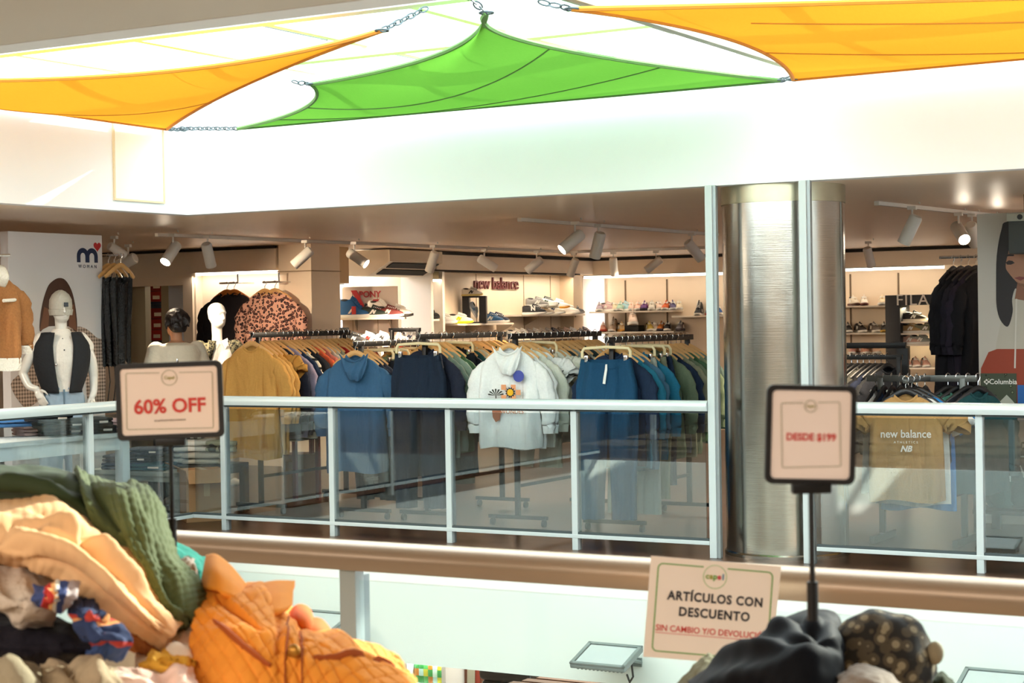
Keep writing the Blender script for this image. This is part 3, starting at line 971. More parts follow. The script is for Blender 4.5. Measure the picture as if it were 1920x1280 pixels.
S_, T_, P_, H_ = 'sweat', 'tee', 'pants', 'hood'
p, L, z = rack_at(472, 623, 655, 628)
clothes_rack('black clothes rack with the mustard sweatshirt at its front end', p, L, z)
fill_rack('mustard clothes', (p.x, p.y + .0), z, [(S_, 'cb9750', .90), (S_, 'd2a25c', .88), (S_, 'cb9750', .86), (T_, 'c28e44', .62), (S_, '262b3a'), (S_, '9a90a6', .76), (S_, '23324a'), (S_, 'STRIPE', .78), (S_, '1e2026'),
          (S_, '2a2c33', .70), (S_, 'd8603c', .66), (S_, 'c97a6a', .66), (S_, 'cbbfb0', .66), (S_, 'd8cdb4', .66), (S_, '9fa08a', .66), (S_, 'b9302c', .66), (T_, 'cf7d3a'), (T_, '1e2026'), (T_, 'd8603c')], L / 18.6,
          .16, 'mustard long sleeved sweatshirt hanging at the front beside the discount sign', 'clothes on the mustard rack')
p, L, z = rack_at(665, 640, 803, 640)
clothes_rack('black clothes rack with the blue hoodie at its front end', p, L, z)
fill_rack('blue hoodie', (p.x, p.y), z, [(H_, '3b5f80', .9), (S_, '262b3a', .8), (S_, '3a3d48', .78), (P_, '1e2026', 1.15), (P_, '3a2f33', 1.12), (P_, '2a2c33', 1.15), (S_, '8a9a7a', .8), (S_, '8a9a7a', .76), (S_, '4a6a4e', .78), (P_, '1e2026'), (S_, '1e2026'), (T_, '4a6a4e'), (S_, '2a2c33')], L / 12.6,
          .3, 'blue hoodie with its hood drooping forward, at the front of its rack', 'clothes on the blue hoodie rack')
p, L, z = rack_at(785, 626, 947, 626)
clothes_rack('black clothes rack with the charcoal trousers at its front end', p, L, z)
fill_rack('charcoal trousers', (p.x, p.y), z, [(P_, '1f2a3a', 1.22), (S_, '262b3a', .86), (S_, '6f8278', .82), (S_, '83978a', .8), (S_, '4a6a4e', .8), (P_, '1e2026'), (S_, '1e2026'), (H_, '22474a', .7), (S_, 'd8cdb4'), (S_, '1e2026'), (T_, '4a6a4e'), (S_, '23324a'), (T_, '1e2026'), (S_, '262b3a')], L / 13.6,
          .15, 'dark ink blue trousers on a pale clip hanger, at the front of their rack', 'clothes on the charcoal trousers rack')
p4, L, z4 = rack_at(955, 625, 1125, 624)
clothes_rack('black clothes rack with the white hoodie at its front end', p4, L, z4)
fill_rack('white hoodie', (p4.x, p4.y), z4, [(H_, 'eef1ef', .72), (S_, 'eef1ef', .74), (S_, 'e2e6d8', .72), (T_, 'eef1ef'), (P_, 'd8cdb4', .9), (T_, 'e2e6d8'), (T_, 'e2e6d8'), (S_, '2f3d40'), (S_, '9aa39c'), (S_, '3d2b28'), (S_, 'b4bab0'), (S_, '2f3d40'), (T_, 'd8cdb4'), (T_, 'eef1ef'), (S_, '9aa39c')], L / 15.8,
          .15, 'white hoodie with a coloured sun print, at the front of its rack', 'clothes on the white hoodie rack')
p, L, z = rack_at(1137, 632, 1297, 631)
clothes_rack('black clothes rack with the deep blue trousers at its front end', p, L, z)
fill_rack('deep blue trousers', (p.x, p.y), z, [(P_, '204a6a', 1.2), (S_, '23324a', .82), (S_, '2a7390', .82), (S_, '4a7290', .86), (P_, 'b4bab0', 1.2), (S_, '2c7a9e', .8), (P_, '8b8f78', 1.1), (P_, '23324a', 1.0), (S_, '6f7f68', .8), (S_, '23324a', .78), (S_, '8b8f78', .8), (S_, '6f7f68', .8), (S_, '4a6a4e', .7), (S_, '8a9a7a', .7), (S_, '6f8278')], L / 15.6,
          .15, 'deep blue trousers with a white drawstring, at the front of their rack', 'clothes on the deep blue trousers rack')
dp = [o for o in scene.objects if o.get('label', '').startswith('deep blue trousers with')][0]
MB().tube([(.02, -.062, -.20), (.022, -.075, -.24), (.012, -.078, -.30), (.005, -.078, -.345)], [.008, .011, .012, .012], 6, flat=.3).build('drawstring', plain('drawstring_white', 'f0f2ee', .8), dp)
# second row of bars behind the front racks
def back_bar(label, x1, y1, x2, y2, v, nm=None):
    a = pick(x1, y1, v=v); b = pick(x2, y2, v=v)
    L = b.x - a.x
    t = thing('clothes_rack', label, 'clothes rack', (a.x, v, 0), 0, 'black clothes racks')
    z = a.z
    MB().box(0, L, -.016, .016, z - .04, z, .003).build('hanging_bar', BLACK, t)
    for x in (.03, L - .03):
        MB().box(x - .018, x + .018, -.018, .018, .06, z - .02, .003).build('upright', BLACK, t)
        MB().box(x - .02, x + .02, -.25, .25, .0, .06, .004).build('foot', BLACK, t)
    return a, L, z
a, L, z = back_bar('dark rack of small brown and red caps behind the blue hoodie rack', 730, 615, 788, 612, 4.6)
for i, c in enumerate(('5a3a28', '7a4a30', 'b8452e', '6b4630', '4a3226')):
    x = a.x + .12 + i * (L - .2) / 4.5
    t = thing('cap', f'{["dark brown","brown","red","chestnut","dusky brown"][i]} cap hanging on the small rack behind the blue hoodie', 'cap', (x, 4.6, z - .06), 0, 'caps on the small rack')
    MB().ball((0, 0, -.16), .085, .1, .10).build('crown', cloth(c), t)
    MB().box(-.07, .07, -.19, -.09, -.20, -.188, .004).build('visor', cloth(c), t)
    MB().tube([(0, 0, -.07), (0, 0, .0), (0, .02, .055), (0, -.015, .065)], .003, 5).build('hook', CHROME, t)

# print on the white hoodie
hd = [o for o in scene.objects if o.get('label', '').startswith('white hoodie with')][0]
def pprint(name, pts, col, y, lab=None):
    o = MB().prism(pts, y - .0008, y, 'xz').build(name, plain('print_' + col, col, .8), hd, smooth=False)
    if lab: o['label'] = lab
def circ(cx, cz, r, n=20): return [(cx + r * math.cos(2 * PI * k / n), cz + r * math.sin(2 * PI * k / n)) for k in range(n)]
PY = -.083
pprint('print_moon', circ(.105, -.325, .045), '4a55a8', PY, 'blue round print')
MBs = MB()
for i in range(4):
    for j in range(4):
        if (i + j) % 2 == 0: MBs.prism([(-.04 + i * .04, -.39 - j * .04), (i * .04, -.39 - j * .04), (i * .04, -.43 - j * .04), (-.04 + i * .04, -.43 - j * .04)], PY - .001, PY, 'xz')
MBs.build('print_check', plain('print_orange', 'e8a070', .8), hd, smooth=False)
sun_pts = [((.045 if k % 2 else .03) * math.cos(PI * k / 12) + .035, (.045 if k % 2 else .03) * math.sin(PI * k / 12) - .45) for k in range(24)]
pprint('print_sun', sun_pts, '2a2a30', PY - .001)
pprint('print_sun', circ(.035, -.45, .026), 'f2b81e', PY - .002, 'yellow sun print')
pprint('print_pot', [(-.12, -.57), (-.04, -.57), (-.055, -.66), (-.09, -.68), (-.115, -.64)], 'a86a4e', PY)
lf = MB()
for k in range(7):
    an = PI * (k + .5) / 7
    lf.prism([(-.085, -.475), (-.085 + .06 * math.cos(an - .1), -.475 + .05 * math.sin(an - .1)), (-.085 + .07 * math.cos(an), -.475 + .055 * math.sin(an)), (-.085 + .06 * math.cos(an + .14), -.475 + .05 * math.sin(an + .14))], PY - .001, PY, 'xz')
lf.box(-.089, -.081, PY - .001, PY, -.56, -.475)
lf.build('print_palm', plain('print_dark', '3a3a34', .8), hd, smooth=False)
text('print_lettering', 'WONDES', .045, plain('print_letter', 'c07848', .8), hd, (.045, PY, -.60), 0, .0005)

# ------------------------------------------------------------------ rack of t-shirts beyond the pillar
TV = 1.35
a, b = pick(1626, 703, v=TV), pick(1832, 700, v=TV)
t = thing('clothes_rack', 'grey metal rack holding the tan t-shirt beyond the steel pillar', 'clothes rack', (a.x, TV, 0), 0, 'black clothes racks')
RZ = a.z; RL = b.x - a.x
GM = plain('rack_grey', '5d5f5c', .35, .6)
MB().box(0, RL, -.016, .016, RZ - .045, RZ, .003).build('hanging_bar', GM, t)
for x in (.10, RL - .1):
    MB().box(x - .02, x + .02, -.02, .02, .05, RZ - .02, .003).build('upright', GM, t)
    MB().box(x - .02, x + .02, -.24, .24, .0, .05, .004).build('foot', GM, t)
MB().box(RL * .55, RL * .55 + .03, -.55, -.01, RZ - .035, RZ - .01, .003).build('front_arm', GM, t)
tees = [('eceee8', 'white'), ('23324a', 'navy'), ('eceee8', 'white'), ('1e2a34', 'dark'), ('23324a', 'navy'), ('9a3f2c', 'rust'), ('2f78b4', 'blue')]
HBL = plain('hanger_black', '141517', .4)
for i, (c, nm) in enumerate(tees):
    x = a.x + .06 + i * .06
    lab = f'{nm} t-shirt hanging edge on, {ORD[i]} along the bar from the steel pillar'
    spawn(top_recipe('tee' if i != 2 else 'sweat', i % 4, .70, .03), 't_shirt', lab, 't-shirt', (x, TV, RZ), R(90) + random.uniform(-.08, .08), 't-shirts beyond the pillar', {'main': cloth(c), 'trim': cloth(c)})
    spawn(hanger_recipe(), 'hanger', f'black hanger of the {ORD[i]} t-shirt along the bar from the steel pillar', 'hanger', (x, TV, RZ), R(90), 'black hangers', {'wood': HBL})
fp = (a.x + RL * .55 + .015, TV - .53, RZ)
for k, (c, lab) in enumerate((('b8905a', 'tan t-shirt with white chest lettering, facing out under the railing'), ('eceee8', 'white t-shirt directly behind the tan t-shirt'), ('2f84c8', 'bright blue t-shirt peeking out behind the tan and white ones'))):
    lo = (fp[0], fp[1] + .13 * k, fp[2])
    rz = (facing(fp) - .05) * (1 if k == 0 else .8)
    tt = spawn(top_recipe('tee', k, (.72, .76, .80)[k], .05 if k == 0 else .03, 1.0), 't_shirt', lab, 't-shirt', lo, rz, 't-shirts beyond the pillar', {'main': cloth(c), 'trim': cloth(c)})
    spawn(hanger_recipe(), 'hanger', f'black hanger holding the {("tan", "white", "bright blue")[k]} t-shirt on the front arm', 'hanger', lo, rz, 'black hangers', {'wood': HBL})
    if k == 0:
        WT = plain('print_white', 'f4f2ea', .8)
        text('chest_lettering', 'new balance', .075, WT, tt, (0, -.084, -.375), 0, .0006, .001, .9)
        text('chest_lettering', 'A T H L E T I C S', .022, WT, tt, (0, -.084, -.43), 0, .0006, 0)
        text('chest_lettering', 'NB', .055, WT, tt, (.0, -.084, -.475), 0, .0006, .002, shear=.3)
for i, (c, nm) in enumerate((('3f6a5e', 'green'), ('4a7a6a', 'pale green'), ('1e2026', 'black'), ('22474a', 'dark teal'))):
    lo = (a.x + RL * .74 + i * .07, TV + .0, RZ)
    spawn(top_recipe('sweat', i, .66, .03), 'sweatshirt', f'{nm} sweatshirt behind the tan t-shirt, {ORD[i]} along the bar', 'sweatshirt', lo, R(55), 'sweatshirts beyond the tan t-shirt', {'main': cloth(c), 'trim': cloth(c)})
    spawn(hanger_recipe(), 'hanger', f'black hanger of the {nm} sweatshirt behind the tan t-shirt', 'hanger', lo, R(55), 'black hangers', {'wood': HBL})

# dark jackets behind, on a low black rack by the shoe wall
a2, L2, z2 = back_bar('low black rack of dark jackets in front of the shoe wall beyond the pillar', 1560, 665, 1692, 664, 3.6)
for i, c in enumerate(('26282a', '3a3d3a', '2c2e30', '4a4a44', '1c1d20', '232a3c', '2a2c2e', '1f2228')):
    lo = (a2.x + .12 + i * (L2 - .2) / 8, 3.6, z2)
    spawn(top_recipe('sweat', i % 4, .66, .04), 'jacket', f'dark jacket on the low rack beyond the pillar, {ORD[i]} along its bar', 'jacket', lo, R(60) + random.uniform(-.1, .1), 'dark jackets on the low rack', {'main': cloth(c), 'trim': cloth(c)})
    spawn(hanger_recipe(), 'hanger', f'hanger of the {ORD[i]} dark jacket on the low rack beyond the pillar', 'hanger', lo, R(60), 'black hangers', {'wood': HBL})
t = thing('garment_stand', 'low dark metal frame in front of the black display arch', 'frame', (pick(1560, 645, v=4.2).x, 4.2, 0))
fl = pick(1699, 645, v=4.2).x - pick(1560, 645, v=4.2).x; fz = pick(1640, 642, v=4.2).z
MB().box(0, fl, -.02, .02, fz - .05, fz, .003).build('top_bar', BLACK, t)
for x in (0.02, fl - .03): MB().box(x - .05, x + .05, -.02, .02, 0, fz - .05, .003).build('upright', BLACK, t)

# long dark jackets hung high against the panel
JV = 3.1
ja, jb = pick(1780, 482, v=JV), pick(1834, 478, v=JV)
t = thing('wall_rail', 'short high rail carrying long black jackets beside the poster of the dark haired woman', 'rail', (ja.x, JV, ja.z))
MB().tube([(-.08, 0, 0), (jb.x - ja.x + .16, 0, 0)], .012, 8).build('bar', CHROME, t)
MB().tube([(jb.x - ja.x + .16, 0, 0), (jb.x - ja.x + .16, 0, -ja.z)], .015, 8).build('upright', BLACK, t)
for i, c in enumerate(('1c1c20', '17171b', '201e26', '2a2530', '1a1a1e')):
    lo = (ja.x + .03 + i * .06, JV, ja.z)
    lab = f'long black jacket on the high rail, {ORD[i]} from the dark display arch'
    col = cloth(c)
    tt = spawn(top_recipe('sweat', i % 4, .95, .055, 1.0), 'jacket', lab, 'jacket', lo, R(76) - .06 * i, 'long black jackets on the high rail', {'main': col, 'trim': col})
    spawn(hanger_recipe(), 'hanger', f'hanger of the {ORD[i]} long black jacket on the high rail', 'hanger', lo, R(76) - .06 * i, 'black hangers', {'wood': HBL})
    if i in (0, 3):
        MB().tube([(.1, -.075, -.14), (.11, -.085, -.4), (.1, -.09, -.85)], .006, 5, flat=.4).build('piping', plain('piping_grey', '8a8a88', .6), tt)

# ------------------------------------------------------------------ shoes
def shoe_recipe(high=False, chunky=False):
    key = ('shoe', high, chunky)
    if key in _R: return _R[key]
    sh = .035 if chunky else .024
    out = [(-.145, .0, .028), (-.13, 0, .036), (-.08, 0, .039), (-.02, -.002, .037), (.03, -.003, .041), (.08, -.003, .048), (.115, 0, .043), (.14, .002, .028), (.15, .003, .012)]
    def ring(z, k, lift):
        L = [(x, y + w * k, z + (lift * max(0, (x - .06) / .09) ** 2)) for x, y, w in out]
        Rr = [(x, y - w * k, z + (lift * max(0, (x - .06) / .09) ** 2)) for x, y, w in reversed(out)]
        return [Vector(p) for p in L + Rr]
    sole = MB().loft([ring(0, .93, .014), ring(.008, 1.03, .012), ring(sh, 1.02, .008), ring(sh + .003, .96, .008)]).mesh('shoe_sole')
    hh = .15 if high else .085
    secs = [(-.142, hh * .9, .026), (-.128, hh, .033), (-.10, hh * .98, .036), (-.06, hh * .93 if high else hh * .86, .036), (-.02, hh * .95 if high else hh * .98, .034), (.02, hh * .68 if high else hh * .82, .038), (.06, .058, .043), (.10, .046, .042), (.13, .034, .032), (.146, .016, .016)]
    upper = MB().loft([[Vector((x, w * math.copysign(abs(math.cos(PI * k / 12)) ** .75, math.cos(PI * k / 12)), sh - .004 + h * abs(math.sin(PI * k / 12)) ** .8)) for k in range(13)] for x, h, w in secs]).mesh('shoe_upper', angle=80)
    ton = MB().tube([(-.025, 0, sh + hh * (1.0 if high else 1.02)), (.005, 0, sh + hh * .88), (.05, 0, sh + .062), (.075, 0, sh + .054)], [.024, .024, .022, .012], 8, flat=.4).mesh('shoe_tongue')
    lc = MB()
    for k in range(5):
        x = -.005 + k * .017
        z = sh + (hh * .95 * (1 - k / 5) + .06 * (k / 5)) + .004
        lc.tube([(x, -.026, z - .008), (x + .006, 0, z + .004), (x, .026, z - .008)], .0035, 5)
    lace = lc.mesh('shoe_laces')
    logos = [MB().prism([(-.048, sh + .012), (-.016, sh + .055), (.002, sh + .055), (.004, sh + .034), (.014, sh + .05), (.026, sh + .047), (.006, sh + .012), (-.008, sh + .012), (-.012, sh + .036), (-.028, sh + .012)], sd * .0385 - .002, sd * .0385 + .002, 'xz').mesh('shoe_stripe', smooth=False) for sd in (-1, 1)]
    ln = MB().ball((-.088, 0, sh + hh * .86), .045, .026, .014, 10).mesh('shoe_lining')
    _R[key] = [('sole', sole, 'sole', None), ('upper', upper, 'upper', None), ('tongue', ton, 'tongue', None), ('laces', lace, 'lace', None), ('side_stripe', logos[0], 'stripe', None), ('side_stripe', logos[1], 'stripe', None), ('lining', ln, 'lining', None)]
    return _R[key]


def shoe(label, p, yaw, upper, sole='eceae2', stripe='eceae2', lace='eceae2', tongue=None, high=False, chunky=False, sc=1.15, group='shoes on the wall shelves', rot=None):
    mm = {k: plain('shoe_' + c, c, .6, 0, .05) for k, c in (('sole', sole), ('upper', upper), ('stripe', stripe), ('lace', lace), ('tongue', tongue or upper), ('lining', '2a2624'))}
    return spawn(shoe_recipe(high, chunky), 'shoe', label, 'shoe', p, yaw, group, mm, rot, sc)


def shelf(label, u0, u1, v0, v1, z, brackets=()):
    t = thing('wall_shelf', label, 'shelf', ((u0 + u1) / 2, (v0 + v1) / 2, z), 0, 'white wall shelves')
    hx, hy = (u1 - u0) / 2, (v1 - v0) / 2
    MB().box(-hx, hx, -hy, hy, -.025, 0, .003).build('board', SHELFW, t)
    for bx, by, ax in brackets:
        pts = [(0, -.025), (0, -.15), (.02, -.15), (.24, -.04), (.24, -.025)]
        if ax == 'u': MB().prism([(bx + a_, b_) for a_, b_ in pts], by - .004, by + .004, 'xz').build('bracket', plain('bracket_grey', 'a89a86', .5, .3), t, smooth=False)
        else: MB().prism([(by - a_, b_) for a_, b_ in pts], bx - .004, bx + .004, 'yz').build('bracket', plain('bracket_grey', 'a89a86', .5, .3), t, smooth=False)
    return t

SIDE = R(24)       # toe to the right as seen from the atrium
def on_side(x, y): return pick(x, y, u=WU + .16)
# shelf wall with the red lettering
s1a, s1b = on_side(838, 607), on_side(944, 606)
Z1 = s1a.z
shelf('white shelf with the black display box on the lettered shoe wall', WU, WU + .32, s1a.y, s1b.y, Z1, [(-.16, 0, 'u'), (-.16, .8, 'u')])
s2a, s2b = on_side(958, 590), on_side(1090, 588)
Z2 = s2a.z
shelf('white shelf crowded with trainers under the red lettering', WU, WU + .32, s2a.y, min(s2b.y, 11.8), Z2, [(-.16, -.3, 'u'), (-.16, .8, 'u')])
def row(items, x_to_p, base, yaw):
    for it in items:
        x, dz, lab, up, kw = it
        pp = x_to_p(x, 590)
        shoe(lab, (pp.x + kw.pop('du', 0), pp.y, base + dz), yaw + kw.pop('yaw', 0), up, **kw)
row([(832, 0, 'grey and white trainer at the pillar end of the display box shelf', 'd8d4cc', dict(stripe='3a3a3a')),
     (855, 0, 'white trainer with a neon yellow heel against the display box', 'f0efe6', dict(sole='d7e82a', stripe='d7e82a', du=.06)),
     (914, 0, 'blue and white trainer on the far side of the display box', '2d5f8a', dict(sole='e8e4da', du=.06)),
     (932, 0, 'dark navy trainer at the end of the display box shelf', '20263e', dict(stripe='d8d84a', tongue='20263e')),
     ], on_side, Z1, SIDE)
row([(990, 0, 'black trainer with a white letter N on its side', '1c1c1e', dict(stripe='1c1c1e', du=.1)),
     (1012, 0, 'taupe trainer behind the black lettered trainer', 'b8a890', dict(du=.04)),
     (1004, .105, 'grey trainer perched on the heels of the taupe one', '8f8c86', dict(yaw=.4, du=.03)),
     (1028, .0, 'cream trainer with a navy stripe in the middle of the crowded shelf', 'd8cfbc', dict(stripe='2a3a5a', du=.08)),
     (1024, .11, 'white and dark green trainer stacked on top of the crowded shelf', 'e2e0d8', dict(stripe='2a4a3a', tongue='2a3a34', yaw=.2)),
     (1040, .08, 'white trainer with an orange sole stacked beside the green striped one', 'ececec', dict(sole='e8a030', stripe='4a5a5a', du=.05)),
     (1056, 0, 'white trainer near the corner end of the crowded shelf', 'e8e4dc', dict(du=.08)),
     (1074, 0, 'dark grey trainer at the corner end of the crowded shelf', '4a4a4c', dict(sole='8a8a88', stripe='2a2a2a'))], on_side, Z2, SIDE)
nsh = [o for o in scene.objects if o.get('label', '').startswith('black trainer with a white letter')][0]
text('side_letter', 'N', .07, plain('print_white', 'f4f2ea', .8), nsh, (-.01, -.043, .07), 0, .002, .004)
# display box
bx0, bx1 = on_side(867, 600), on_side(904, 600)
bt = on_side(885, 555).z
t = thing('display_box', 'open black display box standing on the shelf under the lettering', 'box', (WU + .20, (bx0.y + bx1.y) / 2, Z1), SIDE)
bw, bh = .155, bt - Z1
for a0, a1, c0, c1 in ((-bw, -bw + .09, 0, bh), (bw - .09, bw, 0, bh), (-bw, bw, bh - .02, bh), (-bw, bw, 0, .02)):
    MB().box(a0, a1, -.08, .08, c0, c1, .002).build('panel', plain('box_black', '1a1a1c', .5), t)
cx = ((bx0.y + bx1.y) / 2)
shoe('white trainer with a black wave on top of the black display box', (WU + .20, cx - .06, bt), SIDE, 'e8e0d2', sole='d8c27a', stripe='1c1c1c', lace='1c1c1c', sc=.95)
shoe('pale blue grey trainer tilted on end inside the black display box', (WU + .15, cx, Z1 + .16), 0, 'c8d0d8', sole='f0f0f0', stripe='5a7aa0', rot=Matrix.Rotation(SIDE, 4, 'Z') @ Matrix.Rotation(R(62), 4, 'Y'), sc=.75)
# lettering
lt = pick(931, 532, u=WU + .02)
t = thing('wall_lettering', 'dark red wall letters above the crowded shoe shelf', 'lettering', (WU + .02, lt.y, lt.z), R(90))
text('letters', 'new balance', .225, plain('letters_red', '5e1c18', .5), t, (0, 0, 0), 0, .012, .0015, 1.12, space=.95)
# side panel shelf row low behind the racks
low_z = pick(1040, 632, u=WU + .2).z
LS = shelf('low white shelf of shoes behind the white hoodie rack', WU, WU + .34, pick(960, 630, u=WU + .2).y, 11.7, low_z)
lowc = ['c8c0b4', 'e8e4dc', '9a9088', 'f0eee8', 'dccfc0', 'b8b0a8', '2a3048', '7a6a5a', 'd8b8a8', 'e0e0de', '6a6a70', '4a4450']
for i, c in enumerate(lowc):
    pp = pick(968 + i * 11.5, 625, u=WU + .2)
    shoe(f'shoe peeking over the rack bar below the lettered wall, {ORD[i]} from the display box', (pp.x, pp.y, low_z), SIDE + R(35), c, lace='d8d0c8', sc=1.1, group='shoes on the low shelf behind the white hoodie rack')

# panel with the red V logo, its shelf and shoes
PU = WU + .10
pq = pick(694, 600, u=WU + .42)
PYAW = facing(pq) - R(8)
t = thing('logo_board', 'beige display board with a red V shaped logo above the sports shoes', 'display board', (pq.x, pq.y, 0), PYAW)
bpy.context.view_layer.update()
ptop = pick(694, 537, u=WU + .42).z
ph_ = .325
MB().box(-ph_, ph_, 0, .04, 0, ptop, .003).build('board', plain('display_panel', 'd3bfae', .55, 0, .02), t, smooth=False)
for f_ in (-.62, .28): MB().box(f_ * ph_ - .004, f_ * ph_ + .004, -.003, 0, .4, ptop - .07).build('slot', plain('panel_joint', '9a8366', .6), t, smooth=False)
RED = plain('logo_red', 'a81f22', .5)
def vlogo(parent, M, s, red, sub=None):
    """broad V whose arms carry the letters; x right, z up, faces -y"""
    MB().prism([(-.62 * s, .42 * s), (-.36 * s, .42 * s), (.06 * s, -.42 * s), (-.10 * s, -.42 * s)], -.012, .0, 'xz').build('logo_arm', red, parent, rot=M, smooth=False)
    MB().prism([(.10 * s, -.42 * s), (.28 * s, -.42 * s), (.62 * s, .02 * s), (.36 * s, .02 * s)], -.012, .0, 'xz').build('logo_arm', red, parent, rot=M, smooth=False)
    text('logo_letters', 'PONY', .38 * s, red, parent, (0, 0, 0), rot=M @ Matrix.Translation((.21 * s, -.004, .23 * s)), ext=.008, bold=.008 * s, sx=.92)
vlogo(t, Matrix.Translation((-.055, 0, pick(684, 562, u=WU + .42).z)), .27, RED)
sz = pick(690, 595, u=WU + .5).z
ROT = Matrix.Rotation(PYAW, 3, 'Z')
def on_board(x, dy): return Vector((pq.x, pq.y, 0)) + ROT @ Vector((x, dy, 0))
tsh = thing('wall_shelf', 'white shelf under the red V shaped logo', 'shelf', on_board(.05, 0) + Vector((0, 0, sz)), PYAW, 'white wall shelves')
MB().box(-ph_ - .03, ph_ + .05, -.30, -.004, -.025, 0, .003).build('board', SHELFW, tsh)
for x in (-.2, .2): MB().prism([(-.004, -.025), (-.004, -.15), (-.03, -.15), (-.24, -.04), (-.24, -.025)], x - .004, x + .004, 'yz').build('bracket', plain('bracket_grey', 'a89a86', .5, .3), tsh, smooth=False)
for px, dy, lab, up, kw in ((-.16, -.19, 'blue suede high top with a red tag under the red logo', '1f5c96', dict(high=True, stripe='e8e6e0', lace='1f5c96', sc=1.3)),
     (-.02, -.08, 'black and white low shoe behind the blue high top', '1c1e20', dict(sole='efece4', lace='f0f0f0', sc=1.25)),
     (.08, -.19, 'dark green and white shoe in the middle of the logo shelf', '22302a', dict(lace='f2f2f2', stripe='e8e4dc', sc=1.15)),
     (.15, -.08, 'white high top with an orange patch on the logo shelf', 'ece4d8', dict(high=True, stripe='d86a30', sc=1.15)),
     (.25, -.19, 'dark red low shoe on the logo shelf', '6e2c28', dict(stripe='e8e0d8')),
     (.34, -.10, 'white and black shoe overhanging the end of the logo shelf', 'ddd5c8', dict(stripe='2a2a2c', sole='2a2622', sc=1.2))):
    q_ = on_board(px, dy)
    shoe(lab, (q_.x, q_.y, sz), PYAW - R(4), up, **kw)
bh_ = [o for o in scene.objects if o.get('label', '').startswith('blue suede')][0]
MB().box(-.01, .03, -.052, -.046, .03, .10, .002).build('price_tag', plain('tag_red', 'c03030', .5), bh_)
# small dark sign
sg = pick(626, 630, u=PU + .35)
t = thing('brand_sign', 'small dark grey sign with a white V logo behind the mustard rack', 'sign', (sg.x, sg.y, pick(626, 631, u=PU + .35).z - .16), R(40))
MB().box(-.17, .17, 0, .02, 0, .26, .003).build('board', plain('sign_slate', '4c5254', .5), t)
vlogo(t, Matrix.Translation((0.01, -.001, .13)), .22, plain('print_white', 'f4f2ea', .8))
MB().box(-.08, .08, -.03, .05, -.02, 0, .002).build('stand', BLACK, t)
tb = thing('display_table', 'white low table of shoes behind the blue hoodie rack', 'table', (PU + .45, 6.9, 0))
zt = pick(700, 643, u=PU + .45).z
MB().box(-.3, .3, -1.1, .86, zt - .04, zt, .004).build('table_top', SHELFW, tb)
for x in (-.26, .26):
    for y in (-1.05, .81): MB().box(x - .025, x + .025, y - .025, y + .025, 0, zt - .04).build('leg', SHELFW, tb, smooth=False)
for i, (c, s2) in enumerate((('2a2c30', 'f0f0f0'), ('e8e2da', 'c03028'), ('3a3a3e', 'f0f0f0'), ('f0ece6', '2a2a2c'), ('b8322c', 'f0f0f0'), ('ece8e0', 'b03028'), ('2a3038', 'e8e8e8'), ('e8e4dc', '2c3a5a'))):
    pp = pick(663 + i * 13, 640, u=PU + .45)
    shoe(f'casual shoe on the low table below the V logo, {ORD[i]} from the dark sign', (pp.x + .1 * (i % 2), pp.y, zt), SIDE + R(20), c, stripe=s2, sc=1.1, group='shoes on the low table')
# pillar niche and narrow niche shelves
nz = pick(610, 592, u=WU + .0).z
shelf('short shelf in the niche beside the pale pillar', WU - .3, WU + .2, 5.56, v_b - .02, nz)
shoe('dark green trail shoe in the niche beside the pale pillar', (WU + .03, pick(599, 590, u=WU + .03).y, nz), SIDE, '35443a', sole='8a8a78', stripe='6a7a4a', lace='a8b070')
shoe('cream trainer in the niche beside the pale pillar', (WU + .05, pick(622, 590, u=WU + .05).y, nz), SIDE, 'e8dfb8', stripe='f4f0e0')
nz2 = pick(806, 598, u=WU + .05).z
shelf('grey shelf in the narrow white niche', WU - .2, WU + .2, v_d + .02, v_e - .03, nz2)
shoe('black shoe in the narrow white niche', (WU + .05, pick(803, 598, u=WU + .05).y, nz2), SIDE, '1c1e1e', sole='1c1e1e', stripe='2a3a30', lace='2a2a2a')
shoe('navy shoe at the far edge of the narrow white niche', (WU - .05, pick(817, 598, u=WU - .05).y, nz2), SIDE, '1e2a48', sole='22283a', stripe='2a3a60')

# far wall shelves
FRONT = R(-62)
def on_back(x, y): return pick(x, y, v=LV - .16)
def bshelf(label, x0, x1, y):
    a_, b_ = on_back(x0, y), on_back(x1, y)
    shelf(label, a_.x, b_.x, LV - .32, LV, a_.z)
    return a_.z
def brow(items, z, yaw=FRONT, sc=1.15):
    for x, lab, up, kw in items:
        shoe(lab, (on_back(x, 580).x, LV - .17, z), yaw + kw.pop('yaw', random.uniform(-.25, .25)), up, sc=sc, **kw)
zz = bshelf('upper white shelf of pastel trainers under the long light strip', 1114, 1272, 584)
brow([(1124, 'grey lilac trainer at the lit corner end of the pastel shelf', 'a89aa6', {}), (1141, 'dusty pink trainer, second on the pastel shelf', 'c0a0a0', dict(yaw=.7)), (1153, 'cream trainer, third on the pastel shelf', 'dccfae', {}),
      (1164, 'mint green trainer on the pastel shelf', 'a8c8b0', {}), (1174, 'light blue trainer on the pastel shelf', '9cc6d0', dict(yaw=.6)), (1184, 'pale pink trainer beside the light blue one', 'e0bca8', {}),
      (1197, 'pink trainer just before the purple one', 'e2b8a4', {}), (1209, 'purple and black trainer on the pastel shelf', '5a3070', dict(sole='2a2434', stripe='c04a9a')), (1223, 'pale grey trainer beside the purple one', 'c8c2b4', {}),
      (1236, 'blush trainer between the grey and the orange ones', 'd8c0b0', {}), (1250, 'burnt orange trainer on the pastel shelf', 'c85a22', {}), (1262, 'navy soled trainer beside the orange one', '4a4468', dict(sole='e0e0e8')), (1274, 'off white trainer at the pillar end of the pastel shelf', 'd4c8ac', {})], zz)
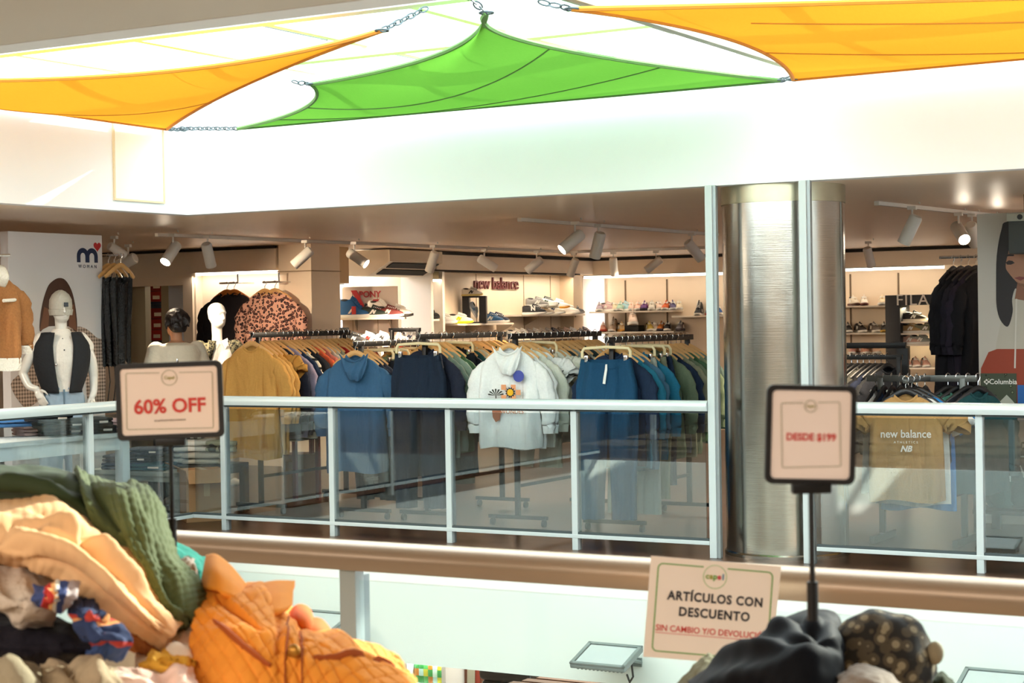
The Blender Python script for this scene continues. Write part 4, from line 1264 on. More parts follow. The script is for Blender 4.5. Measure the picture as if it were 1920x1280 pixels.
zz = bshelf('grey shelf of dark shoes just before the steel pillar', 1268, 1372, 592)
brow([(1311, 'black trainer alone on the shelf before the steel pillar', '1a1c1e', dict(high=True)), (1330, 'dark blue and red trainer before the steel pillar', '2a3450', dict(sole='a04028')), (1347, 'bright blue trainer half behind the tall post', '1f4f8e', {})], zz)
zz = bshelf('lower white shelf of mixed trainers under the pastel shelf', 1122, 1272, 622)
brow([(1131, 'coral pink trainer at the lit corner end of the lower shelf', 'd09078', dict(sole='b8402c')), (1150, 'taupe trainer on the lower shelf', 'b09a84', dict(high=True)), (1166, 'mustard soled trainer on the lower shelf', 'c8a878', dict(sole='c88a30')), (1218, 'yellow trainer on the lower shelf', 'd8c060', {}), (1228, 'cream grey trainer beside the yellow one', 'c8beb0', {}),
      (1240, 'orange and black trainer on the lower shelf', 'd07a34', dict(sole='3a3038')), (1252, 'black trainer with a white sole line on the lower shelf', '221e22', {}), (1276, 'grey and black trainer at the pillar end of the lower shelf', '7a7880', dict(sole='3a3440'))], zz)
rs = on_back(1193, 612)
t = thing('display_riser', 'black riser lifting a big pale shoe above the lower shelf', 'riser', (rs.x, LV - .22, zz))
MB().box(-.11, .11, -.1, .1, 0, .09, .006).build('block', BLACK, t)
shoe('big pale pink high top on the black riser', (rs.x, LV - .27, zz + .09), FRONT, 'e6cfbc', high=True, sc=1.6)
zz = bshelf('upper white shelf beyond the steel pillar', 1560, 1668, 574)
brow([(1601, 'white and brown shoe right beside the steel pillar', 'd8ccb8', dict(sole='5a3a2c')), (1621, 'white shoe with a maroon sole beyond the pillar', 'e8dcd0', dict(sole='6e3a34')), (1655, 'cream trainer against the black display arch', 'e8d4b0', {})], zz)
zz = bshelf('lower white shelf beyond the steel pillar', 1560, 1668, 624)
brow([(1590, 'black shoe on the lower shelf touching the steel pillar', '2a2826', {}), (1613, 'dark brown shoe on the lower shelf beyond the pillar', '2c2320', {}), (1639, 'grey brown shoe on the lower shelf beyond the pillar', '6a6058', {}), (1658, 'black shoe with a yellow sole against the black arch', '2e2c28', dict(sole='d8b050'))], zz)
zz = bshelf('third white shelf low beyond the steel pillar', 1560, 1668, 664)
brow([(1598, 'rose shoe on the third shelf beyond the pillar', 'd8a498', {}), (1618, 'pink shoe on the third shelf beyond the pillar', 'dca890', {}), (1641, 'pale peach shoe on the third shelf beyond the pillar', 'e6c4a8', {})], zz)
# black arch with white letters
av = LV - .9
aL, aR, aT = pick(1664, 560, v=av).x, pick(1790, 560, v=av).x, pick(1700, 553, v=av).z
iL, iR, iT = pick(1692, 575, v=av).x, pick(1768, 575, v=av).x, pick(1700, 572, v=av).z
t = thing('display_arch', 'tall black display arch with white lettering around lit shoe shelves', 'display unit', ((aL + aR) / 2, av, 0))
hx = (aR - aL) / 2; c0 = (aL + aR) / 2
NAVYB = plain('arch_black', '22262c', .5)
MB().box(-hx, iL - c0, -.1, .3, 0, aT, .004).build('side_panel', NAVYB, t)
MB().box(iR - c0, hx, -.1, .3, 0, aT, .004).build('side_panel', NAVYB, t)
MB().box(iL - c0, iR - c0, -.1, .3, iT, aT, .004).build('header', NAVYB, t)
for xx in (1701,):
    lx = pick(1705, 563, v=av - .1)
    text('lettering', 'FILA', .20, plain('print_white', 'f4f2ea', .8), t, (lx.x - c0 + .04, -.108, lx.z), 0, .006, 0, 1.05, space=1.12)
for i, yy in enumerate((602, 624, 645, 688)):
    zz = pick(1715, yy, v=av + .1).z
    MB().box(iL - c0, iR - c0, -.08, .3, zz - .02, zz).build('shelf_board', SHELFW, t, smooth=False)
    its = [[(1716, 'black trainer with a white sole, topmost inside the black arch', '26221e', dict(sole='e8e0d0', yaw=R(62)))],
           [(1710, 'tan trainer on the second shelf of the black arch', 'b09060', dict(yaw=R(62))), (1738, 'olive trainer on the second shelf of the black arch', '7a7a60', dict(yaw=R(62)))],
           [(1708, 'dusty pink trainer on the third shelf of the black arch', 'cfa898', dict(yaw=R(62))), (1728, 'grey trainer on the third shelf of the black arch', '9aa098', dict(yaw=R(62)))],
           [(1700, 'rose trainer at the bottom of the black arch, by its side panel', 'd0a090', {}), (1717, 'peach trainer at the bottom of the black arch', 'd8ac98', {}), (1735, 'blush trainer at the bottom of the black arch', 'd4a694', {})]][i]
    for x, lab, up, kw in its:
        shoe(lab, (pick(x, yy, v=av + .05).x, av + .05, zz), FRONT + kw.pop('yaw', 0), up, sc=1.1, group='shoes in the black arch', **kw)
area('arch_light', (c0, av + .1, iT - .03), .5, .1, 5, (1, .82, .5))
# ------------------------------------------------------------------ lighting tracks and spotlights
def track(label, p, q):
    p, q = Vector((p.x, p.y, SO)), Vector((q.x, q.y, SO))
    L = (q - p).length
    t = thing('lighting_track', label, 'lighting track', p, math.atan2(q.y - p.y, q.x - p.x), 'lighting tracks on the ceiling')
    MB().box(0, L, -.017, .017, -.03, 0, .002).build('rail', SPOTW, t, smooth=False)
    MB().box(0, L, -.006, .006, -.0315, -.03).build('groove', plain('track_groove', '8a8074', .5), t, smooth=False)
    MB().box(-.02, .0, -.02, .02, -.033, 0, .002).build('end_cap', SPOTW, t, smooth=False)
ta, tb_ = pick(296, 437, z=SO), pick(1062, 470, z=SO)
track('longest lighting track, running from the doorway side to the far corner', ta, tb_)
tc_, td = pick(976, 408, z=SO), pick(1345, 437, z=SO)
track('lighting track above the white hoodie rack', tc_, td)
te, tf = pick(1645, 377, z=SO), pick(1930, 408, z=SO)
track('lighting track beyond the steel pillar', te, tf)
tg, th_ = pick(1050, 471, z=SO), pick(1345, 461, z=SO)
track('lighting track parallel to the far shoe wall', tg, th_)

CR = FINV.to_3x3() @ CAM_M.to_3x3()
def spot(label, x, y, ax, lit=False, power=140, size=1.0, glow=None):
    """lamp hanging below the ceiling at pixel (x, y) = its stem top; ax = axis toward the lens, in view directions (right, up, away)"""
    p = pick(x, y, z=SO - .03)
    t = thing('track_spotlight', label, 'spotlight', p, 0, 'white track spotlights')
    d = Vector((CR @ Vector((ax[0], ax[1], -ax[2])))).normalized()
    rot = d.to_track_quat('-Z', 'Y').to_matrix().to_4x4()
    MB().box(-.035, .035, -.018, .018, -.03, 0, .003).build('adapter', SPOTW, t, smooth=False)
    MB().tube([(0, 0, -.03), (0, 0, -.13 * size)], .009 * size, 8).build('stem', SPOTW, t)
    c = Vector((0, 0, -.15 * size)) + d * .04 * size
    M = Matrix.Translation(c) @ rot
    r, h = .052 * size, .12 * size
    hd_ = MB().lathe([(.0, h), (r * .8, h), (r, h - .015), (r, -h), (r * .93, -h), (r * .88, -h + .02)], n=20, caps=False).build('lamp_head', SPOTW, t, rot=M)
    MB().lathe([(0, -h + .022), (r * .88, -h + .02)], n=20, caps=False).build('lens', glow or LENS, hd_)
    MB().tube([(r + .002, 0, h * .2), (r + .012, 0, h * .1), (r * .4, 0, h * 1.1)], .006, 6).build('yoke', SPOTW, t)
    ld = bpy.data.lights.new('lamp', 'SPOT')
    ld.energy, ld.color = power, WARM
    ld.spot_size, ld.spot_blend = R(75), .7
    ld.shadow_soft_size = r * .7
    lo = bpy.data.objects.new('lamp', ld)
    COL.objects.link(lo)
    lo.parent = t
    lo.matrix_local = Matrix.Translation(c + d * (h + .015)) @ rot
    return t
spot('glowing spotlight by the doorway, lens toward the atrium', 324, 438, (-.35, -.75, -.62), power=95)
spot('spotlight next to the glowing one, aimed away over the dark jacket', 389, 441, (.12, -.85, .5), power=30)
spot('spotlight aimed at the pale pillar, lens down', 572, 450, (-.72, -.62, .1), power=14)
spot('spotlight with a visible bright lens over the red V logo', 664, 453, (.78, -.52, -.25), power=60)
spot('spotlight hanging over the narrow white niche', 812, 459, (-.3, -.88, .4))
spot('spotlight over the black display box shelf', 908, 466, (.8, -.5, .3), power=45)
spot('spotlight right above the red wall lettering', 1006, 470, (-.75, -.6, .35), power=45)
spot('spotlight in the far corner above the crowded shelf', 1076, 474, (-.3, -.85, .4), power=45)
spot('large spotlight with a glowing lens on the track above the white hoodie', 1078, 415, (-.72, -.60, -.28), power=110)
spot('large spotlight beside the one with the glowing lens, pointing down', 1122, 420, (-.2, -.9, .35))
spot('spotlight aimed toward the steel pillar', 1297, 436, (.62, -.7, .35))
spot('spotlight on the far track above the pastel shelf', 1150, 472, (.1, -.9, .4), power=20)
spot('spotlight on the far track beside the light strip', 1230, 470, (-.75, -.6, .3), power=45)
spot('spotlight pointing down beyond the steel pillar', 1710, 386, (-.35, -.85, .3))
spot('dazzling spotlight above the long black jackets', 1797, 398, (.10, -.55, -.83), power=110)
spot('dazzling spotlight beside the poster of the dark haired woman', 1857, 404, (.18, -.5, -.85), power=110)
spot('dim spotlight behind the dazzling one above the black jackets', 1822, 400, (.3, -.6, .6))
spot('spotlight on the cornice side above the black display arch', 1628, 452, (.3, -.85, .4))
spot('spotlight close to the corner of the tall poster panel', 214, 442, (.5, -.35, .6), size=.8)
spot('big pale spotlight behind the wooden hangers', 240, 458, (-.8, -.35, .3), size=1.15)

# air conditioning cassette
a = pick(693, 462, z=2.46); b_ = pick(818, 472, z=2.46)
t = thing('air_conditioner', 'beige ceiling air conditioner with two dark slots above the red logo panel', 'air conditioner', (WU + .2, 7.35, 2.16))
MB().prism([(-.35, .30), (.25, .30), (.25, .16), (-.05, .0), (-.35, .0)], -.75, .42, 'xz').build('housing', plain('aircon_beige', 'd3c3aa', .5), t, smooth=False)
for k in range(2):
    x0, z0 = .235 - k * .14, .148 - k * .075
    MB().prism([(x0, z0), (x0 - .10, z0 - .054), (x0 - .096, z0 - .062), (x0 + .004, z0 - .008)], -.66, .36, 'xz').build('louvre_slot', plain('slot_black', '0e0d0d', .8), t, smooth=False)

# ------------------------------------------------------------------ tall poster panel with the logo
LPU = -6.0
def on_lp(x, y): return pick(x, y, u=LPU)
pl, pr, ptz = on_lp(18, 600).y, on_lp(194, 600).y, on_lp(100, 437).z
t = thing('poster_panel', 'tall white poster panel printed with a long haired woman in a plaid coat', 'poster panel', (LPU, (pl + pr) / 2, 0))
pc_ = (pl + pr) / 2
MB().box(-.09, 0, pl - pc_, pr - pc_, 0, ptz, .003).build('panel', plain('poster_white', 'e6e2e0', .45), t, smooth=False)
def print_on(root, plane, name, px, col, lay, mat=None):
    mb = MB()
    P = [pick(x, y, **plane) for x, y in px]
    loc = FINV @ root.matrix_world.translation
    if len(P) >= 7:
        n = len(P)
        P = [.5 * ((2 * P[k]) + (P[(k + 1) % n] - P[k - 1]) * f + (2 * P[k - 1] - 5 * P[k] + 4 * P[(k + 1) % n] - P[(k + 2) % n]) * f * f + (3 * P[k] - P[k - 1] - 3 * P[(k + 1) % n] + P[(k + 2) % n]) * f ** 3) for k in range(n) for f in (0, .25, .5, .75)]
    if 'u' in plane: mb.prism([(q.y - loc.y, q.z - loc.z) for q in P], lay * .0015, lay * .0015 + .001, 'yz')
    else: mb.prism([(q.x - loc.x, q.z - loc.z) for q in P], -lay * .0015 - .001, -lay * .0015, 'xz')
    return mb.build(name, mat or plain('ink_' + col, col, .5), root, smooth=False)
bpy.context.view_layer.update()
LP = dict(u=LPU)
print_on(t, LP, 'print_coat', [(48, 690), (70, 645), (100, 622), (150, 612), (180, 632), (195, 650), (195, 760), (165, 752), (150, 700), (60, 760), (42, 760), (20, 720)], '8a6a50', 1, plaid('plaid_print'))
print_on(t, LP, 'print_hair', [(74, 620), (78, 575), (88, 540), (98, 527), (110, 521), (122, 525), (133, 543), (140, 570), (144, 605), (142, 622), (128, 612), (88, 612)], '4a2e22', 2)
print_on(t, LP, 'print_hair_ends', [(74, 620), (82, 575), (92, 580), (90, 612)], '7a4c34', 3)
print_on(t, LP, 'print_hair_ends', [(143, 620), (138, 570), (130, 575), (128, 612)], '7a4c34', 3)
# the logo: a rounded letter m, a heart and small lettering
NAVYI = plain('ink_navy', '16284a', .5)
m = MB()
my0, my1, mz0, mz1 = on_lp(144, 490).y - pc_, on_lp(183, 490).y - pc_, on_lp(165, 492).z, on_lp(165, 465).z
mw = (my1 - my0) / 2 * 1.14; mh = mz1 - mz0
for k in range(2):
    o0 = my0 + k * (my1 - my0 - mw)
    ro, ri = mw / 2, mw / 2 * .42
    cz = mz1 - ro
    outp = [(o0, mz0)] + [(o0 + ro - ro * math.cos(PI * i / 14), cz + ro * math.sin(PI * i / 14)) for i in range(15)] + [(o0 + mw, mz0), (o0 + ro + ri, mz0)] + [(o0 + ro + ri * math.cos(PI * i / 10), cz + ri * math.sin(PI * i / 10)) for i in range(11)] + [(o0 + ro - ri, mz0)]
    m.prism(outp, .0015 + k * .0004, .003 + k * .0004, 'yz')
m.build('logo_letter', NAVYI, t, smooth=False)
hc = on_lp(182, 462); hs = .045
hp = [(hc.y - pc_ + hs * 1.0 * (16 * math.sin(a_) ** 3) / 16, hc.z + hs * (13 * math.cos(a_) - 5 * math.cos(2 * a_) - 2 * math.cos(3 * a_) - math.cos(4 * a_)) / 16) for a_ in [2 * PI * i / 28 for i in range(28)]]
MB().prism(hp, .0015, .003, 'yz').build('logo_heart', plain('ink_red', 'c0282c', .5), t, smooth=False)
text('logo_lettering', 'WOMAN', .04, NAVYI, t, (.002, (my0 + my1) / 2, mz0 - .035), R(90), .0006, space=1.75)

# ------------------------------------------------------------------ figures
def chain(mb, pts, rs, n=12, flat=1.0):
    P = [Vector(p) for p in pts]; pp = []; rr = []
    steps = max(8, 6 * (len(P) - 1))
    for k in range(steps + 1):
        q = k / steps * (len(P) - 1); i = min(int(q), len(P) - 2); f = q - i
        a_ = P[max(i - 1, 0)]; b2 = P[i]; c2 = P[i + 1]; d2 = P[min(i + 2, len(P) - 1)]
        pp.append(.5 * ((2 * b2) + (c2 - a_) * f + (2 * a_ - 5 * b2 + 4 * c2 - d2) * f * f + (3 * b2 - a_ - 3 * c2 + d2) * f ** 3))
        rr.append(rs[i] * (1 - f) + rs[i + 1] * f)
    mb.tube(pp, rr, n, flat=flat)
    mb.ball(pp[0], rr[0] * .99); mb.ball(pp[-1], rr[-1] * .99)


def torso(mb, secs, n=20):
    mb.loft([ell((x, y, z), rx, ry, n) for x, y, z, rx, ry in secs])


def head(mb, c, yaw=0.0, s=1.0, face=True):
    """skull, jaw, nose, brow, lips and ears; c = centre of the head, front toward -y turned by yaw"""
    hb = MB()
    prof = [(-.118, .004, .028, .020), (-.108, -.028, .036, .034), (-.085, -.026, .054, .060), (-.05, -.012, .066, .082), (-.01, .0, .073, .093), (.04, .006, .077, .098), (.08, .008, .070, .088), (.108, .008, .048, .060), (.122, .008, .018, .022)]
    hb.loft([ell((0, y, z), rx, ry, 20) for z, y, rx, ry in prof])
    if face:
        hb.tube([(0, -.088, .025), (0, -.103, -.005), (0, -.112, -.028), (0, -.095, -.038)], [.008, .011, .015, .010], 8)
        hb.tube([(-.045, -.078, .03), (-.02, -.092, .034), (.02, -.092, .034), (.045, -.078, .03)], .010, 8)
        hb.tube([(-.024, -.082, -.064), (0, -.094, -.063), (.024, -.082, -.064)], [.005, .009, .005], 8)
        for sd in (-1, 1):
            hb.ball((sd * .03, -.078, .012), .015, .012, .009)
            hb.ball((sd * .074, .008, -.005), .012, .022, .034)
    bmesh.ops.transform(hb.bm, matrix=Matrix.Translation(c) @ Matrix.Rotation(yaw, 4, 'Z') @ Matrix.Scale(s, 4), verts=hb.bm.verts)
    tm = bpy.data.meshes.new('head_tmp'); hb.bm.to_mesh(tm); hb.bm.free()
    mb.bm.from_mesh(tm); bpy.data.meshes.remove(tm)


def hand(mb, w, d, side, palm_n=(0, -1, 0), curl=.5, s=1.0):
    """palm, four fingers and a thumb; w wrist, d direction of the fingers, palm_n palm normal"""
    w = Vector(w); d = Vector(d).normalized(); pn = Vector(palm_n).normalized()
    sv = d.cross(pn).normalized() * side
    pn = sv.cross(d).normalized() if side > 0 else d.cross(sv).normalized()
    mb.tube([w, w + d * .04 * s, w + d * .085 * s], [.024 * s, .036 * s, .034 * s], 10, flat=.5)
    for i, (o, L) in enumerate(((-.030, .070), (-.010, .082), (.011, .076), (.030, .060))):
        b0 = w + d * .080 * s + sv * o * s
        b1 = b0 + (d + sv * o * 3).normalized() * L * .5 * s
        b2 = b1 + (d * math.cos(curl) + pn * math.sin(curl)).normalized() * L * .5 * s
        mb.tube([b0, b1, b2], [.0095 * s, .0088 * s, .007 * s], 8)
        mb.ball(b2, .007 * s)
    t0 = w + d * .025 * s - sv * .03 * s
    t1 = t0 + (d * .7 - sv * .6 + pn * .2).normalized() * .038 * s
    t2 = t1 + (d * .9 - sv * .15 + pn * .3).normalized() * .032 * s
    mb.tube([t0, t1, t2], [.013 * s, .011 * s, .008 * s], 8)
    mb.ball(t2, .008 * s)


DEN = plain('denim', '8fa3b4', .85, 0, .18, .3, 18)
# mannequin with beanie and black gilet
mp = pick(116, 700, u=-5.48)
zc = lambda y: pick(116, y, u=-5.48).z
tm_ = thing('mannequin', 'white mannequin in beanie, cream henley, black gilet and jeans before the poster', 'mannequin', (mp.x, mp.y, 0), facing(mp) + .12)
hz = zc(578)                      # middle of the head
sh = zc(630)                      # shoulder line
wz = zc(722)                      # waist
cz_ = zc(775)                     # crotch
bd = MB()
torso(bd, [(0, 0, cz_ - .02, .13, .08), (0, 0, cz_ + .08, .165, .11), (0, 0, wz, .125, .088), (0, -.01, (wz + sh) / 2, .14, .10), (0, 0, sh - .06, .165, .095), (0, .005, sh, .13, .07), (0, .005, sh + .035, .06, .05)])
chain(bd, [(0, .0, sh), (0, -.005, sh + .08), (0, -.0, hz - .07)], [.055, .047, .05])
head(bd, Vector((0, -.01, hz)), .15, 1.0)
for sd in (-1, 1):
    chain(bd, [(sd * .085, 0, cz_ + .05), (sd * .095, -.02, cz_ * .55), (sd * .10, .01, .10)], [.088, .062, .04])
    chain(bd, [(sd * .10, .02, .05), (sd * .105, -.06, .035), (sd * .11, -.14, .03)], [.04, .04, .028])
elx = -.30
wr = Vector((-.205, -.06, wz - .02))
chain(bd, [(-.165, 0, sh - .03), (-.25, .01, sh - .17), (elx, .03, sh - .29)], [.052, .043, .036])
chain(bd, [(elx, .03, sh - .29), (-.26, -.02, sh - .39), tuple(wr)], [.036, .032, .024])
hand(bd, wr, (.35, -.25, -.9), -1, (.5, .5, 0), .35)
chain(bd, [(.165, 0, sh - .03), (.235, .01, sh - .2), (.25, .01, sh - .33)], [.052, .043, .036])
chain(bd, [(.25, .01, sh - .33), (.245, -.02, sh - .45), (.225, -.04, wz - .1)], [.036, .030, .023])
hand(bd, (.225, -.04, wz - .1), (-.05, -.1, -1), 1, (-1, 0, 0), .3)
remeshed(bd.build('body', MANNEQ, tm_), .0075, 2)
bn = MB()
bn.loft([ell((0, -.004, hz + z), rx, ry, 24) for z, rx, ry in ((-.04, .088, .108), (.02, .092, .113), (.07, .088, .106), (.11, .068, .083), (.135, .04, .05), (.148, .014, .018))])
bn.loft([ell((0, -.006, hz + z), rx, ry, 24) for z, rx, ry in ((-.055, .090, .110), (-.01, .097, .118), (-.005, .09, .11))])
be = bn.build('beanie', cloth('b9b3a6'), tm_)
MB().box(.012, .046, -.128, -.112, hz + .012, hz + .046, .003).build('patch', plain('patch_dark', '2a3036', .6), be)
bn = MB()
torso(bn, [(0, 0, wz - .06, .15, .115), (0, 0, wz + .03, .142, .108), (0, -.01, (wz + sh) / 2, .158, .122), (0, 0, sh - .06, .182, .112), (0, .004, sh + .0, .14, .088), (0, .004, sh + .025, .085, .072), (0, .004, sh + .06, .062, .062)])
for sd in (-1, 1): chain(bn, [(sd * .15, 0, sh - .03), (sd * .2, .005, sh - .09)], [.065, .062])
hl_ = remeshed(bn.build('henley', cloth('e6dfd4'), tm_), .010, 3)
for k in range(4): MB().ball((.0 + .004 * k, -.124 + .016 * abs(k - 2.2), sh - .02 - k * .045), .006).build('button', DKGREY, hl_)
gv = MB()
for sd in (-1, 1):
    def gs(a_, b2, sd=sd):
        th = -1.28 + a_ * 3.0       # from the front opening round to the back
        z = (sh + .03) * (1 - b2) + (wz - .06) * b2
        rx = .155 + .055 * math.sin(PI * min(1, b2 * .9 + .15)) ; ry = .128 + .02 * b2
        if b2 < .2: rx *= .72 + 1.4 * b2
        return Vector((sd * rx * math.cos(th) * (1.0) + sd * .03 * (1 - b2), ry * math.sin(th) - .008, z + .004 * math.sin(9 * a_)))
    gv.grid(gs, 26, 18)
gm = gv.solid(.018).build('gilet', plain('gilet_black', '14171c', .85, 0, .2, .4, 60), tm_, angle=180)
MB().ball((-.06, -.142, wz + .17), .011, .007, .011).build('snap', CHROME, gm)
jn = MB()
torso(jn, [(0, 0, cz_ - .04, .15, .10), (0, 0, cz_ + .06, .182, .128), (0, 0, cz_ + .14, .176, .122), (0, 0, wz - .01, .142, .104)])
for sd in (-1, 1): chain(jn, [(sd * .09, 0, cz_ + .03), (sd * .1, -.015, cz_ * .55), (sd * .105, .0, .14)], [.105, .092, .085])
je = remeshed(jn.build('jeans', DEN, tm_), .011, 2)
MB().loft([ell((0, 0, wz - .03), .15, .112, 24), ell((0, 0, wz + .008), .146, .108, 24)], caps=False).solid(.006).build('waistband', DEN, je)
MB().box(-.006, .006, -.128, -.12, cz_ + .04, wz - .03).build('fly_seam', plain('seam_denim', '5e7484', .8), je)
MB().lathe([(.19, 0), (.19, .015), (.0, .016)], n=28).build('base_plate', plain('base_glass', 'c8d0d0', .2, .4), tm_)

# mannequin with polo and leopard jacket
m2 = pick(408, 700, v=3.0)
zc2 = lambda y: pick(408, y, v=m2.y).z
tm2 = thing('mannequin', 'white mannequin in a white polo, open leopard jacket and beige trousers', 'mannequin', (m2.x, m2.y, 0), facing(m2) + .35)
hz, sh, wz, cz_ = zc2(592), zc2(648), zc2(745), zc2(790)
bd = MB()
torso(bd, [(0, 0, cz_, .13, .085), (0, 0, cz_ + .1, .16, .11), (0, 0, wz, .14, .095), (0, -.01, (wz + sh) / 2, .165, .112), (0, 0, sh - .06, .19, .10), (0, .005, sh, .15, .075), (0, .005, sh + .04, .065, .055)])
chain(bd, [(0, .0, sh), (0, -.005, sh + .09), (0, -.0, hz - .07)], [.06, .052, .055])
head(bd, Vector((0, -.01, hz)), .25, 1.08)
for sd in (-1, 1):
    chain(bd, [(sd * .09, 0, cz_ + .05), (sd * .11, -.02, cz_ * .5), (sd * .13, .01, .10)], [.09, .065, .042])
    chain(bd, [(sd * .13, .02, .05), (sd * .135, -.07, .035), (sd * .15, -.16, .03)], [.042, .04, .03])
    chain(bd, [(sd * .19, 0, sh - .03), (sd * .25, .02, sh - .32), (sd * .24, -.03, sh - .58)], [.055, .04, .027])
    hand(bd, (sd * .24, -.03, sh - .58), (0, -.1, -1), sd, (-sd, 0, 0), .4)
remeshed(bd.build('body', MANNEQ, tm2), .0085, 2)
pb_ = MB()
torso(pb_, [(0, 0, wz - .12, .17, .12), (0, 0, wz, .165, .115), (0, -.01, (wz + sh) / 2, .182, .13), (0, 0, sh - .06, .205, .118), (0, .004, sh, .155, .09), (0, .004, sh + .03, .08, .075)])
po = remeshed(pb_.build('polo', cloth('e9e6e0'), tm2), .011, 3)
for sd in (-1, 1):
    MB().prism([(0, sh + .045), (sd * .07, sh + .075), (sd * .085, sh + .03), (sd * .045, sh - .035)], -.112, -.10, 'xz').build('collar_flap', cloth('e9e6e0'), po)
LEO = blotch('leopard_grey', '6e6a52', '16160f', 48, .5)
lj = MB()
for sd in (-1, 1):
    def gs(a_, b2, sd=sd):
        th = -1.05 + a_ * 2.75
        z = (sh + .03) * (1 - b2) + (wz - .12) * b2
        rx = .19 + .05 * math.sin(PI * min(1, b2 * .8 + .2))
        if b2 < .2: rx *= .75 + 1.25 * b2
        return Vector((sd * (rx * math.cos(th) + .02), (.135 + .02 * b2) * math.sin(th) - .005, z))
    lj.grid(gs, 26, 16)
lj.solid(.02)
for sd in (-1, 1):
    chain(lj, [(sd * .19, 0, sh - .02), (sd * .27, .02, sh - .30), (sd * .265, -.03, sh - .53)], [.082, .07, .055])
    lj.prism([(sd * .06, sh + .05), (sd * .14, sh + .06), (sd * .17, sh - .06), (sd * .12, sh - .14)], -.15, -.135, 'xz')
lj.build('jacket', LEO, tm2, angle=180)
tr = MB()
torso(tr, [(0, 0, cz_ - .03, .16, .115), (0, 0, cz_ + .08, .185, .13), (0, 0, wz - .02, .16, .11)])
for sd in (-1, 1): chain(tr, [(sd * .095, 0, cz_ + .03), (sd * .11, -.015, cz_ * .5), (sd * .125, .0, .10)], [.108, .092, .08])
remeshed(tr.build('trousers', cloth('c9b79c'), tm2), .012, 2)
MB().lathe([(.2, 0), (.2, .015), (.0, .016)], n=28).build('base_plate', plain('base_glass', 'c8d0d0', .2, .4), tm2)

# woman seen from behind by the doorway
wp = pick(332, 700, d=16.0)
zw = lambda y: pick(338, y, d=16.0).z
tw = thing('person', 'person with short dark hair seen from behind in a cream sweater with a tan strap', 'person', (wp.x, wp.y, 0), facing(wp) + PI + .35)
hz, sh, wz, cz_ = zw(607), zw(648), zw(740), .84
bd = MB()
torso(bd, [(0, 0, cz_, .13, .09), (0, .01, cz_ + .1, .175, .12), (0, 0, wz, .14, .10), (0, -.01, (wz + sh) / 2, .16, .115), (0, .01, sh - .06, .19, .105), (0, .015, sh, .15, .08), (0, .01, sh + .04, .062, .058)])
chain(bd, [(0, .01, sh), (0, -.0, sh + .06), (0, -.01, hz - .06)], [.06, .052, .056])
head(bd, Vector((0, -.015, hz)), .30, .98)
for sd in (-1, 1):
    chain(bd, [(sd * .09, 0, cz_ + .05), (sd * .10, -.02, .47), (sd * .10 , .01 , .09)], [.092, .062, .04])
    chain(bd, [(sd * .20, 0, sh - .03), (sd * .26, .0, sh - .28), (sd * .20, -.18, sh - .42)], [.055, .042, .028])
    hand(bd, (sd * .20, -.18, sh - .42), (-sd * .3, -1, .1), sd, (-sd, 0, 0), .7)
remeshed(bd.build('body', SKIN, tw), .0085, 2)
hr = MB()
hr.loft([ell((-.004, .018 + yo, hz + z), rx, ry, 24) for z, rx, ry, yo in ((-.075, .052, .05, .045), (-.055, .07, .078, .028), (-.01, .088, .108, .008), (.05, .093, .112, .002), (.095, .082, .098, 0), (.122, .055, .068, 0), (.134, .02, .026, 0))])
hr.ball((0, .01, hz + .045), .102, .122, .10, 20); hr.ball((-.02, .09, hz + .03), .055, .045, .06); hr.ball((.04, .085, hz - .02), .045, .04, .05); hr.ball((.0, .03, hz + .115), .05, .06, .03)
for k in range(26):
    a_, e_ = k * 2.4, R(-10 + (k * 37) % 80)
    c_ = Vector((.092 * math.cos(a_) * math.cos(e_), .012 + .110 * abs(math.sin(a_)) * math.cos(e_) * (1 if k % 3 else -.5), hz + .04 + .088 * math.sin(e_)))
    hr.tube([c_, c_ + Vector((.018 * math.cos(a_ * 1.3), .03, -.03)), c_ + Vector((.022 * math.cos(a_ * 1.3), .05, -.075))], [.022, .018, .006], 6)
remeshed(hr.build('hair', plain('dark_hair', '231a18', .45, 0, .4, .8, 60), tw), .009, 1)
gl_ = MB()
gl_.tube([(-.078, .01, hz + .012), (-.082, -.06, hz + .014), (-.075, -.105, hz + .012)], .004, 6)
gl_.tube([(-.06 + .024 * math.cos(a_), -.112, hz + .008 + .02 * math.sin(a_)) for a_ in [2 * PI * i / 12 for i in range(13)]], .003, 5)
gl_.build('glasses', DKGREY, tw)
sw = MB()
torso(sw, [(0, .005, wz - .14, .20, .16), (0, 0, wz, .185, .15), (0, -.0, (wz + sh) / 2, .20, .16), (0, .012, sh - .06, .225, .15), (0, .018, sh + .005, .18, .125), (0, .012, sh + .03, .08, .075)])
for sd in (-1, 1): chain(sw, [(sd * .19, 0, sh - .04), (sd * .265, .0, sh - .28), (sd * .21, -.15, sh - .41)], [.085, .07, .05])
swo = remeshed(sw.build('sweater', plain('cream_knit', 'f4e9d2', .9, 0, .06, .4, 45), tw), .011, 3)
MB().tube([(.09, .085, sh + .01), (.06, .135, sh - .1), (.01, .155, sh - .26), (-.06, .16, wz), (-.12, .14, wz - .1)], .013, 6, flat=.3).build('shoulder_strap', plain('strap_tan', 'b0742c', .6), tw)
MB().box(.03, .06, .142, .156, sh - .15, sh - .11, .004).build('buckle', CHROME, tw)
pt_ = MB()
torso(pt_, [(0, 0, cz_ - .03, .155, .11), (0, .01, cz_ + .09, .19, .135), (0, 0, wz - .08, .16, .12)])
for sd in (-1, 1): chain(pt_, [(sd * .095, 0, cz_ + .03), (sd * .105, -.015, .46), (sd * .105, .0, .10)], [.105, .082, .065])
remeshed(pt_.build('trousers', cloth('17181c'), tw), .012, 2)
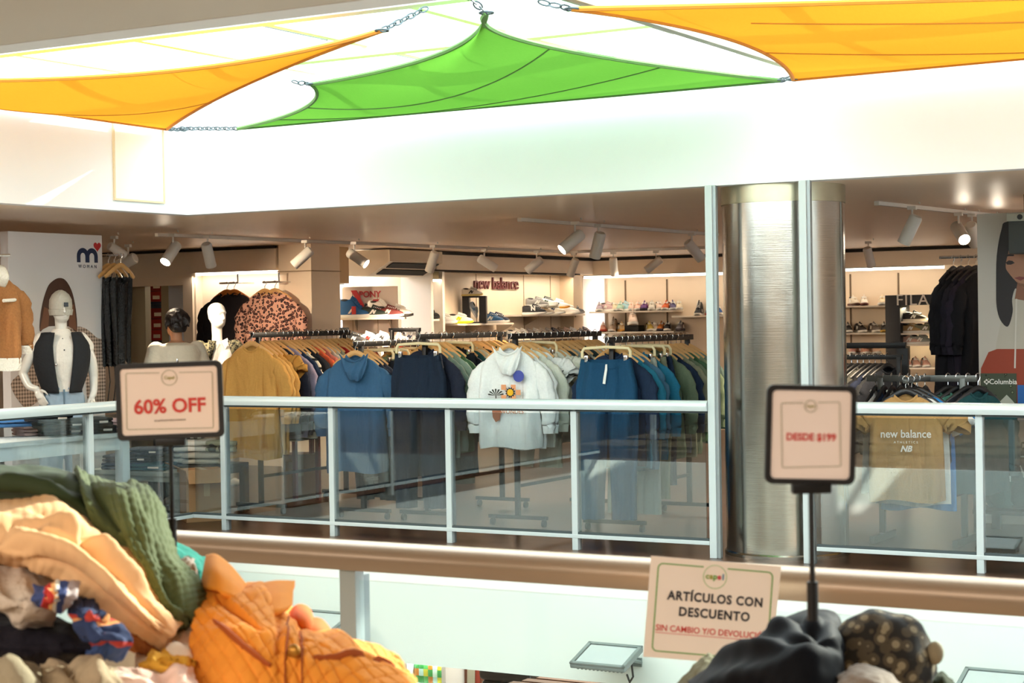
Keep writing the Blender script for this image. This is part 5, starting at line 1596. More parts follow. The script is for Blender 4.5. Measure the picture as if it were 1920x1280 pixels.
for sd in (-1, 1):
    sb = MB(); chain(sb, [(sd * .105, .04, .045), (sd * .11, -.05, .045), (sd * .12, -.15, .035)], [.048, .046, .036])
    sb.build('shoe', plain('shoe_eceae2', 'eceae2', .6), tw)

# ------------------------------------------------------------------ clothes hung along the doorway wall and at the edge
def hang_bar(label, x0, x1, y, z, v):
    t = thing('wall_hook_bar', label, 'hook bar', ((x0 + x1) / 2, v, z))
    hx = (x1 - x0) / 2
    MB().tube([(-hx, 0, 0), (hx, 0, 0)], .012, 8).build('bar', CHROME, t)
    MB().tube([(hx, 0, .1), (hx, 0, 0), (hx, .28, 0)], .01, 8).build('arm', CHROME, t)
VW = WV - .22
b1, b2 = pick(412, 531, v=VW), pick(446, 529, v=VW)
hang_bar('short chrome bar holding the black jacket by the doorway', b1.x, b2.x, 0, b1.z, VW)
for i, (c, lab) in enumerate((('1c1a1c', 'black jacket on the chrome bar behind the leopard mannequin'), ('242022', 'second black jacket behind the front one on the chrome bar'))):
    lo = (b1.x + .12 + i * .1, VW - .02, b1.z)
    spawn(top_recipe('sweat', i, .9, .05, 1.05), 'jacket', lab, 'jacket', lo, .25, 'black jackets by the doorway', {'main': cloth(c), 'trim': cloth(c)})
    spawn(hanger_recipe(), 'wooden_hanger', f'wooden hanger of the {("front", "rear")[i]} black jacket by the doorway', 'hanger', lo, .25, 'hangers by the doorway', {'wood': plain('hanger_orange', 'c9762c', .45)})
b1, b2 = pick(493, 529, v=VW), pick(523, 526, v=VW)
hang_bar('short chrome bar holding the leopard blouse beside the pale pillar', b1.x, b2.x, 0, b1.z, VW)
LEO2 = blotch('leopard_pink', 'dca68e', '8a5248', 30, .5, '2a181a')
for i in range(2):
    lo = (b1.x + .04 + i * .14, VW - .02, b1.z)
    spawn(top_recipe('sweat', i + 1, .85, .05), 'blouse', f'pink leopard print blouse beside the pale pillar, {("front", "behind the front")[i]} one', 'blouse', lo, .2, 'leopard blouses', {'main': LEO2, 'trim': LEO2})
    spawn(hanger_recipe(), 'wooden_hanger', f'wooden hanger of the {("front", "rear")[i]} leopard blouse', 'hanger', lo, .2, 'hangers by the doorway', {'wood': WOODH})

# strappy black tops beside the poster panel
SEQ = plain('black_sequin', '08090b', .34, 0, .6, 1.0, 70, .35)
sp_ = pick(212, 500, v=.75)
t = thing('wall_hook_bar', 'short bar behind the poster panel edge carrying black strappy tops', 'hook bar', (sp_.x, .75, pick(212, 478, v=.75).z))
MB().tube([(-.4, 0, 0), (.12, 0, 0)], .012, 8).build('bar', CHROME, t)
for i in range(3):
    lo = Vector((pick((203, 214, 226)[i], 500, v=.75).x, .75, pick(212, 478, v=.75).z))
    tt = thing('strappy_top', f'black shiny strappy top beside the poster panel, {ORD[i]} from the panel edge', 'top', lo, facing(lo) + R(50), 'black strappy tops')
    def tb2(a_, s_):
        th = 2 * PI * a_
        w = .115 + .02 * math.sin(3 * s_ + i)
        return Vector((w * math.cos(th), .03 * math.sin(th) + .016 * math.sin(9 * a_ * 4 + i + 2 * s_), -.26 - .68 * s_ + .03 * math.sin(6 * PI * a_) * s_ + .07 * abs(math.sin(2 * th)) * (1 - s_)))
    MB().grid(tb2, 32, 16, closeu=True).build('body', SEQ, tt, angle=180)
    for sd in (-1, 1): MB().tube([(sd * .11, 0, -.27), (sd * .12, 0, -.2), (sd * .10, 0, -.13)], .005, 6).build('strap', SEQ, tt)
    for sd in (-1, 1): MB().tube([(sd * .05, -.02, -.9), (sd * .04, -.03, -1.1), (sd * .07, -.02, -1.3)], .005, 6).build('tie', SEQ, tt)
    spawn(hanger_recipe(), 'wooden_hanger', f'wooden hanger of the {ORD[i]} strappy top from the panel edge', 'hanger', lo, facing(lo) + R(50), 'hangers by the poster panel', {'wood': WOODH})

# shearling coats at the picture edge
bw0 = pick(-34, 500, d=13.0)
for i, (dx, c, lab) in enumerate(((0, '9a6434', 'brown shearling coat with pale piping hanging beside the poster panel'), (-.22, 'b07828', 'golden brown shearling coat hanging beside the darker one'))):
    lo = Vector((bw0.x + dx * .6, bw0.y + dx, pick(10, 476, d=13.0).z))
    tt = spawn(top_recipe('sweat', i, .68, .10, 1.1), 'shearling_coat', lab, 'coat', lo, facing(lo) + (.5 if i == 0 else .3), 'shearling coats', {'main': plain('suede_' + c, c, .9, 0, .3, .6, 70), 'trim': plain('fleece', 'eadfce', .95, 0, .1, 1, 80)})
    FL = plain('fleece', 'eadfce', .95, 0, .1, 1, 80)
    MB().tube([(-.03, -.125, -.16), (.0, -.14, -.4), (.02, -.145, -.80)], .016, 8).build('fleece_edge', FL, tt)
    MB().tube([(.10, -.12, -.34), (.2, -.09, -.335), (.27, -.02, -.33)], .013, 8).build('fleece_piping', FL, tt)
    cl = MB()
    cl.grid(lambda a_, b2: Vector((.15 * (a_ * 2 - 1), -.05 - .07 * math.sin(PI * b2), -.06 - .17 * b2 + .02 * math.cos(PI * (a_ * 2 - 1)))), 16, 8)
    cl.solid(.03).build('fleece_collar', FL, tt, angle=180)
    spawn(hanger_recipe(), 'wooden_hanger', f'wooden hanger of the {("dark", "golden")[i]} shearling coat', 'hanger', lo, facing(lo) + .4, 'hangers by the poster panel', {'wood': WOODH})
lo = Vector((bw0.x, bw0.y, pick(10, 476, d=13.0).z))
t = thing('coat_stand', 'chrome coat stand carrying the shearling coats beside the table', 'coat stand', (lo.x - .12, lo.y - .1, 0))
MB().tube([(0, 0, 0), (0, 0, lo.z - .01)], .014, 8).build('upright', CHROME, t)
MB().tube([(-.15, -.2, lo.z - .005), (.2, .3, lo.z - .005)], .011, 8).build('arm', CHROME, t)
MB().lathe([(.2, 0), (.2, .02), (.02, .03)], n=24).build('base', CHROME, t)

# ------------------------------------------------------------------ tables with folded clothes
def table(label, cx, cy, hx, hy, z, mat, leg=.04, apron=.1):
    t = thing('display_table', label, 'table', (cx, cy, 0))
    MB().box(-hx, hx, -hy, hy, z - .035, z, .004).build('table_top', mat, t)
    MB().box(-hx + .03, hx - .03, -hy + .03, hy - .03, z - .035 - apron, z - .036, .002).build('apron', mat, t)
    for x in (-hx + leg, hx - leg):
        for y in (-hy + leg, hy - leg):
            MB().box(x - leg, x + leg, y - leg, y + leg, 0, z - .036, .003).build('leg', mat, t)
    return t
tz = .80
tl_ = pick(231, 830, u=-4.62)
table('white table stacked with folded clothes in front of the poster panel', -4.86, tl_.y - .75, .26, .80, tz, plain('table_white', 'eeeeea', .45))

def folded(label, p, sx, sy, h, mat, rz=0.0, layers=3, name='folded_garment', cat='folded garment', group='folded clothes on the tables', tagc=False):
    t = thing(name, label, cat, p, rz, group)
    mb = MB()
    for k in range(layers):
        z0 = h * k / layers
        hh = h / layers
        def roll(a_, b2, k=k, z0=z0, hh=hh):
            # a stadium section swept along x with soft ends
            th = 2 * PI * a_
            e = 1 - .10 * abs(2 * b2 - 1) ** 6
            y = sy * e * math.copysign(abs(math.cos(th)) ** .45, math.cos(th)) + .008 * math.sin(5 * b2 + k)
            z = z0 + hh / 2 + hh * .5 * e * math.copysign(abs(math.sin(th)) ** .6, math.sin(th)) + .006 * noise.noise(Vector((b2 * 4, a_ * 6, k + p[0] * 9)))
            return Vector((sx * (2 * b2 - 1), y, max(z, .001)))
        nb = MB(); nb.grid(roll, 24, 14, closeu=True)
        bmesh.ops.holes_fill(nb.bm, edges=[e for e in nb.bm.edges if e.is_boundary], sides=0)
        tmp = bpy.data.meshes.new('fold_tmp'); nb.bm.to_mesh(tmp); nb.bm.free(); mb.bm.from_mesh(tmp); bpy.data.meshes.remove(tmp)
    o = mb.build('cloth', mat, t, angle=70)
    if tagc: MB().box(sx * .3, sx * .7, -sy - .012, -sy - .008, h * .35, h * .6).build('size_sticker', PAPER, t, smooth=False)
    return t
def on_t(x, y, dz=0): return pick(x, y, z=tz + dz)
def fold_at(label, x, y, z, *a_, **k):
    p = pick(x, y, z=z)
    p.x = max(-5.02, min(-4.70, p.x))
    folded(label, (p.x, p.y, z + .001), *a_, **k)
R90 = R(60)
fold_at('light blue and white folded shorts at the picture edge of the white table', 22, 812, tz, .15, .11, .07, cloth('9fb4c8'), R90, 3, tagc=True)
fold_at('blue denim folded piece beside the pink clothes on the white table', 20, 800, tz + .075, .13, .10, .06, cloth('3f6a9a'), R90, 2)
fold_at('pink folded sweatshirt in the lower pile on the white table', 62, 815, tz, .16, .12, .08, cloth('d8b0a8'), R90 + .2, 3)
fold_at('dusty pink folded trousers on top of the pink pile', 72, 795, tz + .085, .17, .11, .06, cloth('dcb9b2'), R90 - .3, 2)
fold_at('black folded trousers at the bottom of the dark pile by the railing post', 112, 815, tz, .17, .12, .06, cloth('24262a'), R90, 2, tagc=True)
fold_at('dark olive folded trousers in the middle of the dark pile', 114, 802, tz + .065, .17, .12, .05, cloth('2c302c'), R90 + .1, 2, tagc=True)
fold_at('charcoal folded trousers on top of the dark pile', 112, 790, tz + .12, .16, .11, .05, cloth('1c1e22'), R90 - .1, 2, tagc=True)
fold_at('black folded jeans at the bottom of the pile nearest the discount sign', 172, 812, tz, .17, .12, .06, cloth('202226'), R90, 2, tagc=True)
fold_at('grey black folded jeans above them nearest the discount sign', 172, 798, tz + .065, .17, .12, .06, cloth('2e3032'), R90 + .15, 2, tagc=True)
fold_at('pink tie dyed folded top hanging over the table end by the discount sign', 212, 806, tz, .10, .10, .09, cloth('cfa8a4'), R90, 3)
dn = [o for o in scene.objects if o.get('label', '').startswith('pink tie dyed')][0]
# jeans bench
bj = pick(262, 880, v=.55)
bz = bj.z
table('low grey bench with folded jeans behind the railing corner', bj.x, bj.y + .1, .55, .26, bz, plain('bench_grey', '8c958f', .5), .03, .05)
for i, (x, y, dz, c, lab) in enumerate(((215, 880, 0, '2b3a52', 'dark blue jeans at the near end of the grey bench'), (215, 866, .065, '252c3a', 'navy jeans on top of the near pile on the grey bench'), (262, 882, 0, '2c4a70', 'mid blue jeans in the middle of the grey bench'),
                                   (268, 864, .065, '1f2838', 'dark jeans with a pale sticker on the middle pile'), (275, 852, .13, '2a3040', 'black blue jeans topmost of the middle pile'), (305, 878, 0, '2a5a66', 'teal blue jeans at the far end of the grey bench'))):
    p = pick(x, y, z=bz + dz)
    folded(lab, (min(max(p.x, bj.x - .42), bj.x + .42), bj.y + .05, bz + dz + .001), .15, .17, .06, cloth(c), R(20), 2, tagc=True)
# heap of light clothes by the leopard mannequin
hp_ = pick(372, 868, v=.95)
hz_ = hp_.z
table('small dark table heaped with cream clothes behind the railing', hp_.x, hp_.y, .34, .26, hz_, plain('table_dark', '3a342e', .5), .03, .05)
for i, (dx, dy, dz, sx, c, lab) in enumerate(((-.2, 0, 0, .16, 'd8cfc0', 'cream folded jacket at the bottom of the light heap'), (.12, -.04, 0, .17, 'b8b0a0', 'grey beige folded jacket beside the cream one'), (-.05, .02, .1, .18, 'e2d9cc', 'pale cream jacket slumped on top of the light heap'))):
    folded(lab, (hp_.x + dx, hp_.y + dy, hz_ + dz + .001), sx, .15, .10, cloth(c), .3 * i, 2, group='light clothes on the dark table')
ZEB = stripes('zebra_stripe', [('e8e4d8', .5), ('1c1c1c', 1.0)], 16, 'X', coords='Object')
folded('zebra striped top lying on the light heap', (hp_.x - .18, hp_.y + .05, hz_ + .205), .16, .12, .09, ZEB, .5, 2, group='light clothes on the dark table')
CAMO = blotch('camo', '9a9a80', '4a5248', 9, .38, '2c302c')
folded('camouflage patterned garment at the end of the light heap', (hp_.x + .28, hp_.y + .03, hz_ + .105), .13, .14, .10, CAMO, .2, 2, group='light clothes on the dark table')
# cardboard boxes on the floor
CARD = plain('cardboard', 'b58a5e', .8, 0, .06, .05, 8)
def carton(label, p, sx, sy, h, rz, flap=True):
    t = thing('cardboard_box', label, 'cardboard box', (p[0], p[1], 0), rz, 'cardboard boxes on the floor')
    MB().box(-sx, sx, -sy, sy, 0, h, .003).build('box_body', CARD, t, smooth=False)
    if flap:
        MB().prism([(-sy, h), (-sy - .11, h - .10), (-sy - .115, h - .096), (-sy, h + .006)], -sx, sx, 'yz').build('flap', CARD, t, smooth=False)
        MB().prism([(-sx, h), (-sx - .1, h + .05), (-sx - .1, h + .056), (-sx, h + .006)], -sy, sy, 'xz').build('flap', CARD, t, smooth=False)
    MB().box(-.025, .025, -sy - .001, sy + .001, h * .5, h + .0015).build('tape', plain('tape', 'c9a878', .4), t, smooth=False)
c1 = pick(312, 985, z=0)
carton('tall cardboard box with an open flap below the jeans bench', (c1.x, max(c1.y, .5)), .17, .17, .42, facing(c1) + .2)
c2 = pick(190, 930, z=.2)
carton('cardboard box standing under the white table', (-4.87, tl_.y - .62), .18, .2, .5, .1)
c3 = pick(565, 930, z=.0)
carton('cardboard box on the floor behind the mustard rack', (c3.x, c3.y), .16, .16, .40, facing(c3), False)
# red stool behind the mustard rack
rs_ = pick(590, 840, v=2.3)
t = thing('stool', 'dark red stool behind the mustard clothes rack', 'stool', (rs_.x, 2.3, 0))
RS = plain('stool_red', '7e2a22', .5)
MB().box(-.16, .16, -.16, .16, .58, .63, .01).build('seat', RS, t)
for x in (-.13, .13):
    for y in (-.13, .13): MB().box(x - .018, x + .018, y - .018, y + .018, 0, .58).build('leg', RS, t, smooth=False)

bp_ = pick(868, 905, z=0)
t = thing('waste_bin', 'dark olive waste bin on the floor behind the charcoal trousers rack', 'bin', bp_)
MB().lathe([(.0, 0), (.12, .0), (.14, .34), (.15, .36)], n=28).build('bin_body', plain('bin_olive', '3c4036', .5), t)
MB().lathe([(.15, .345), (.156, .36), (.15, .375), (.142, .36)], n=28, caps=False).build('rim', plain('bin_rim', '2a2c28', .4), t)
# red shoe boxes in the stockroom
sx0, sx1 = pick(276, 600, v=WV + 1.0).x, pick(308, 600, v=WV + 1.0).x
t = thing('stock_shelf', 'dark metal shelf of red boxes inside the doorway', 'shelf', ((sx0 + sx1) / 2, WV + 1.2, 0))
NV = plain('shelf_navy', '2a2d44', .5)
hx = (sx1 - sx0) / 2 + .1
for z in (.45, .95, 1.42, 1.9, 2.2): MB().box(-hx, hx, -.2, .2, z - .03, z).build('shelf_board', NV, t, smooth=False)
for x in (-hx, hx): MB().box(x - .02, x + .02, -.21, .21, 0, 2.4).build('upright', NV, t, smooth=False)
n = 0
for lv, z in enumerate((.45, .95, 1.42, 1.9)):
    for k in range(3):
        lab = f'red shoe box in the stockroom, {ORD[k]} up on the {("lowest", "second", "third", "top")[lv]} shelf'
        zz = z + k * .135
        if lv == 3 and k > 1: continue
        b = thing('shoe_box', lab, 'shoe box', ((sx0 + sx1) / 2 + .01 * k, WV + 1.18, zz + .001), 0, 'red shoe boxes')
        c = ('9c2420', '8a1e1c', 'b02c26')[(k + lv) % 3]
        MB().box(-hx + .04, hx - .05, -.17, .17, 0, .10, .002).build('box_base', plain('red_' + c, c, .5), b, smooth=False)
        MB().box(-hx + .036, hx - .046, -.174, .174, .085, .128, .002).build('lid', plain('red_' + c, c, .5), b, smooth=False)
        MB().box(-.05, .06, -.1725, -.1705, .03, .075).build('label_sticker', PAPER, b, smooth=False)

# ------------------------------------------------------------------ right end: poster of a dark haired woman, small signs, backpack
RPV = 2.6
rp0 = pick(1834, 600, v=RPV)
rtop = pick(1860, 400, v=RPV).z
t = thing('poster_panel', 'white poster panel of a dark haired woman in a pale hoodie beyond the pillar', 'poster panel', (rp0.x + .9, RPV, 0))
MB().box(-.9, 1.0, 0, .08, 0, rtop, .003).build('panel', plain('poster_cream', 'd6d0c4', .5), t, smooth=False)
bpy.context.view_layer.update()
RP = dict(v=RPV)
print_on(t, RP, 'print_hoodie', [(1862, 740), (1866, 660), (1878, 600), (1888, 570), (1930, 545), (1960, 560), (1960, 740)], 'cfc8b8', 1)
print_on(t, RP, 'print_hair', [(1868, 540), (1869, 480), (1878, 430), (1890, 415), (1960, 410), (1960, 560), (1915, 560), (1905, 540), (1898, 560), (1899, 585), (1890, 612), (1876, 600), (1869, 575)], '2a2627', 2)
print_on(t, RP, 'print_face', [(1886, 500), (1890, 478), (1900, 462), (1960, 440), (1960, 540), (1925, 542), (1908, 530), (1892, 512)], 'b58468', 3)
print_on(t, RP, 'print_neck', [(1903, 560), (1908, 530), (1960, 538), (1960, 570)], '94644c', 3)
print_on(t, RP, 'print_eye', [(1886, 492), (1892, 488), (1899, 489), (1903, 493), (1896, 496), (1889, 496)], '2a1e1e', 4)
print_on(t, RP, 'print_eyebrow', [(1884, 482), (1892, 476), (1902, 477), (1901, 480), (1892, 480)], '2a1e1e', 4)
print_on(t, RP, 'print_mouth', [(1902, 521), (1912, 518), (1925, 520), (1914, 526)], '8a4a44', 4)
print_on(t, RP, 'print_seat', [(1838, 760), (1840, 690), (1854, 660), (1870, 654), (1960, 654), (1960, 760)], 'a8452c', 5)
for x in (1905, 1934): print_on(t, RP, 'print_cord', [(x, 560), (x + 3, 560), (x, 690), (x - 3, 690)], 'e6e0d4', 6)
# display desk with the two small signs
dz_ = pick(1870, 765, v=2.1).z
d0 = pick(1838, 765, v=2.1).x
t = thing('display_desk', 'dark display desk under the poster of the dark haired woman', 'table', (d0 + .8, 2.05, 0))
DK = plain('desk_dark', '2b2320', .5)
MB().box(-.8, .9, -.3, .3, dz_ - .05, dz_, .004).build('table_top', DK, t)
for x in (-.74, .84):
    for y in (-.24, .24): MB().box(x - .03, x + .03, y - .03, y + .03, 0, dz_ - .05).build('leg', DK, t, smooth=False)
MB().box(-.78, .88, -.26, .26, .16, .19).build('lower_board', DK, t, smooth=False)
def small_sign(label, x0, x1, ytop, mat, v=2.05):
    a_, b2 = pick(x0, 760, v=v), pick(x1, 760, v=v)
    zt_ = pick((x0 + x1) / 2, ytop, v=v).z
    t = thing('counter_sign', label, 'sign', ((a_.x + b2.x) / 2, v, dz_ + .001))
    hx = (b2.x - a_.x) / 2
    MB().box(-hx, hx, 0, .012, 0, zt_ - dz_, .002).build('board', mat, t, smooth=False)
    MB().prism([(.012, .0), (.012, .12), (.1, 0)], -.03, .03, 'yz').build('easel', DKGREY, t, smooth=False)
    return t, hx, zt_ - dz_
FOR = blotch('forest_print', '4a5242', '7c8668', 24, .3, '2e342a')
t, hx, hh = small_sign('small green forest picture sign with white lettering on the dark desk', 1839, 1906, 700, FOR)
WT = plain('print_white', 'f4f2ea', .8)
text('lettering', 'Columbia', .052, WT, t, (.035, -.0015, hh - .062), 0, .0006, .0006)
dm = MB()
for a_ in range(4):
    c_, s_ = math.cos(PI / 2 * a_), math.sin(PI / 2 * a_)
    dm.prism([(-hx + .045 + c_ * .006 - s_ * .0, hh - .062 + s_ * .006), (-hx + .045 + (c_ + s_ * .9) * .011, hh - .062 + (s_ - c_ * .9) * .011), (-hx + .045 + c_ * .022, hh - .062 + s_ * .022), (-hx + .045 + (c_ - s_ * .9) * .011, hh - .062 + (s_ + c_ * .9) * .011)], -.002, -.001, 'xz')
dm.build('emblem', WT, t, smooth=False)
bt_ = MB().prism([(-.02, .02), (.06, .10), (.10, .06), (.13, .02)], -.002, -.001, 'xz').build('picture_tent', plain('tent_grey', 'b8bcae', .6), t, smooth=False)
t, hx, hh = small_sign('small blue sign beside the green forest one', 1908, 1962, 722, plain('sign_blue', '1f62a8', .5))
# backpacks under the desk
for i, (x, c, lab) in enumerate(((1886, '1f5a58', 'dark green backpack on the lower board of the desk'), (1925, '2a4a4a', 'grey green backpack behind it on the lower board'))):
    p_ = pick(x, 870, v=1.98)
    t = thing('backpack', lab, 'backpack', (p_.x, 2.02 + .0 * i, .192), .2, 'backpacks under the desk')
    m = cloth(c)
    MB().loft([ell((0, .01 * k, z), rx, ry, 20) for k, (z, rx, ry) in enumerate(((0, .13, .08), (.04, .16, .11), (.2, .165, .12), (.32, .15, .11), (.40, .10, .08), (.43, .04, .04)))]).build('body', m, t)
    MB().tube([(-.13, -.09, .1), (-.12, -.12, .25), (-.06, -.11, .38), (.06, -.11, .38), (.12, -.12, .25), (.13, -.09, .1)], .008, 6).build('zip', plain('zip_pale', 'b8c8c0', .5), t)
    MB().loft([ell((0, -.10, z), rx, .05, 16) for z, rx in ((.03, .1), (.06, .125), (.17, .12), (.2, .1))]).build('front_pocket', m, t)
    MB().tube([(-.05, 0, .41), (-.04, 0, .47), (.04, 0, .47), (.05, 0, .41)], .009, 6).build('grab_handle', m, t)
# wall box at the upper right edge
wb = pick(1893, 440, v=RPV - .3)
t = thing('wall_speaker', 'dark grey box with a pale rim under the ceiling at the poster', 'speaker', (wb.x + .12, RPV - .16, wb.z))
MB().box(-.14, .3, -.1, .1, -.14, .14, .01).build('cabinet', plain('speaker_grey', '4c504e', .6), t)
MB().box(-.15, .31, -.11, .1, .10, .16, .01).build('rim', plain('speaker_rim', 'b8b8a8', .5), t)
MB().tube([(-.05, -.112, .13), (-.05, -.118, .13)], .02, 12).build('knob', DKGREY, t)
MB().box(-.05, .1, .0, .1, .14, SO - wb.z, .004).build('ceiling_bracket', DKGREY, t)

# ------------------------------------------------------------------ ground floor glimpsed under the slab
fr0, fr1 = pick(765, 1260, v=1.6), pick(826, 1262, v=1.6)
gt = -1.62
t = thing('drinks_fridge', 'lit drinks fridge on the ground floor below the white slab edge', 'fridge', ((fr0.x + fr1.x) / 2, 1.85, -3.6))
hx = (fr1.x - fr0.x) / 2 + .03
ftop = 3.6 - 1.15
WF = plain('fridge_white', 'e8ecec', .4)
MB().box(-hx, hx, .25, .3, 0, ftop, .003).build('back', WF, t, smooth=False)
for s_ in (-1, 1): MB().box(s_ * hx - .02, s_ * hx + .02, -.25, .3, 0, ftop).build('side', WF, t, smooth=False)
MB().box(-hx, hx, -.25, .3, ftop - .05, ftop).build('top', WF, t, smooth=False)
shz = [pick(795, 1277, v=1.75).z + 3.6 - k * .34 for k in range(4)]
for z in shz: MB().box(-hx + .02, hx - .02, -.2, .25, z - .015, z).build('shelf_board', WF, t, smooth=False)
MB().box(-hx + .02, hx - .02, -.235, -.23, .1, ftop - .05).build('glass_door', CLEAR, t, smooth=False)
MB().box(-hx + .03, hx - .03, .2, .22, ftop - .075, ftop - .055).build('fridge_lamp', emit('fridge_lamp', 'f4fbff', 5), t, smooth=False)
area('fridge_light', ((fr0.x + fr1.x) / 2, 1.75, -3.6 + ftop - .07), .3, .2, 3, (.95, 1, 1))
bc = ['3f9a4a', '2f8a3f', '5ab05a', 'd87a2a', 'c8dcd8', 'e0c83a', '3f9a4a', 'e8eae0']
for k in range(7):
    x = (fr0.x + fr1.x) / 2 - hx + .055 + k * (2 * hx - .11) / 6
    t = thing('bottle', f'{["green","deep green","light green","orange","clear","yellow","green capped"][k]} drink bottle on the fridge shelf, {ORD[k]} from the dark door post', 'bottle', (x, 1.72, -3.6 + shz[0]), 0, 'bottles in the drinks fridge')
    bm_ = plain('bottle_' + bc[k], bc[k], .15, 0, 0, 0, 1, .8)
    MB().lathe([(.0, 0), (.031, .002), (.034, .02), (.034, .14), (.026, .18), (.013, .215), (.013, .235)], n=16).build('glass_body', bm_, t)
    MB().lathe([(.015, .23), (.015, .255), (.0, .256)], n=12).build('bottle_cap', plain('cap_white', 'e8e8e4', .5), t)
    MB().lathe([(.0348, .06), (.0348, .12)], n=16, caps=False).build('bottle_label', plain('blabel_' + bc[(k + 3) % 8], bc[(k + 3) % 8], .5), t)
def gpanel(label, x0, x1, c, v=1.9, name='ground_panel', cat='panel'):
    a_, b2 = pick(x0, 1262, v=v), pick(x1, 1262, v=v)
    t = thing(name, label, cat, ((a_.x + b2.x) / 2, v, -3.6))
    MB().box(-(b2.x - a_.x) / 2, (b2.x - a_.x) / 2, 0, .05, 0, 2.6, .003).build('board', plain('gp_' + c, c, .5), t, smooth=False)
    return t, (b2.x - a_.x) / 2
gpanel('dark door post beside the drinks fridge', 742, 764, '6a5a4c')
t, hx = gpanel('brown advertising panel with a cup picture next to the fridge', 828, 902, '6e3f28', name='poster_panel', cat='poster panel')
zg = 3.6 + pick(860, 1262, v=1.9).z
MB().prism([(-hx * .6, zg - .2), (-hx * .6, zg + .1), (-hx * .2, zg + .12), (hx * .15, zg - .02), (hx * .1, zg - .2)], -.002, -.001, 'xz').build('print_cup', plain('print_tan', 'c08a68', .5), t, smooth=False)
MB().box(hx * .3, hx * .95, -.002, -.001, zg - .25, zg + .2).build('print_block', plain('print_brick', 'a03a24', .5), t, smooth=False)
MB().tube([(hx * .5, -.01, zg - .2), (hx * .55, -.01, zg + .15)], .04, 10, flat=.1).build('print_glass', plain('print_pale', 'b8b8a4', .5), t)
t, hx = gpanel('pale grey wall panel on the ground floor behind the dark machine', 903, 1000, 'b8a898', 2.1)
mp_ = pick(962, 1270, v=1.4)
t = thing('coffee_machine', 'dark rounded machine standing on the ground floor counter', 'machine', (mp_.x, 1.5, -3.6 + 1.5))
zt_ = mp_.z + .1 + 3.6 - 1.5
MB().box(-.24, .24, -.2, .2, 0, zt_ - .12, .03, 3).build('machine_body', plain('machine_black', '1d1f1f', .35), t)
MB().box(-.26, .22, -.22, .2, zt_ - .12, zt_, .05, 4).build('hood', plain('machine_black2', '262829', .3), t)
MB().box(-.2, .0, -.225, -.2, zt_ - .3, zt_ - .16, .004).build('display', plain('screen_dark', '0a0c0e', .15), t)
t = thing('counter', 'brown ground floor counter under the dark machine', 'counter', (mp_.x + .6, 1.6, -3.6))
MB().box(-1.2, 1.8, -.35, .35, 1.44, 1.499, .004).build('worktop', plain('counter_top', '7a6a5a', .4), t)
MB().box(-1.15, 1.75, -.3, .3, 0, 1.44, .004).build('front', plain('counter_front', '5a4636', .5), t, smooth=False)
ob_ = pick(1060, 1276, v=1.2)
t = thing('slatted_canopy', 'brown slatted canopy on the ground floor beside the dark machine', 'canopy', (ob_.x, 1.2, ob_.z - .02))
for k in range(5): MB().box(-.35 + .05 * k, .45, -.3 + k * .14, -.2 + k * .14, .0, .025).build('slat', plain('slat_brown', '7a5034', .5), t, smooth=False)
MB().box(-.05, .0, -.32, .4, -.04, 0).build('bearer', plain('slat_brown', '7a5034', .5), t, smooth=False)
MB().box(-.03, .03, -.03, .03, -3.58 - ob_.z, -.04).build('post', plain('slat_brown', '7a5034', .5), t, smooth=False)
# ------------------------------------------------------------------ clothes heaped in front of the camera
def spl(P, t):
    n = len(P) - 1
    q = t * n; i = min(int(q), n - 1); f = q - i
    a, b, c, d = P[max(i - 1, 0)] if i > 0 else P[0] * 2 - P[1], P[i], P[i + 1], P[i + 2] if i + 2 <= n else P[n] * 2 - P[n - 1]
    return .5 * ((2 * b) + (c - a) * f + (2 * a - 5 * b + 4 * c - d) * f * f + (3 * b - a - 3 * c + d) * f ** 3)


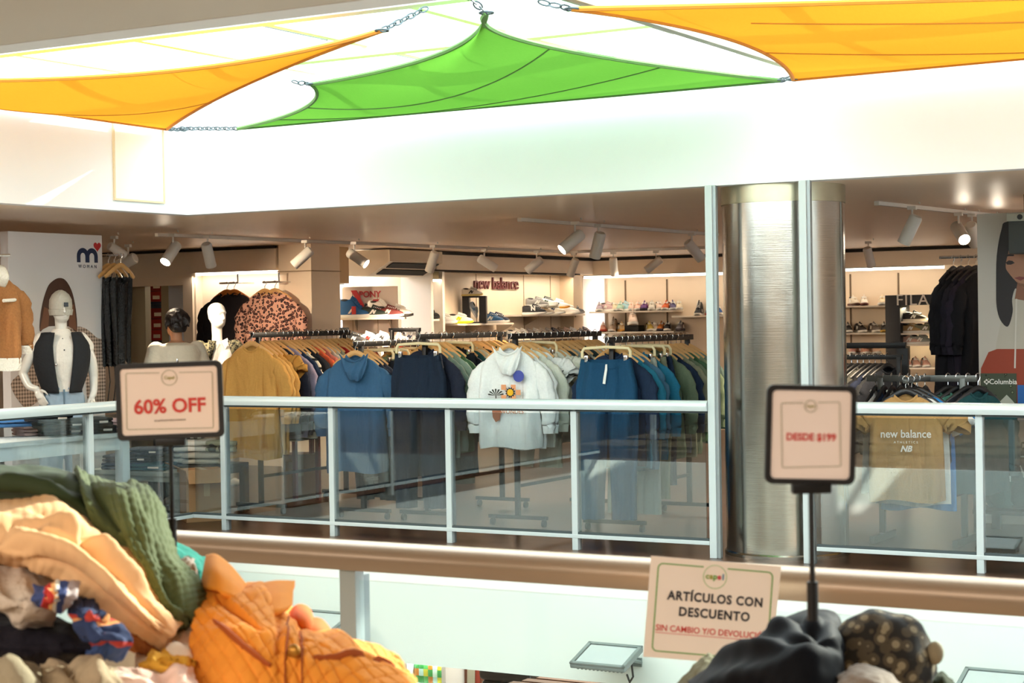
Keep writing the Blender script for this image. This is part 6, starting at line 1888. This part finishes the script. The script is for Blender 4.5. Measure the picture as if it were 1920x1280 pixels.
def drape(label, name, cat, net, mat, folds=(), quilt=None, thick=.012, res=(70, 56), group='clothes heaped in the foreground', rough=.004, seed=0):
    """cloth laid over the heap: net rows are (view x, view y, distance); folds = (s0, t0, s1, t1, depth, width) creases in surface coordinates"""
    G = [[pick(x, y, d=d) for x, y, d in row] for row in net]
    base = G[-1][0].copy()
    def S(s, t):
        return spl([spl(r, s) for r in G], t)
    def P(s, t):
        p = S(s, t); e = .01
        ds = S(min(1, s + e), t) - S(max(0, s - e), t); dt = S(s, min(1, t + e)) - S(s, max(0, t - e))
        n = ds.cross(dt)
        if n.length < 1e-9: return p - base
        n.normalize()
        if n.dot(EYE - p) < 0: n.negate()
        h = 0.0
        for s0, t0, s1, t1, dep, w in folds:
            vx, vy = s1 - s0, t1 - t0
            k = max(0, min(1, ((s - s0) * vx + (t - t0) * vy) / (vx * vx + vy * vy)))
            dd = math.hypot(s - s0 - k * vx, t - t0 - k * vy)
            h += dep * math.exp(-(dd / w) ** 2) * math.sin(PI * min(1, .15 + k * .85))
        h += rough * noise.noise(Vector((s * 4 + seed, t * 4, seed * 1.7))) * 2 + rough * noise.noise(Vector((s * 10, t * 10, seed)))
        if quilt:
            kind, fs, ft, amp = quilt
            if kind == 'diamond':
                a_, b_ = s * fs + t * ft, s * fs - t * ft
                h += amp * (min(1, 3.6 * abs(math.sin(PI * a_))) + min(1, 3.6 * abs(math.sin(PI * b_)))) * .5
            else:
                h += amp * (abs(math.sin(PI * s * fs)) ** .5 + abs(math.sin(PI * t * ft)) ** .5) * .5
        return p + n * h - base
    t = thing(name, label, cat, base, 0, group)
    mb = MB(uv=True).grid(P, res[0], res[1])
    bmesh.ops.recalc_face_normals(mb.bm, faces=mb.bm.faces)
    c = sum((f.normal.dot((EYE - base - f.calc_center_median()).normalized()) for f in mb.bm.faces)) if True else 0
    if c < 0: bmesh.ops.reverse_faces(mb.bm, faces=mb.bm.faces)
    me = mb.bm
    mod_o = None
    mesh = bpy.data.meshes.new(name)
    me.to_mesh(mesh); me.free()
    mesh.polygons.foreach_set('use_smooth', [True] * len(mesh.polygons))
    o = link('cloth', mesh, mat, t)
    sm = o.modifiers.new('thickness', 'SOLIDIFY'); sm.thickness = thick; sm.offset = -1
    return t, P, base


t, P, b0 = drape('olive green quilted jacket sleeve sloping across the heap', 'quilted_jacket', 'jacket',
      [[(140, 878, 3.80), (205, 898, 3.76), (262, 912, 3.72), (292, 925, 3.68)],
       [(150, 905, 3.56), (215, 925, 3.46), (285, 955, 3.42), (300, 975, 3.52)],
       [(165, 965, 3.42), (240, 1010, 3.30), (312, 1040, 3.32), (334, 1050, 3.46)],
       [(205, 1040, 3.40), (285, 1095, 3.26), (345, 1100, 3.32), (374, 1100, 3.48)],
       [(262, 1110, 3.42), (320, 1150, 3.28), (362, 1155, 3.30), (384, 1140, 3.46)],
       [(322, 1160, 3.46), (345, 1182, 3.40), (365, 1180, 3.40), (376, 1165, 3.5)]],
      plain('quilt_olive', '4d5830', .85, 0, .08, .1, 30), [(.5, .55, .6, 1.0, -.035, .07), (.85, .5, .8, .9, .02, .08), (.1, .1, .25, .6, -.03, .08)], ('grid', 16, 26, .006), rough=.008, res=(110, 110), seed=1)
drape('dark green smooth jacket lying at the back of the heap', 'jacket', 'jacket',
      [[(-60, 868, 4.0), (20, 868, 3.95), (90, 874, 3.92), (160, 888, 3.86), (190, 905, 3.8)],
       [(-60, 888, 3.72), (20, 886, 3.68), (90, 890, 3.66), (150, 908, 3.62), (185, 940, 3.62)],
       [(-60, 915, 3.56), (20, 908, 3.5), (90, 915, 3.48), (145, 940, 3.48), (190, 985, 3.50)],
       [(-60, 955, 3.6), (20, 945, 3.56), (90, 950, 3.55), (150, 985, 3.55), (210, 1035, 3.56)]],
      plain('green_smooth', '2b3a18', .8, 0, .08, .05, 12), [(0, .3, .9, .42, -.045, .08), (.1, .62, .8, .75, .02, .1)], seed=2)
t, P, b0 = drape('peach tan padded jacket draped down the heap', 'padded_jacket', 'jacket',
      [[(-60, 930, 3.52), (30, 934, 3.5), (105, 940, 3.46), (190, 992, 3.42), (265, 1065, 3.36), (345, 1165, 3.36)],
       [(-60, 965, 3.34), (30, 962, 3.28), (115, 970, 3.24), (190, 1030, 3.20), (262, 1100, 3.20), (332, 1180, 3.26)],
       [(-60, 1005, 3.22), (30, 1005, 3.16), (110, 1015, 3.13), (185, 1065, 3.12), (255, 1130, 3.14), (322, 1195, 3.22)],
       [(-60, 1030, 3.20), (30, 1042, 3.14), (100, 1060, 3.12), (175, 1100, 3.12), (245, 1160, 3.15), (312, 1207, 3.24)],
       [(-60, 1042, 3.34), (30, 1062, 3.26), (90, 1080, 3.24), (160, 1112, 3.24), (235, 1172, 3.26), (305, 1216, 3.32)]],
      plain('peach_padded', 'ecbd8a', .85, 0, .05, .1, 14), [(.30, .20, 1.0, .19, -.030, .035), (.25, .33, 1.0, .31, .028, .045), (.34, .46, 1.0, .43, -.040, .030), (.2, .58, .97, .57, .030, .05), (.32, .73, 1.0, .69, -.036, .030), (.3, .84, 1.0, .82, .02, .04), (.0, .52, .40, .28, -.030, .06), (.46, .22, .60, .52, -.040, .035), (.05, .3, .3, .6, .03, .07), (.6, .1, .98, .09, .018, .04)], ('grid', 22, .01, .003), rough=.007, res=(110, 80), seed=3)
drape('pale grey beige knit jumper under the peach jacket', 'knit_jumper', 'jumper',
      [[(-60, 1030, 3.34), (20, 1050, 3.3), (80, 1072, 3.26), (150, 1100, 3.26)],
       [(-60, 1075, 3.16), (10, 1090, 3.10), (70, 1110, 3.08), (130, 1125, 3.14)],
       [(-60, 1120, 3.12), (5, 1130, 3.06), (50, 1150, 3.05), (110, 1150, 3.12)],
       [(-60, 1140, 3.2), (0, 1150, 3.15), (40, 1180, 3.12), (95, 1178, 3.18)]],
      plain('knit_beige', 'cdbdac', .95, 0, .06, .6, 80), [(.3, .2, .6, .9, -.03, .12)], seed=4)
STR = stripes('cuff_stripes', [('b6a8a8', .22), ('38487c', .40), ('d8cfc0', .50), ('f0b878', .60), ('c8352c', .76), ('38487c', 1.0)], 1.0, 'X')
drape('striped ribbed cuff in navy, red and orange poking out of the jumper', 'striped_cuff', 'cuff',
      [[(150, 1095, 3.10), (118, 1090, 3.07), (90, 1092, 3.06), (64, 1098, 3.10)],
       [(142, 1118, 3.03), (115, 1115, 3.0), (88, 1116, 2.99), (62, 1120, 3.03)],
       [(128, 1144, 3.07), (108, 1146, 3.05), (86, 1142, 3.04), (62, 1136, 3.08)]], STR, [(.6, 0, .6, 1, -.01, .1)], res=(40, 20), seed=5)
NST = stripes('navy_red_bands', [('25345a', .26), ('b83a2a', .33), ('d89458', .38), ('25345a', .70), ('a83028', .78), ('2c4270', 1.0)], 1.0, 'Y')
drape('navy ribbed waistband with red bands twisting over the dark clothes', 'ribbed_waistband', 'waistband',
      [[(135, 1118, 3.16), (155, 1112, 3.13), (180, 1128, 3.14)], [(128, 1150, 3.07), (160, 1145, 3.02), (205, 1158, 3.07)],
       [(140, 1180, 3.05), (175, 1175, 3.0), (240, 1182, 3.04)], [(170, 1208, 3.05), (200, 1205, 3.0), (248, 1208, 3.04)],
       [(160, 1232, 3.09), (190, 1240, 3.05), (228, 1236, 3.08)]], NST, [(.2, .3, .9, .5, -.03, .08), (.3, .65, .9, .7, .02, .08), (.5, 0, .5, 1, -.015, .12)], res=(50, 50), seed=6)
drape('black garment sunk in the middle of the heap', 'black_garment', 'garment',
      [[(-60, 1130, 3.3), (30, 1150, 3.28), (110, 1160, 3.26), (190, 1180, 3.2)], [(-60, 1165, 3.16), (30, 1180, 3.12), (110, 1190, 3.1), (190, 1205, 3.12)],
       [(-60, 1210, 3.1), (30, 1215, 3.07), (110, 1220, 3.07), (180, 1225, 3.1)], [(-60, 1260, 3.2), (30, 1262, 3.16), (110, 1262, 3.16), (190, 1262, 3.18)]],
      cloth('1b1820'), [(.2, .5, .8, .5, -.03, .12)], seed=7)
drape('grey olive fleece at the bottom edge of the heap', 'fleece', 'fleece',
      [[(-60, 1238, 3.05), (0, 1235, 3.0), (50, 1238, 3.0), (95, 1262, 3.06)], [(-60, 1275, 2.95), (0, 1270, 2.92), (55, 1275, 2.92), (100, 1300, 2.98)], [(-60, 1340, 2.95), (0, 1340, 2.92), (60, 1350, 2.92), (110, 1360, 2.98)]],
      cloth('9a8e76'), [(.4, .2, .6, .8, .03, .15)], seed=8)
drape('khaki garment with rounded folds beside the fleece', 'khaki_garment', 'garment',
      [[(75, 1245, 3.08), (120, 1228, 3.04), (170, 1232, 3.05), (225, 1255, 3.1)], [(80, 1275, 2.98), (125, 1262, 2.95), (175, 1268, 2.96), (235, 1285, 3.0)], [(80, 1340, 2.98), (130, 1345, 2.95), (180, 1350, 2.96), (250, 1360, 3.0)]],
      cloth('a8957a'), [(.35, 0, .45, .9, -.035, .1), (.7, .1, .65, .9, .02, .1)], seed=9)
drape('rust coloured lining showing below the peach jacket', 'rust_garment', 'garment',
      [[(215, 1150, 3.34), (265, 1172, 3.34), (312, 1208, 3.36)], [(225, 1180, 3.26), (270, 1200, 3.26), (310, 1222, 3.3)], [(240, 1218, 3.3), (275, 1232, 3.28), (300, 1240, 3.3)]],
      cloth('b8713c'), [], res=(30, 24), seed=10)
drape('cream white blouse crumpled beside the orange jacket', 'blouse', 'blouse',
      [[(262, 1190, 3.4), (318, 1165, 3.4), (370, 1170, 3.38)], [(255, 1225, 3.28), (315, 1205, 3.26), (368, 1200, 3.3)], [(250, 1262, 3.18), (312, 1240, 3.16), (362, 1235, 3.22)], [(245, 1330, 3.15), (310, 1330, 3.12), (360, 1330, 3.18)]],
      cloth('efe2d2'), [(.2, .3, .9, .5, -.04, .08), (.5, .55, .9, .8, .03, .08), (.3, .1, .5, .4, .03, .08)], seed=11)
drape('pale pink top at the bottom edge beside the orange jacket', 'pink_top', 'top',
      [[(205, 1250, 3.14), (265, 1255, 3.08), (330, 1250, 3.08), (362, 1250, 3.12)], [(200, 1285, 3.0), (265, 1282, 2.98), (330, 1280, 2.98), (370, 1282, 3.02)], [(200, 1350, 3.0), (270, 1350, 2.98), (330, 1350, 2.98), (370, 1350, 3.02)]],
      cloth('efcdbd'), [(.5, 0, .6, .8, -.03, .1)], seed=12)
drape('mustard yellow sleeve between the blouse and the orange jacket', 'yellow_sleeve', 'garment',
      [[(285, 1215, 3.2), (330, 1218, 3.18), (368, 1232, 3.2)], [(268, 1238, 3.12), (320, 1238, 3.09), (366, 1246, 3.12)], [(262, 1256, 3.14), (318, 1252, 3.12), (362, 1258, 3.14)]],
      cloth('e0a83e'), [(.1, .4, .9, .5, -.015, .15)], res=(36, 22), seed=13)
drape('teal green garment behind the olive sleeve under the sign pole', 'teal_garment', 'garment',
      [[(296, 992, 4.0), (330, 1012, 3.98), (372, 1036, 3.94), (392, 1050, 3.92)], [(298, 1010, 3.82), (335, 1035, 3.78), (375, 1060, 3.76), (390, 1075, 3.78)], [(310, 1050, 3.7), (345, 1075, 3.68), (378, 1092, 3.66), (388, 1096, 3.68)], [(330, 1110, 3.66), (355, 1120, 3.64), (380, 1124, 3.62), (388, 1128, 3.64)]],
      cloth('1f7466'), [], res=(36, 30), seed=14)
drape('cream rolled cuff between the teal garment and the orange jacket', 'cream_cuff', 'cuff',
      [[(334, 1048, 3.62), (350, 1040, 3.6), (364, 1050, 3.62)], [(338, 1065, 3.54), (354, 1058, 3.52), (368, 1068, 3.55)], [(350, 1088, 3.54), (362, 1084, 3.52), (372, 1086, 3.56)]],
      cloth('f0dcc8'), [], res=(20, 20), seed=15)

# orange quilted jacket
OR = plain('quilt_orange', 'f0952c', .8, 0, .06, .08, 30)
tj, PJ, bj_ = drape('bright orange quilted jacket with collar and pockets in front of the heap', 'orange_jacket', 'jacket',
      [[(386, 1085, 3.56), (435, 1098, 3.6), (490, 1118, 3.62), (552, 1159, 3.62), (612, 1196, 3.56), (690, 1218, 3.48), (738, 1240, 3.42)],
       [(376, 1115, 3.42), (432, 1122, 3.36), (492, 1135, 3.34), (552, 1174, 3.36), (612, 1207, 3.32), (690, 1230, 3.29), (758, 1258, 3.30)],
       [(370, 1160, 3.30), (432, 1165, 3.20), (494, 1176, 3.16), (552, 1195, 3.16), (612, 1218, 3.14), (690, 1244, 3.14), (772, 1280, 3.2)],
       [(360, 1222, 3.2), (430, 1225, 3.10), (494, 1230, 3.06), (552, 1240, 3.06), (612, 1256, 3.05), (690, 1278, 3.06), (782, 1310, 3.12)],
       [(345, 1310, 3.12), (425, 1320, 3.04), (494, 1325, 3.0), (552, 1330, 3.0), (612, 1340, 3.0), (690, 1345, 3.0), (800, 1360, 3.06)]],
      OR, [(.12, .30, .34, .62, -.030, .022), (.55, .55, .95, .52, -.028, .02), (.40, .1, .42, .95, -.012, .02), (.52, .2, .53, .95, -.012, .02), (.3, .02, .3, .3, .02, .06), (.66, .05, .75, .4, .02, .06)], ('diamond', 13, 8, .012), rough=.007, res=(150, 110), seed=16, thick=.016)
def jpatch(name, net, mat=OR, thick=.012, amp=.004, lab=None, res=(30, 16), qf=(5, 2)):
    G = [[pick(x, y, d=d) - bj_ for x, y, d in r] for r in net]
    def f(s, t_):
        p = spl([spl(r, s) for r in G], t_)
        return p + Vector((0, -1, 0)) * amp * abs(math.sin(PI * s * qf[0])) * abs(math.sin(PI * t_ * qf[1]))
    o = MB().grid(f, *res).solid(thick).build(name, mat, tj, angle=180)
    if lab: o['label'] = lab
jpatch('collar', [[(386, 1040, 3.56), (405, 1038, 3.53), (432, 1058, 3.52), (455, 1085, 3.53), (476, 1112, 3.56)], [(380, 1070, 3.46), (403, 1066, 3.40), (432, 1082, 3.38), (456, 1102, 3.4), (472, 1120, 3.46)], [(374, 1102, 3.42), (402, 1104, 3.34), (432, 1114, 3.32), (458, 1126, 3.34), (478, 1136, 3.38)]], qf=(4, 1.5))
jpatch('collar_flap', [[(470, 1118, 3.5), (484, 1106, 3.48), (516, 1099, 3.46), (553, 1099, 3.46)], [(472, 1135, 3.42), (492, 1130, 3.36), (520, 1124, 3.36), (546, 1118, 3.4)], [(478, 1158, 3.34), (500, 1158, 3.28), (522, 1154, 3.28), (541, 1142, 3.34)]], qf=(3, 1))
INN = plain('lining_orange', 'd8640c', .85)
jpatch('lining', [[(552, 1150, 3.55), (562, 1143, 3.53), (573, 1148, 3.52), (580, 1166, 3.50), (598, 1170, 3.48), (613, 1188, 3.47)], [(550, 1164, 3.44), (561, 1160, 3.42), (571, 1166, 3.40), (580, 1178, 3.40), (595, 1184, 3.40), (608, 1198, 3.40)], [(549, 1180, 3.40), (560, 1180, 3.38), (570, 1184, 3.37), (580, 1192, 3.37), (592, 1198, 3.37), (602, 1208, 3.38)]], INN, lab='deeper orange lining', qf=(2, 1))
STITCH = plain('pocket_dark', 'a44c10', .85)
def pocket(name, s0, t0, s1, t1, r, lift=.004, bow=.0):
    pts = []
    for k in range(15):
        f_ = k / 14
        q = PJ(s0 + (s1 - s0) * f_, t0 + (t1 - t0) * f_ + bow * math.sin(PI * f_))
        pts.append(q + (EYE - (q + bj_)).normalized() * lift)
    MB().tube(pts, [r * (.4 + .6 * math.sin(PI * (.1 + .8 * k / 14))) for k in range(15)], 6, flat=.6).build(name, STITCH, tj)
pocket('pocket_opening', .08, .50, .37, .80, .0075, bow=.05)
pocket('pocket_opening', .60, .72, .93, .40, .0080, bow=.04)
pocket('placket_seam', .455, .25, .445, .98, .0035)
pocket('placket_seam', .535, .25, .545, .98, .0030)
pp = PJ(.495, .70)
d_ = (EYE - (pp + bj_)).normalized()
MB().ball(pp + d_ * .018, .013, .009, .013).build('snap_button', plain('snap_brass', 'b07a2a', .35, .6), tj)

# dark heap under the second sign
drape('black navy puffer jacket heaped under the sign with the blurred price', 'dark_jacket', 'jacket',
      [[(1290, 1278, 3.5), (1340, 1246, 3.5), (1400, 1212, 3.52), (1455, 1165, 3.52), (1515, 1146, 3.5), (1560, 1150, 3.48), (1582, 1180, 3.44)],
       [(1300, 1300, 3.36), (1350, 1262, 3.32), (1410, 1228, 3.3), (1465, 1185, 3.28), (1520, 1170, 3.26), (1562, 1178, 3.28), (1584, 1210, 3.32)],
       [(1310, 1330, 3.28), (1360, 1295, 3.22), (1415, 1262, 3.18), (1470, 1225, 3.15), (1522, 1212, 3.14), (1562, 1222, 3.18), (1582, 1245, 3.26)],
       [(1320, 1370, 3.25), (1370, 1345, 3.18), (1420, 1340, 3.14), (1475, 1330, 3.1), (1525, 1330, 3.1), (1562, 1335, 3.14), (1580, 1340, 3.2)]],
      plain('puffer_black', '0b0d13', .7, 0, .1, .05, 12, .12), [(.5, .15, .8, .5, -.04, .06), (.2, .1, .5, .6, .035, .05), (.55, .5, .95, .6, -.035, .06), (.45, .3, .75, .25, .04, .06), (.1, .4, .4, .9, -.03, .05)], seed=21)
drape('olive brown garment peeping out below the printed notice', 'olive_garment', 'garment',
      [[(1262, 1290, 3.66), (1300, 1250, 3.66), (1332, 1228, 3.64), (1352, 1250, 3.62)], [(1270, 1320, 3.5), (1306, 1275, 3.5), (1338, 1255, 3.5), (1360, 1275, 3.52)], [(1280, 1370, 3.5), (1315, 1340, 3.5), (1345, 1330, 3.5), (1370, 1330, 3.5)]],
      cloth('6e6a52'), [], res=(30, 24), seed=22)
# patterned bandana cap
cp = pick(1658, 1228, d=3.35)
t = thing('patterned_cap', 'black and khaki patterned bandana cap on the dark heap', 'cap', cp, facing(cp))
def capf(a_, b2):
    th = 2 * PI * a_; ph = PI * (.5 * b2 - .22 * (1 - b2))
    q = Vector((.100 * math.cos(th) * math.cos(ph) ** .8, .085 * math.sin(th) * math.cos(ph) ** .8, .090 * math.sin(ph) - .008))
    q.z += .012 * noise.noise(q * 14)
    return q * (1 + .10 * noise.noise(q * 16) + .035 * noise.noise(q * 45))
PAIS = blotch('bandana_print', '1a1610', '8a7f66', 40, .55, '4a4030')
MB().grid(capf, 70, 34, closeu=True).build('crown', PAIS, t, angle=180)
MB().ball((.092, -.03, .012), .016, .014, .022).build('side_tab', plain('tab_khaki', '8d8168', .85), t)
MB().tube([Vector((.103 * math.cos(R(185 + k * 17)), .088 * math.sin(R(185 + k * 17)), -.055 + .004 * math.sin(k))) for k in range(11)], .007, 6).build('edge_band', plain('band_dark', '1c1812', .85), t)
drape('taupe felt garment in front of the patterned cap', 'taupe_garment', 'garment',
      [[(1570, 1262, 3.2), (1602, 1246, 3.14), (1650, 1250, 3.12), (1690, 1280, 3.14)], [(1570, 1290, 3.1), (1602, 1278, 3.04), (1652, 1282, 3.02), (1700, 1310, 3.06)], [(1570, 1350, 3.1), (1605, 1350, 3.05), (1655, 1350, 3.02), (1710, 1360, 3.06)]],
      plain('felt_taupe', '85786c', .95, 0, .1, .5, 60), [], res=(30, 24), seed=23)
drape('dark green knit scrap at the edge of the patterned cap', 'green_scrap', 'garment',
      [[(1738, 1264, 3.5), (1762, 1258, 3.5), (1788, 1272, 3.5)], [(1735, 1280, 3.42), (1762, 1276, 3.4), (1792, 1288, 3.42)], [(1735, 1330, 3.42), (1762, 1330, 3.4), (1798, 1340, 3.42)]],
      cloth('2e3420'), [], res=(20, 18), seed=24)

# the tables that carry the heaps
def heap_table(label, px0, px1, d, z):
    a_, b2 = pick(px0, 1400, d=d), pick(px1, 1400, d=d)
    c = (a_ + b2) / 2
    t = thing('sale_table', label, 'table', (c.x, c.y, 0), facing(c))
    hx = (b2 - a_).length / 2
    MB().box(-hx, hx, -.42, .38, z - .04, z, .004).build('table_top', plain('sale_wood', 'a88a68', .5), t)
    for x in (-hx + .05, hx - .05):
        for y in (-.37, .33): MB().box(x - .03, x + .03, y - .03, y + .03, 0, z - .04).build('leg', BLACK, t, smooth=False)
heap_table('wooden sale table carrying the heap with the orange jacket', -250, 780, 3.35, .78)
heap_table('wooden sale table carrying the dark heap', 1250, 1900, 3.35, .70)

# ------------------------------------------------------------------ signs on poles
SP = plain('sign_paper', 'fdeee6', .6)
SGR = plain('sign_green', '7fae62', .6)
SGD = plain('sign_olive_line', '9a9a78', .6)
SRED = plain('sign_red', 'd8413a', .6)
def rounded(w, h, r, n=5):
    out = []
    for cx_, cy_, a0 in ((w - r, h - r, 0), (-w + r, h - r, 90), (-w + r, -h + r, 180), (w - r, -h + r, 270)):
        for k in range(n + 1):
            a_ = R(a0 + 90 * k / n)
            out.append((cx_ + r * math.cos(a_), cy_ + r * math.sin(a_)))
    return out
def loop_tube(pts, y, r, n=6):
    P_ = [Vector((p[0], y, p[1])) for p in pts]
    return MB().tube(P_ + [P_[0]], r, n, caps=False)
def frame_mesh(w, h, bw, dep, r):
    o, i_ = rounded(w, h, r), rounded(w - bw, h - bw, r * .6)
    mb = MB()
    mb.loft([[Vector((p[0], y, p[1])) for p in q] for q, y in ((o, dep), (o, 0), (i_, 0), (i_, dep), (o, dep))], caps=False)
    return mb
def line_frame(parent, w, h, r, y, t_, mat, gap=0.0, name='border_line'):
    o, i_ = rounded(w, h, r), rounded(w - t_, h - t_, max(.001, r - t_))
    mb = MB()
    n = len(o)
    for k in range(n):
        j = (k + 1) % n
        A, B = Vector(o[k]), Vector(o[j]); C_, D_ = Vector(i_[k]), Vector(i_[j])
        if gap and abs(A.y - h) < 1e-6 and abs(B.y - h) < 1e-6 and A.x * B.x < 0:
            for s_ in (-1, 1):
                xe = A.x if A.x * s_ > 0 else B.x
                mb.prism([(s_ * gap, h), (xe, h), (xe, h - t_), (s_ * gap, h - t_)], y, y - .0006, 'xz')
            continue
        mb.prism([tuple(A), tuple(B), tuple(D_), tuple(C_)], y, y - .0006, 'xz')
    mb.build(name, mat, parent, smooth=False)
def pole_sign(label, x, y, d, w, h, roll, yaw, pole_to, pole_px_bottom):
    c = pick(x, y, d=d)
    ya = facing(c) + yaw
    t = thing('price_sign', label, 'sign', c, ya, 'black framed signs on poles')
    M = Matrix.Rotation(roll, 4, 'Y')
    fr_ = frame_mesh(w, h, .0105 if w > .08 else .0085, .009, .012).build('frame', plain('frame_black', '17171a', .5), t, rot=M)
    ins = MB().prism(rounded(w - .006, h - .006, .008), .002, .004, 'xz').build('paper_insert', SP, t, rot=M, smooth=False)
    zb = pick(x, pole_px_bottom, d=d).z - c.z
    MB().tube([(0, .006, -h - .005), (0, .006, zb)], .0045, 8).build('pole', BLACK, t)
    MB().box(-.03, .03, -.004, .016, -h - .014, -h + .002, .002).build('clamp', BLACK, t)
    MB().tube([(0, .006, zb + .03), (0, .006, zb - .03)], .009, 10).build('pole_socket', BLACK, t)
    return t, M
t, M = pole_sign('black framed sign reading 60% off in red', 318, 751, 3.65, .1085, .0785, R(-1.2), -.12, 0, 1000)
line_frame(t, .088, .058, .004, .0015, .0012, SGD, .02)
text('lettering', '60% OFF', .040, SRED, t, (0, .0012, -.012), 0, .0003, .0011, .98, rot=M)
text('small_lettering', 'EN ARTICULOS SELECCIONADOS', .0042, plain('ink_grey', '8a7a70', .6), t, (0, .0012, -.040), 0, .0003, .0001, 1.0, rot=M)
loop_tube([(.0155 * math.cos(2 * PI * k / 24), .047 + .0155 * math.sin(2 * PI * k / 24)) for k in range(24)], .0012, .0006).build('emblem_ring', SGD, t)
text('emblem_lettering', 'Capel', .009, plain('ink_olive', 'a8a050', .6), t, (0, .0012, .047), 0, .0003, .0002)
t, M = pole_sign('black framed sign with a blurred red price beside the steel pillar', 1521, 815, 2.75, .0700, .0765, R(2.2), .22, 0, 1128)
line_frame(t, .046, .050, .003, .0015, .001, SGD, .012)
text('lettering', 'DESDE $199', .0155, SRED, t, (0, .0012, -.004), 0, .0003, .0004, .95, rot=M)
loop_tube([(.009 * math.cos(2 * PI * k / 20), .044 + .009 * math.sin(2 * PI * k / 20)) for k in range(20)], .0012, .0005).build('emblem_ring', SGD, t)
text('emblem_lettering', 'Capel', .0055, plain('ink_olive', 'a8a050', .6), t, (0, .0012, .044), 0, .0003, .0001)

# printed notice
c = pick(1336, 1146, d=3.85)
t = thing('paper_notice', 'white printed notice with green border standing behind the dark heap', 'notice', c, facing(c) + .1)
M = Matrix.Rotation(R(5.6), 4, 'Y') @ Matrix.Rotation(R(-6), 4, 'X')
nw, nh = .139, .108
pb2 = MB().prism([(-nw - .002, nh), (nw + .002, nh), (nw - .006, -nh), (-nw - .003, -nh)], 0, .0012, 'xz').build('sheet', plain('notice_paper', 'fdf1e6', .6), t, rot=M, smooth=False)
line_frame(pb2, nw * .90, nh * .88, .012, -.0003, .0028, SGR, .026)
loop_tube([(.025 * math.cos(2 * PI * k / 28), .074 + .025 * math.sin(2 * PI * k / 28)) for k in range(28)], -.0006, .0008).build('emblem_ring', plain('ring_green', 'a8c890', .6), pb2)
for i_, (ch, cl_) in enumerate(zip('capel', ('8fae4a', 'a8a83a', '6fae4a', 'd84a5a', '4a8ab0'))):
    text('emblem_letter', ch, .017, plain('ink_' + cl_, cl_, .6), pb2, (-.0165 + i_ * .0085, -.0008, .0745), 0, .0003, .0006)
INK = plain('ink_black', '26242c', .6)
text('lettering', 'ARTÍCULOS CON', .0265, INK, pb2, (.004, -.0006, .0265), 0, .0003, .0009, .90, space=1.12)
text('lettering', 'DESCUENTO', .0265, INK, pb2, (.004, -.0006, -.0065), 0, .0003, .0009, .92, space=1.12)
text('small_lettering', 'SIN CAMBIO Y/O DEVOLUCIÓN', .0185, SRED, pb2, (.003, -.0006, -.044), 0, .0003, .0002, .93)
MB().box(-.12, .122, -.0009, -.0003, -.0545, -.0535).build('underline', SRED, pb2, smooth=False)
MB().box(-.02, .02, .003, .02, -nh - .35, -nh + .02, .003).build('stand', CLEAR, t, smooth=False)
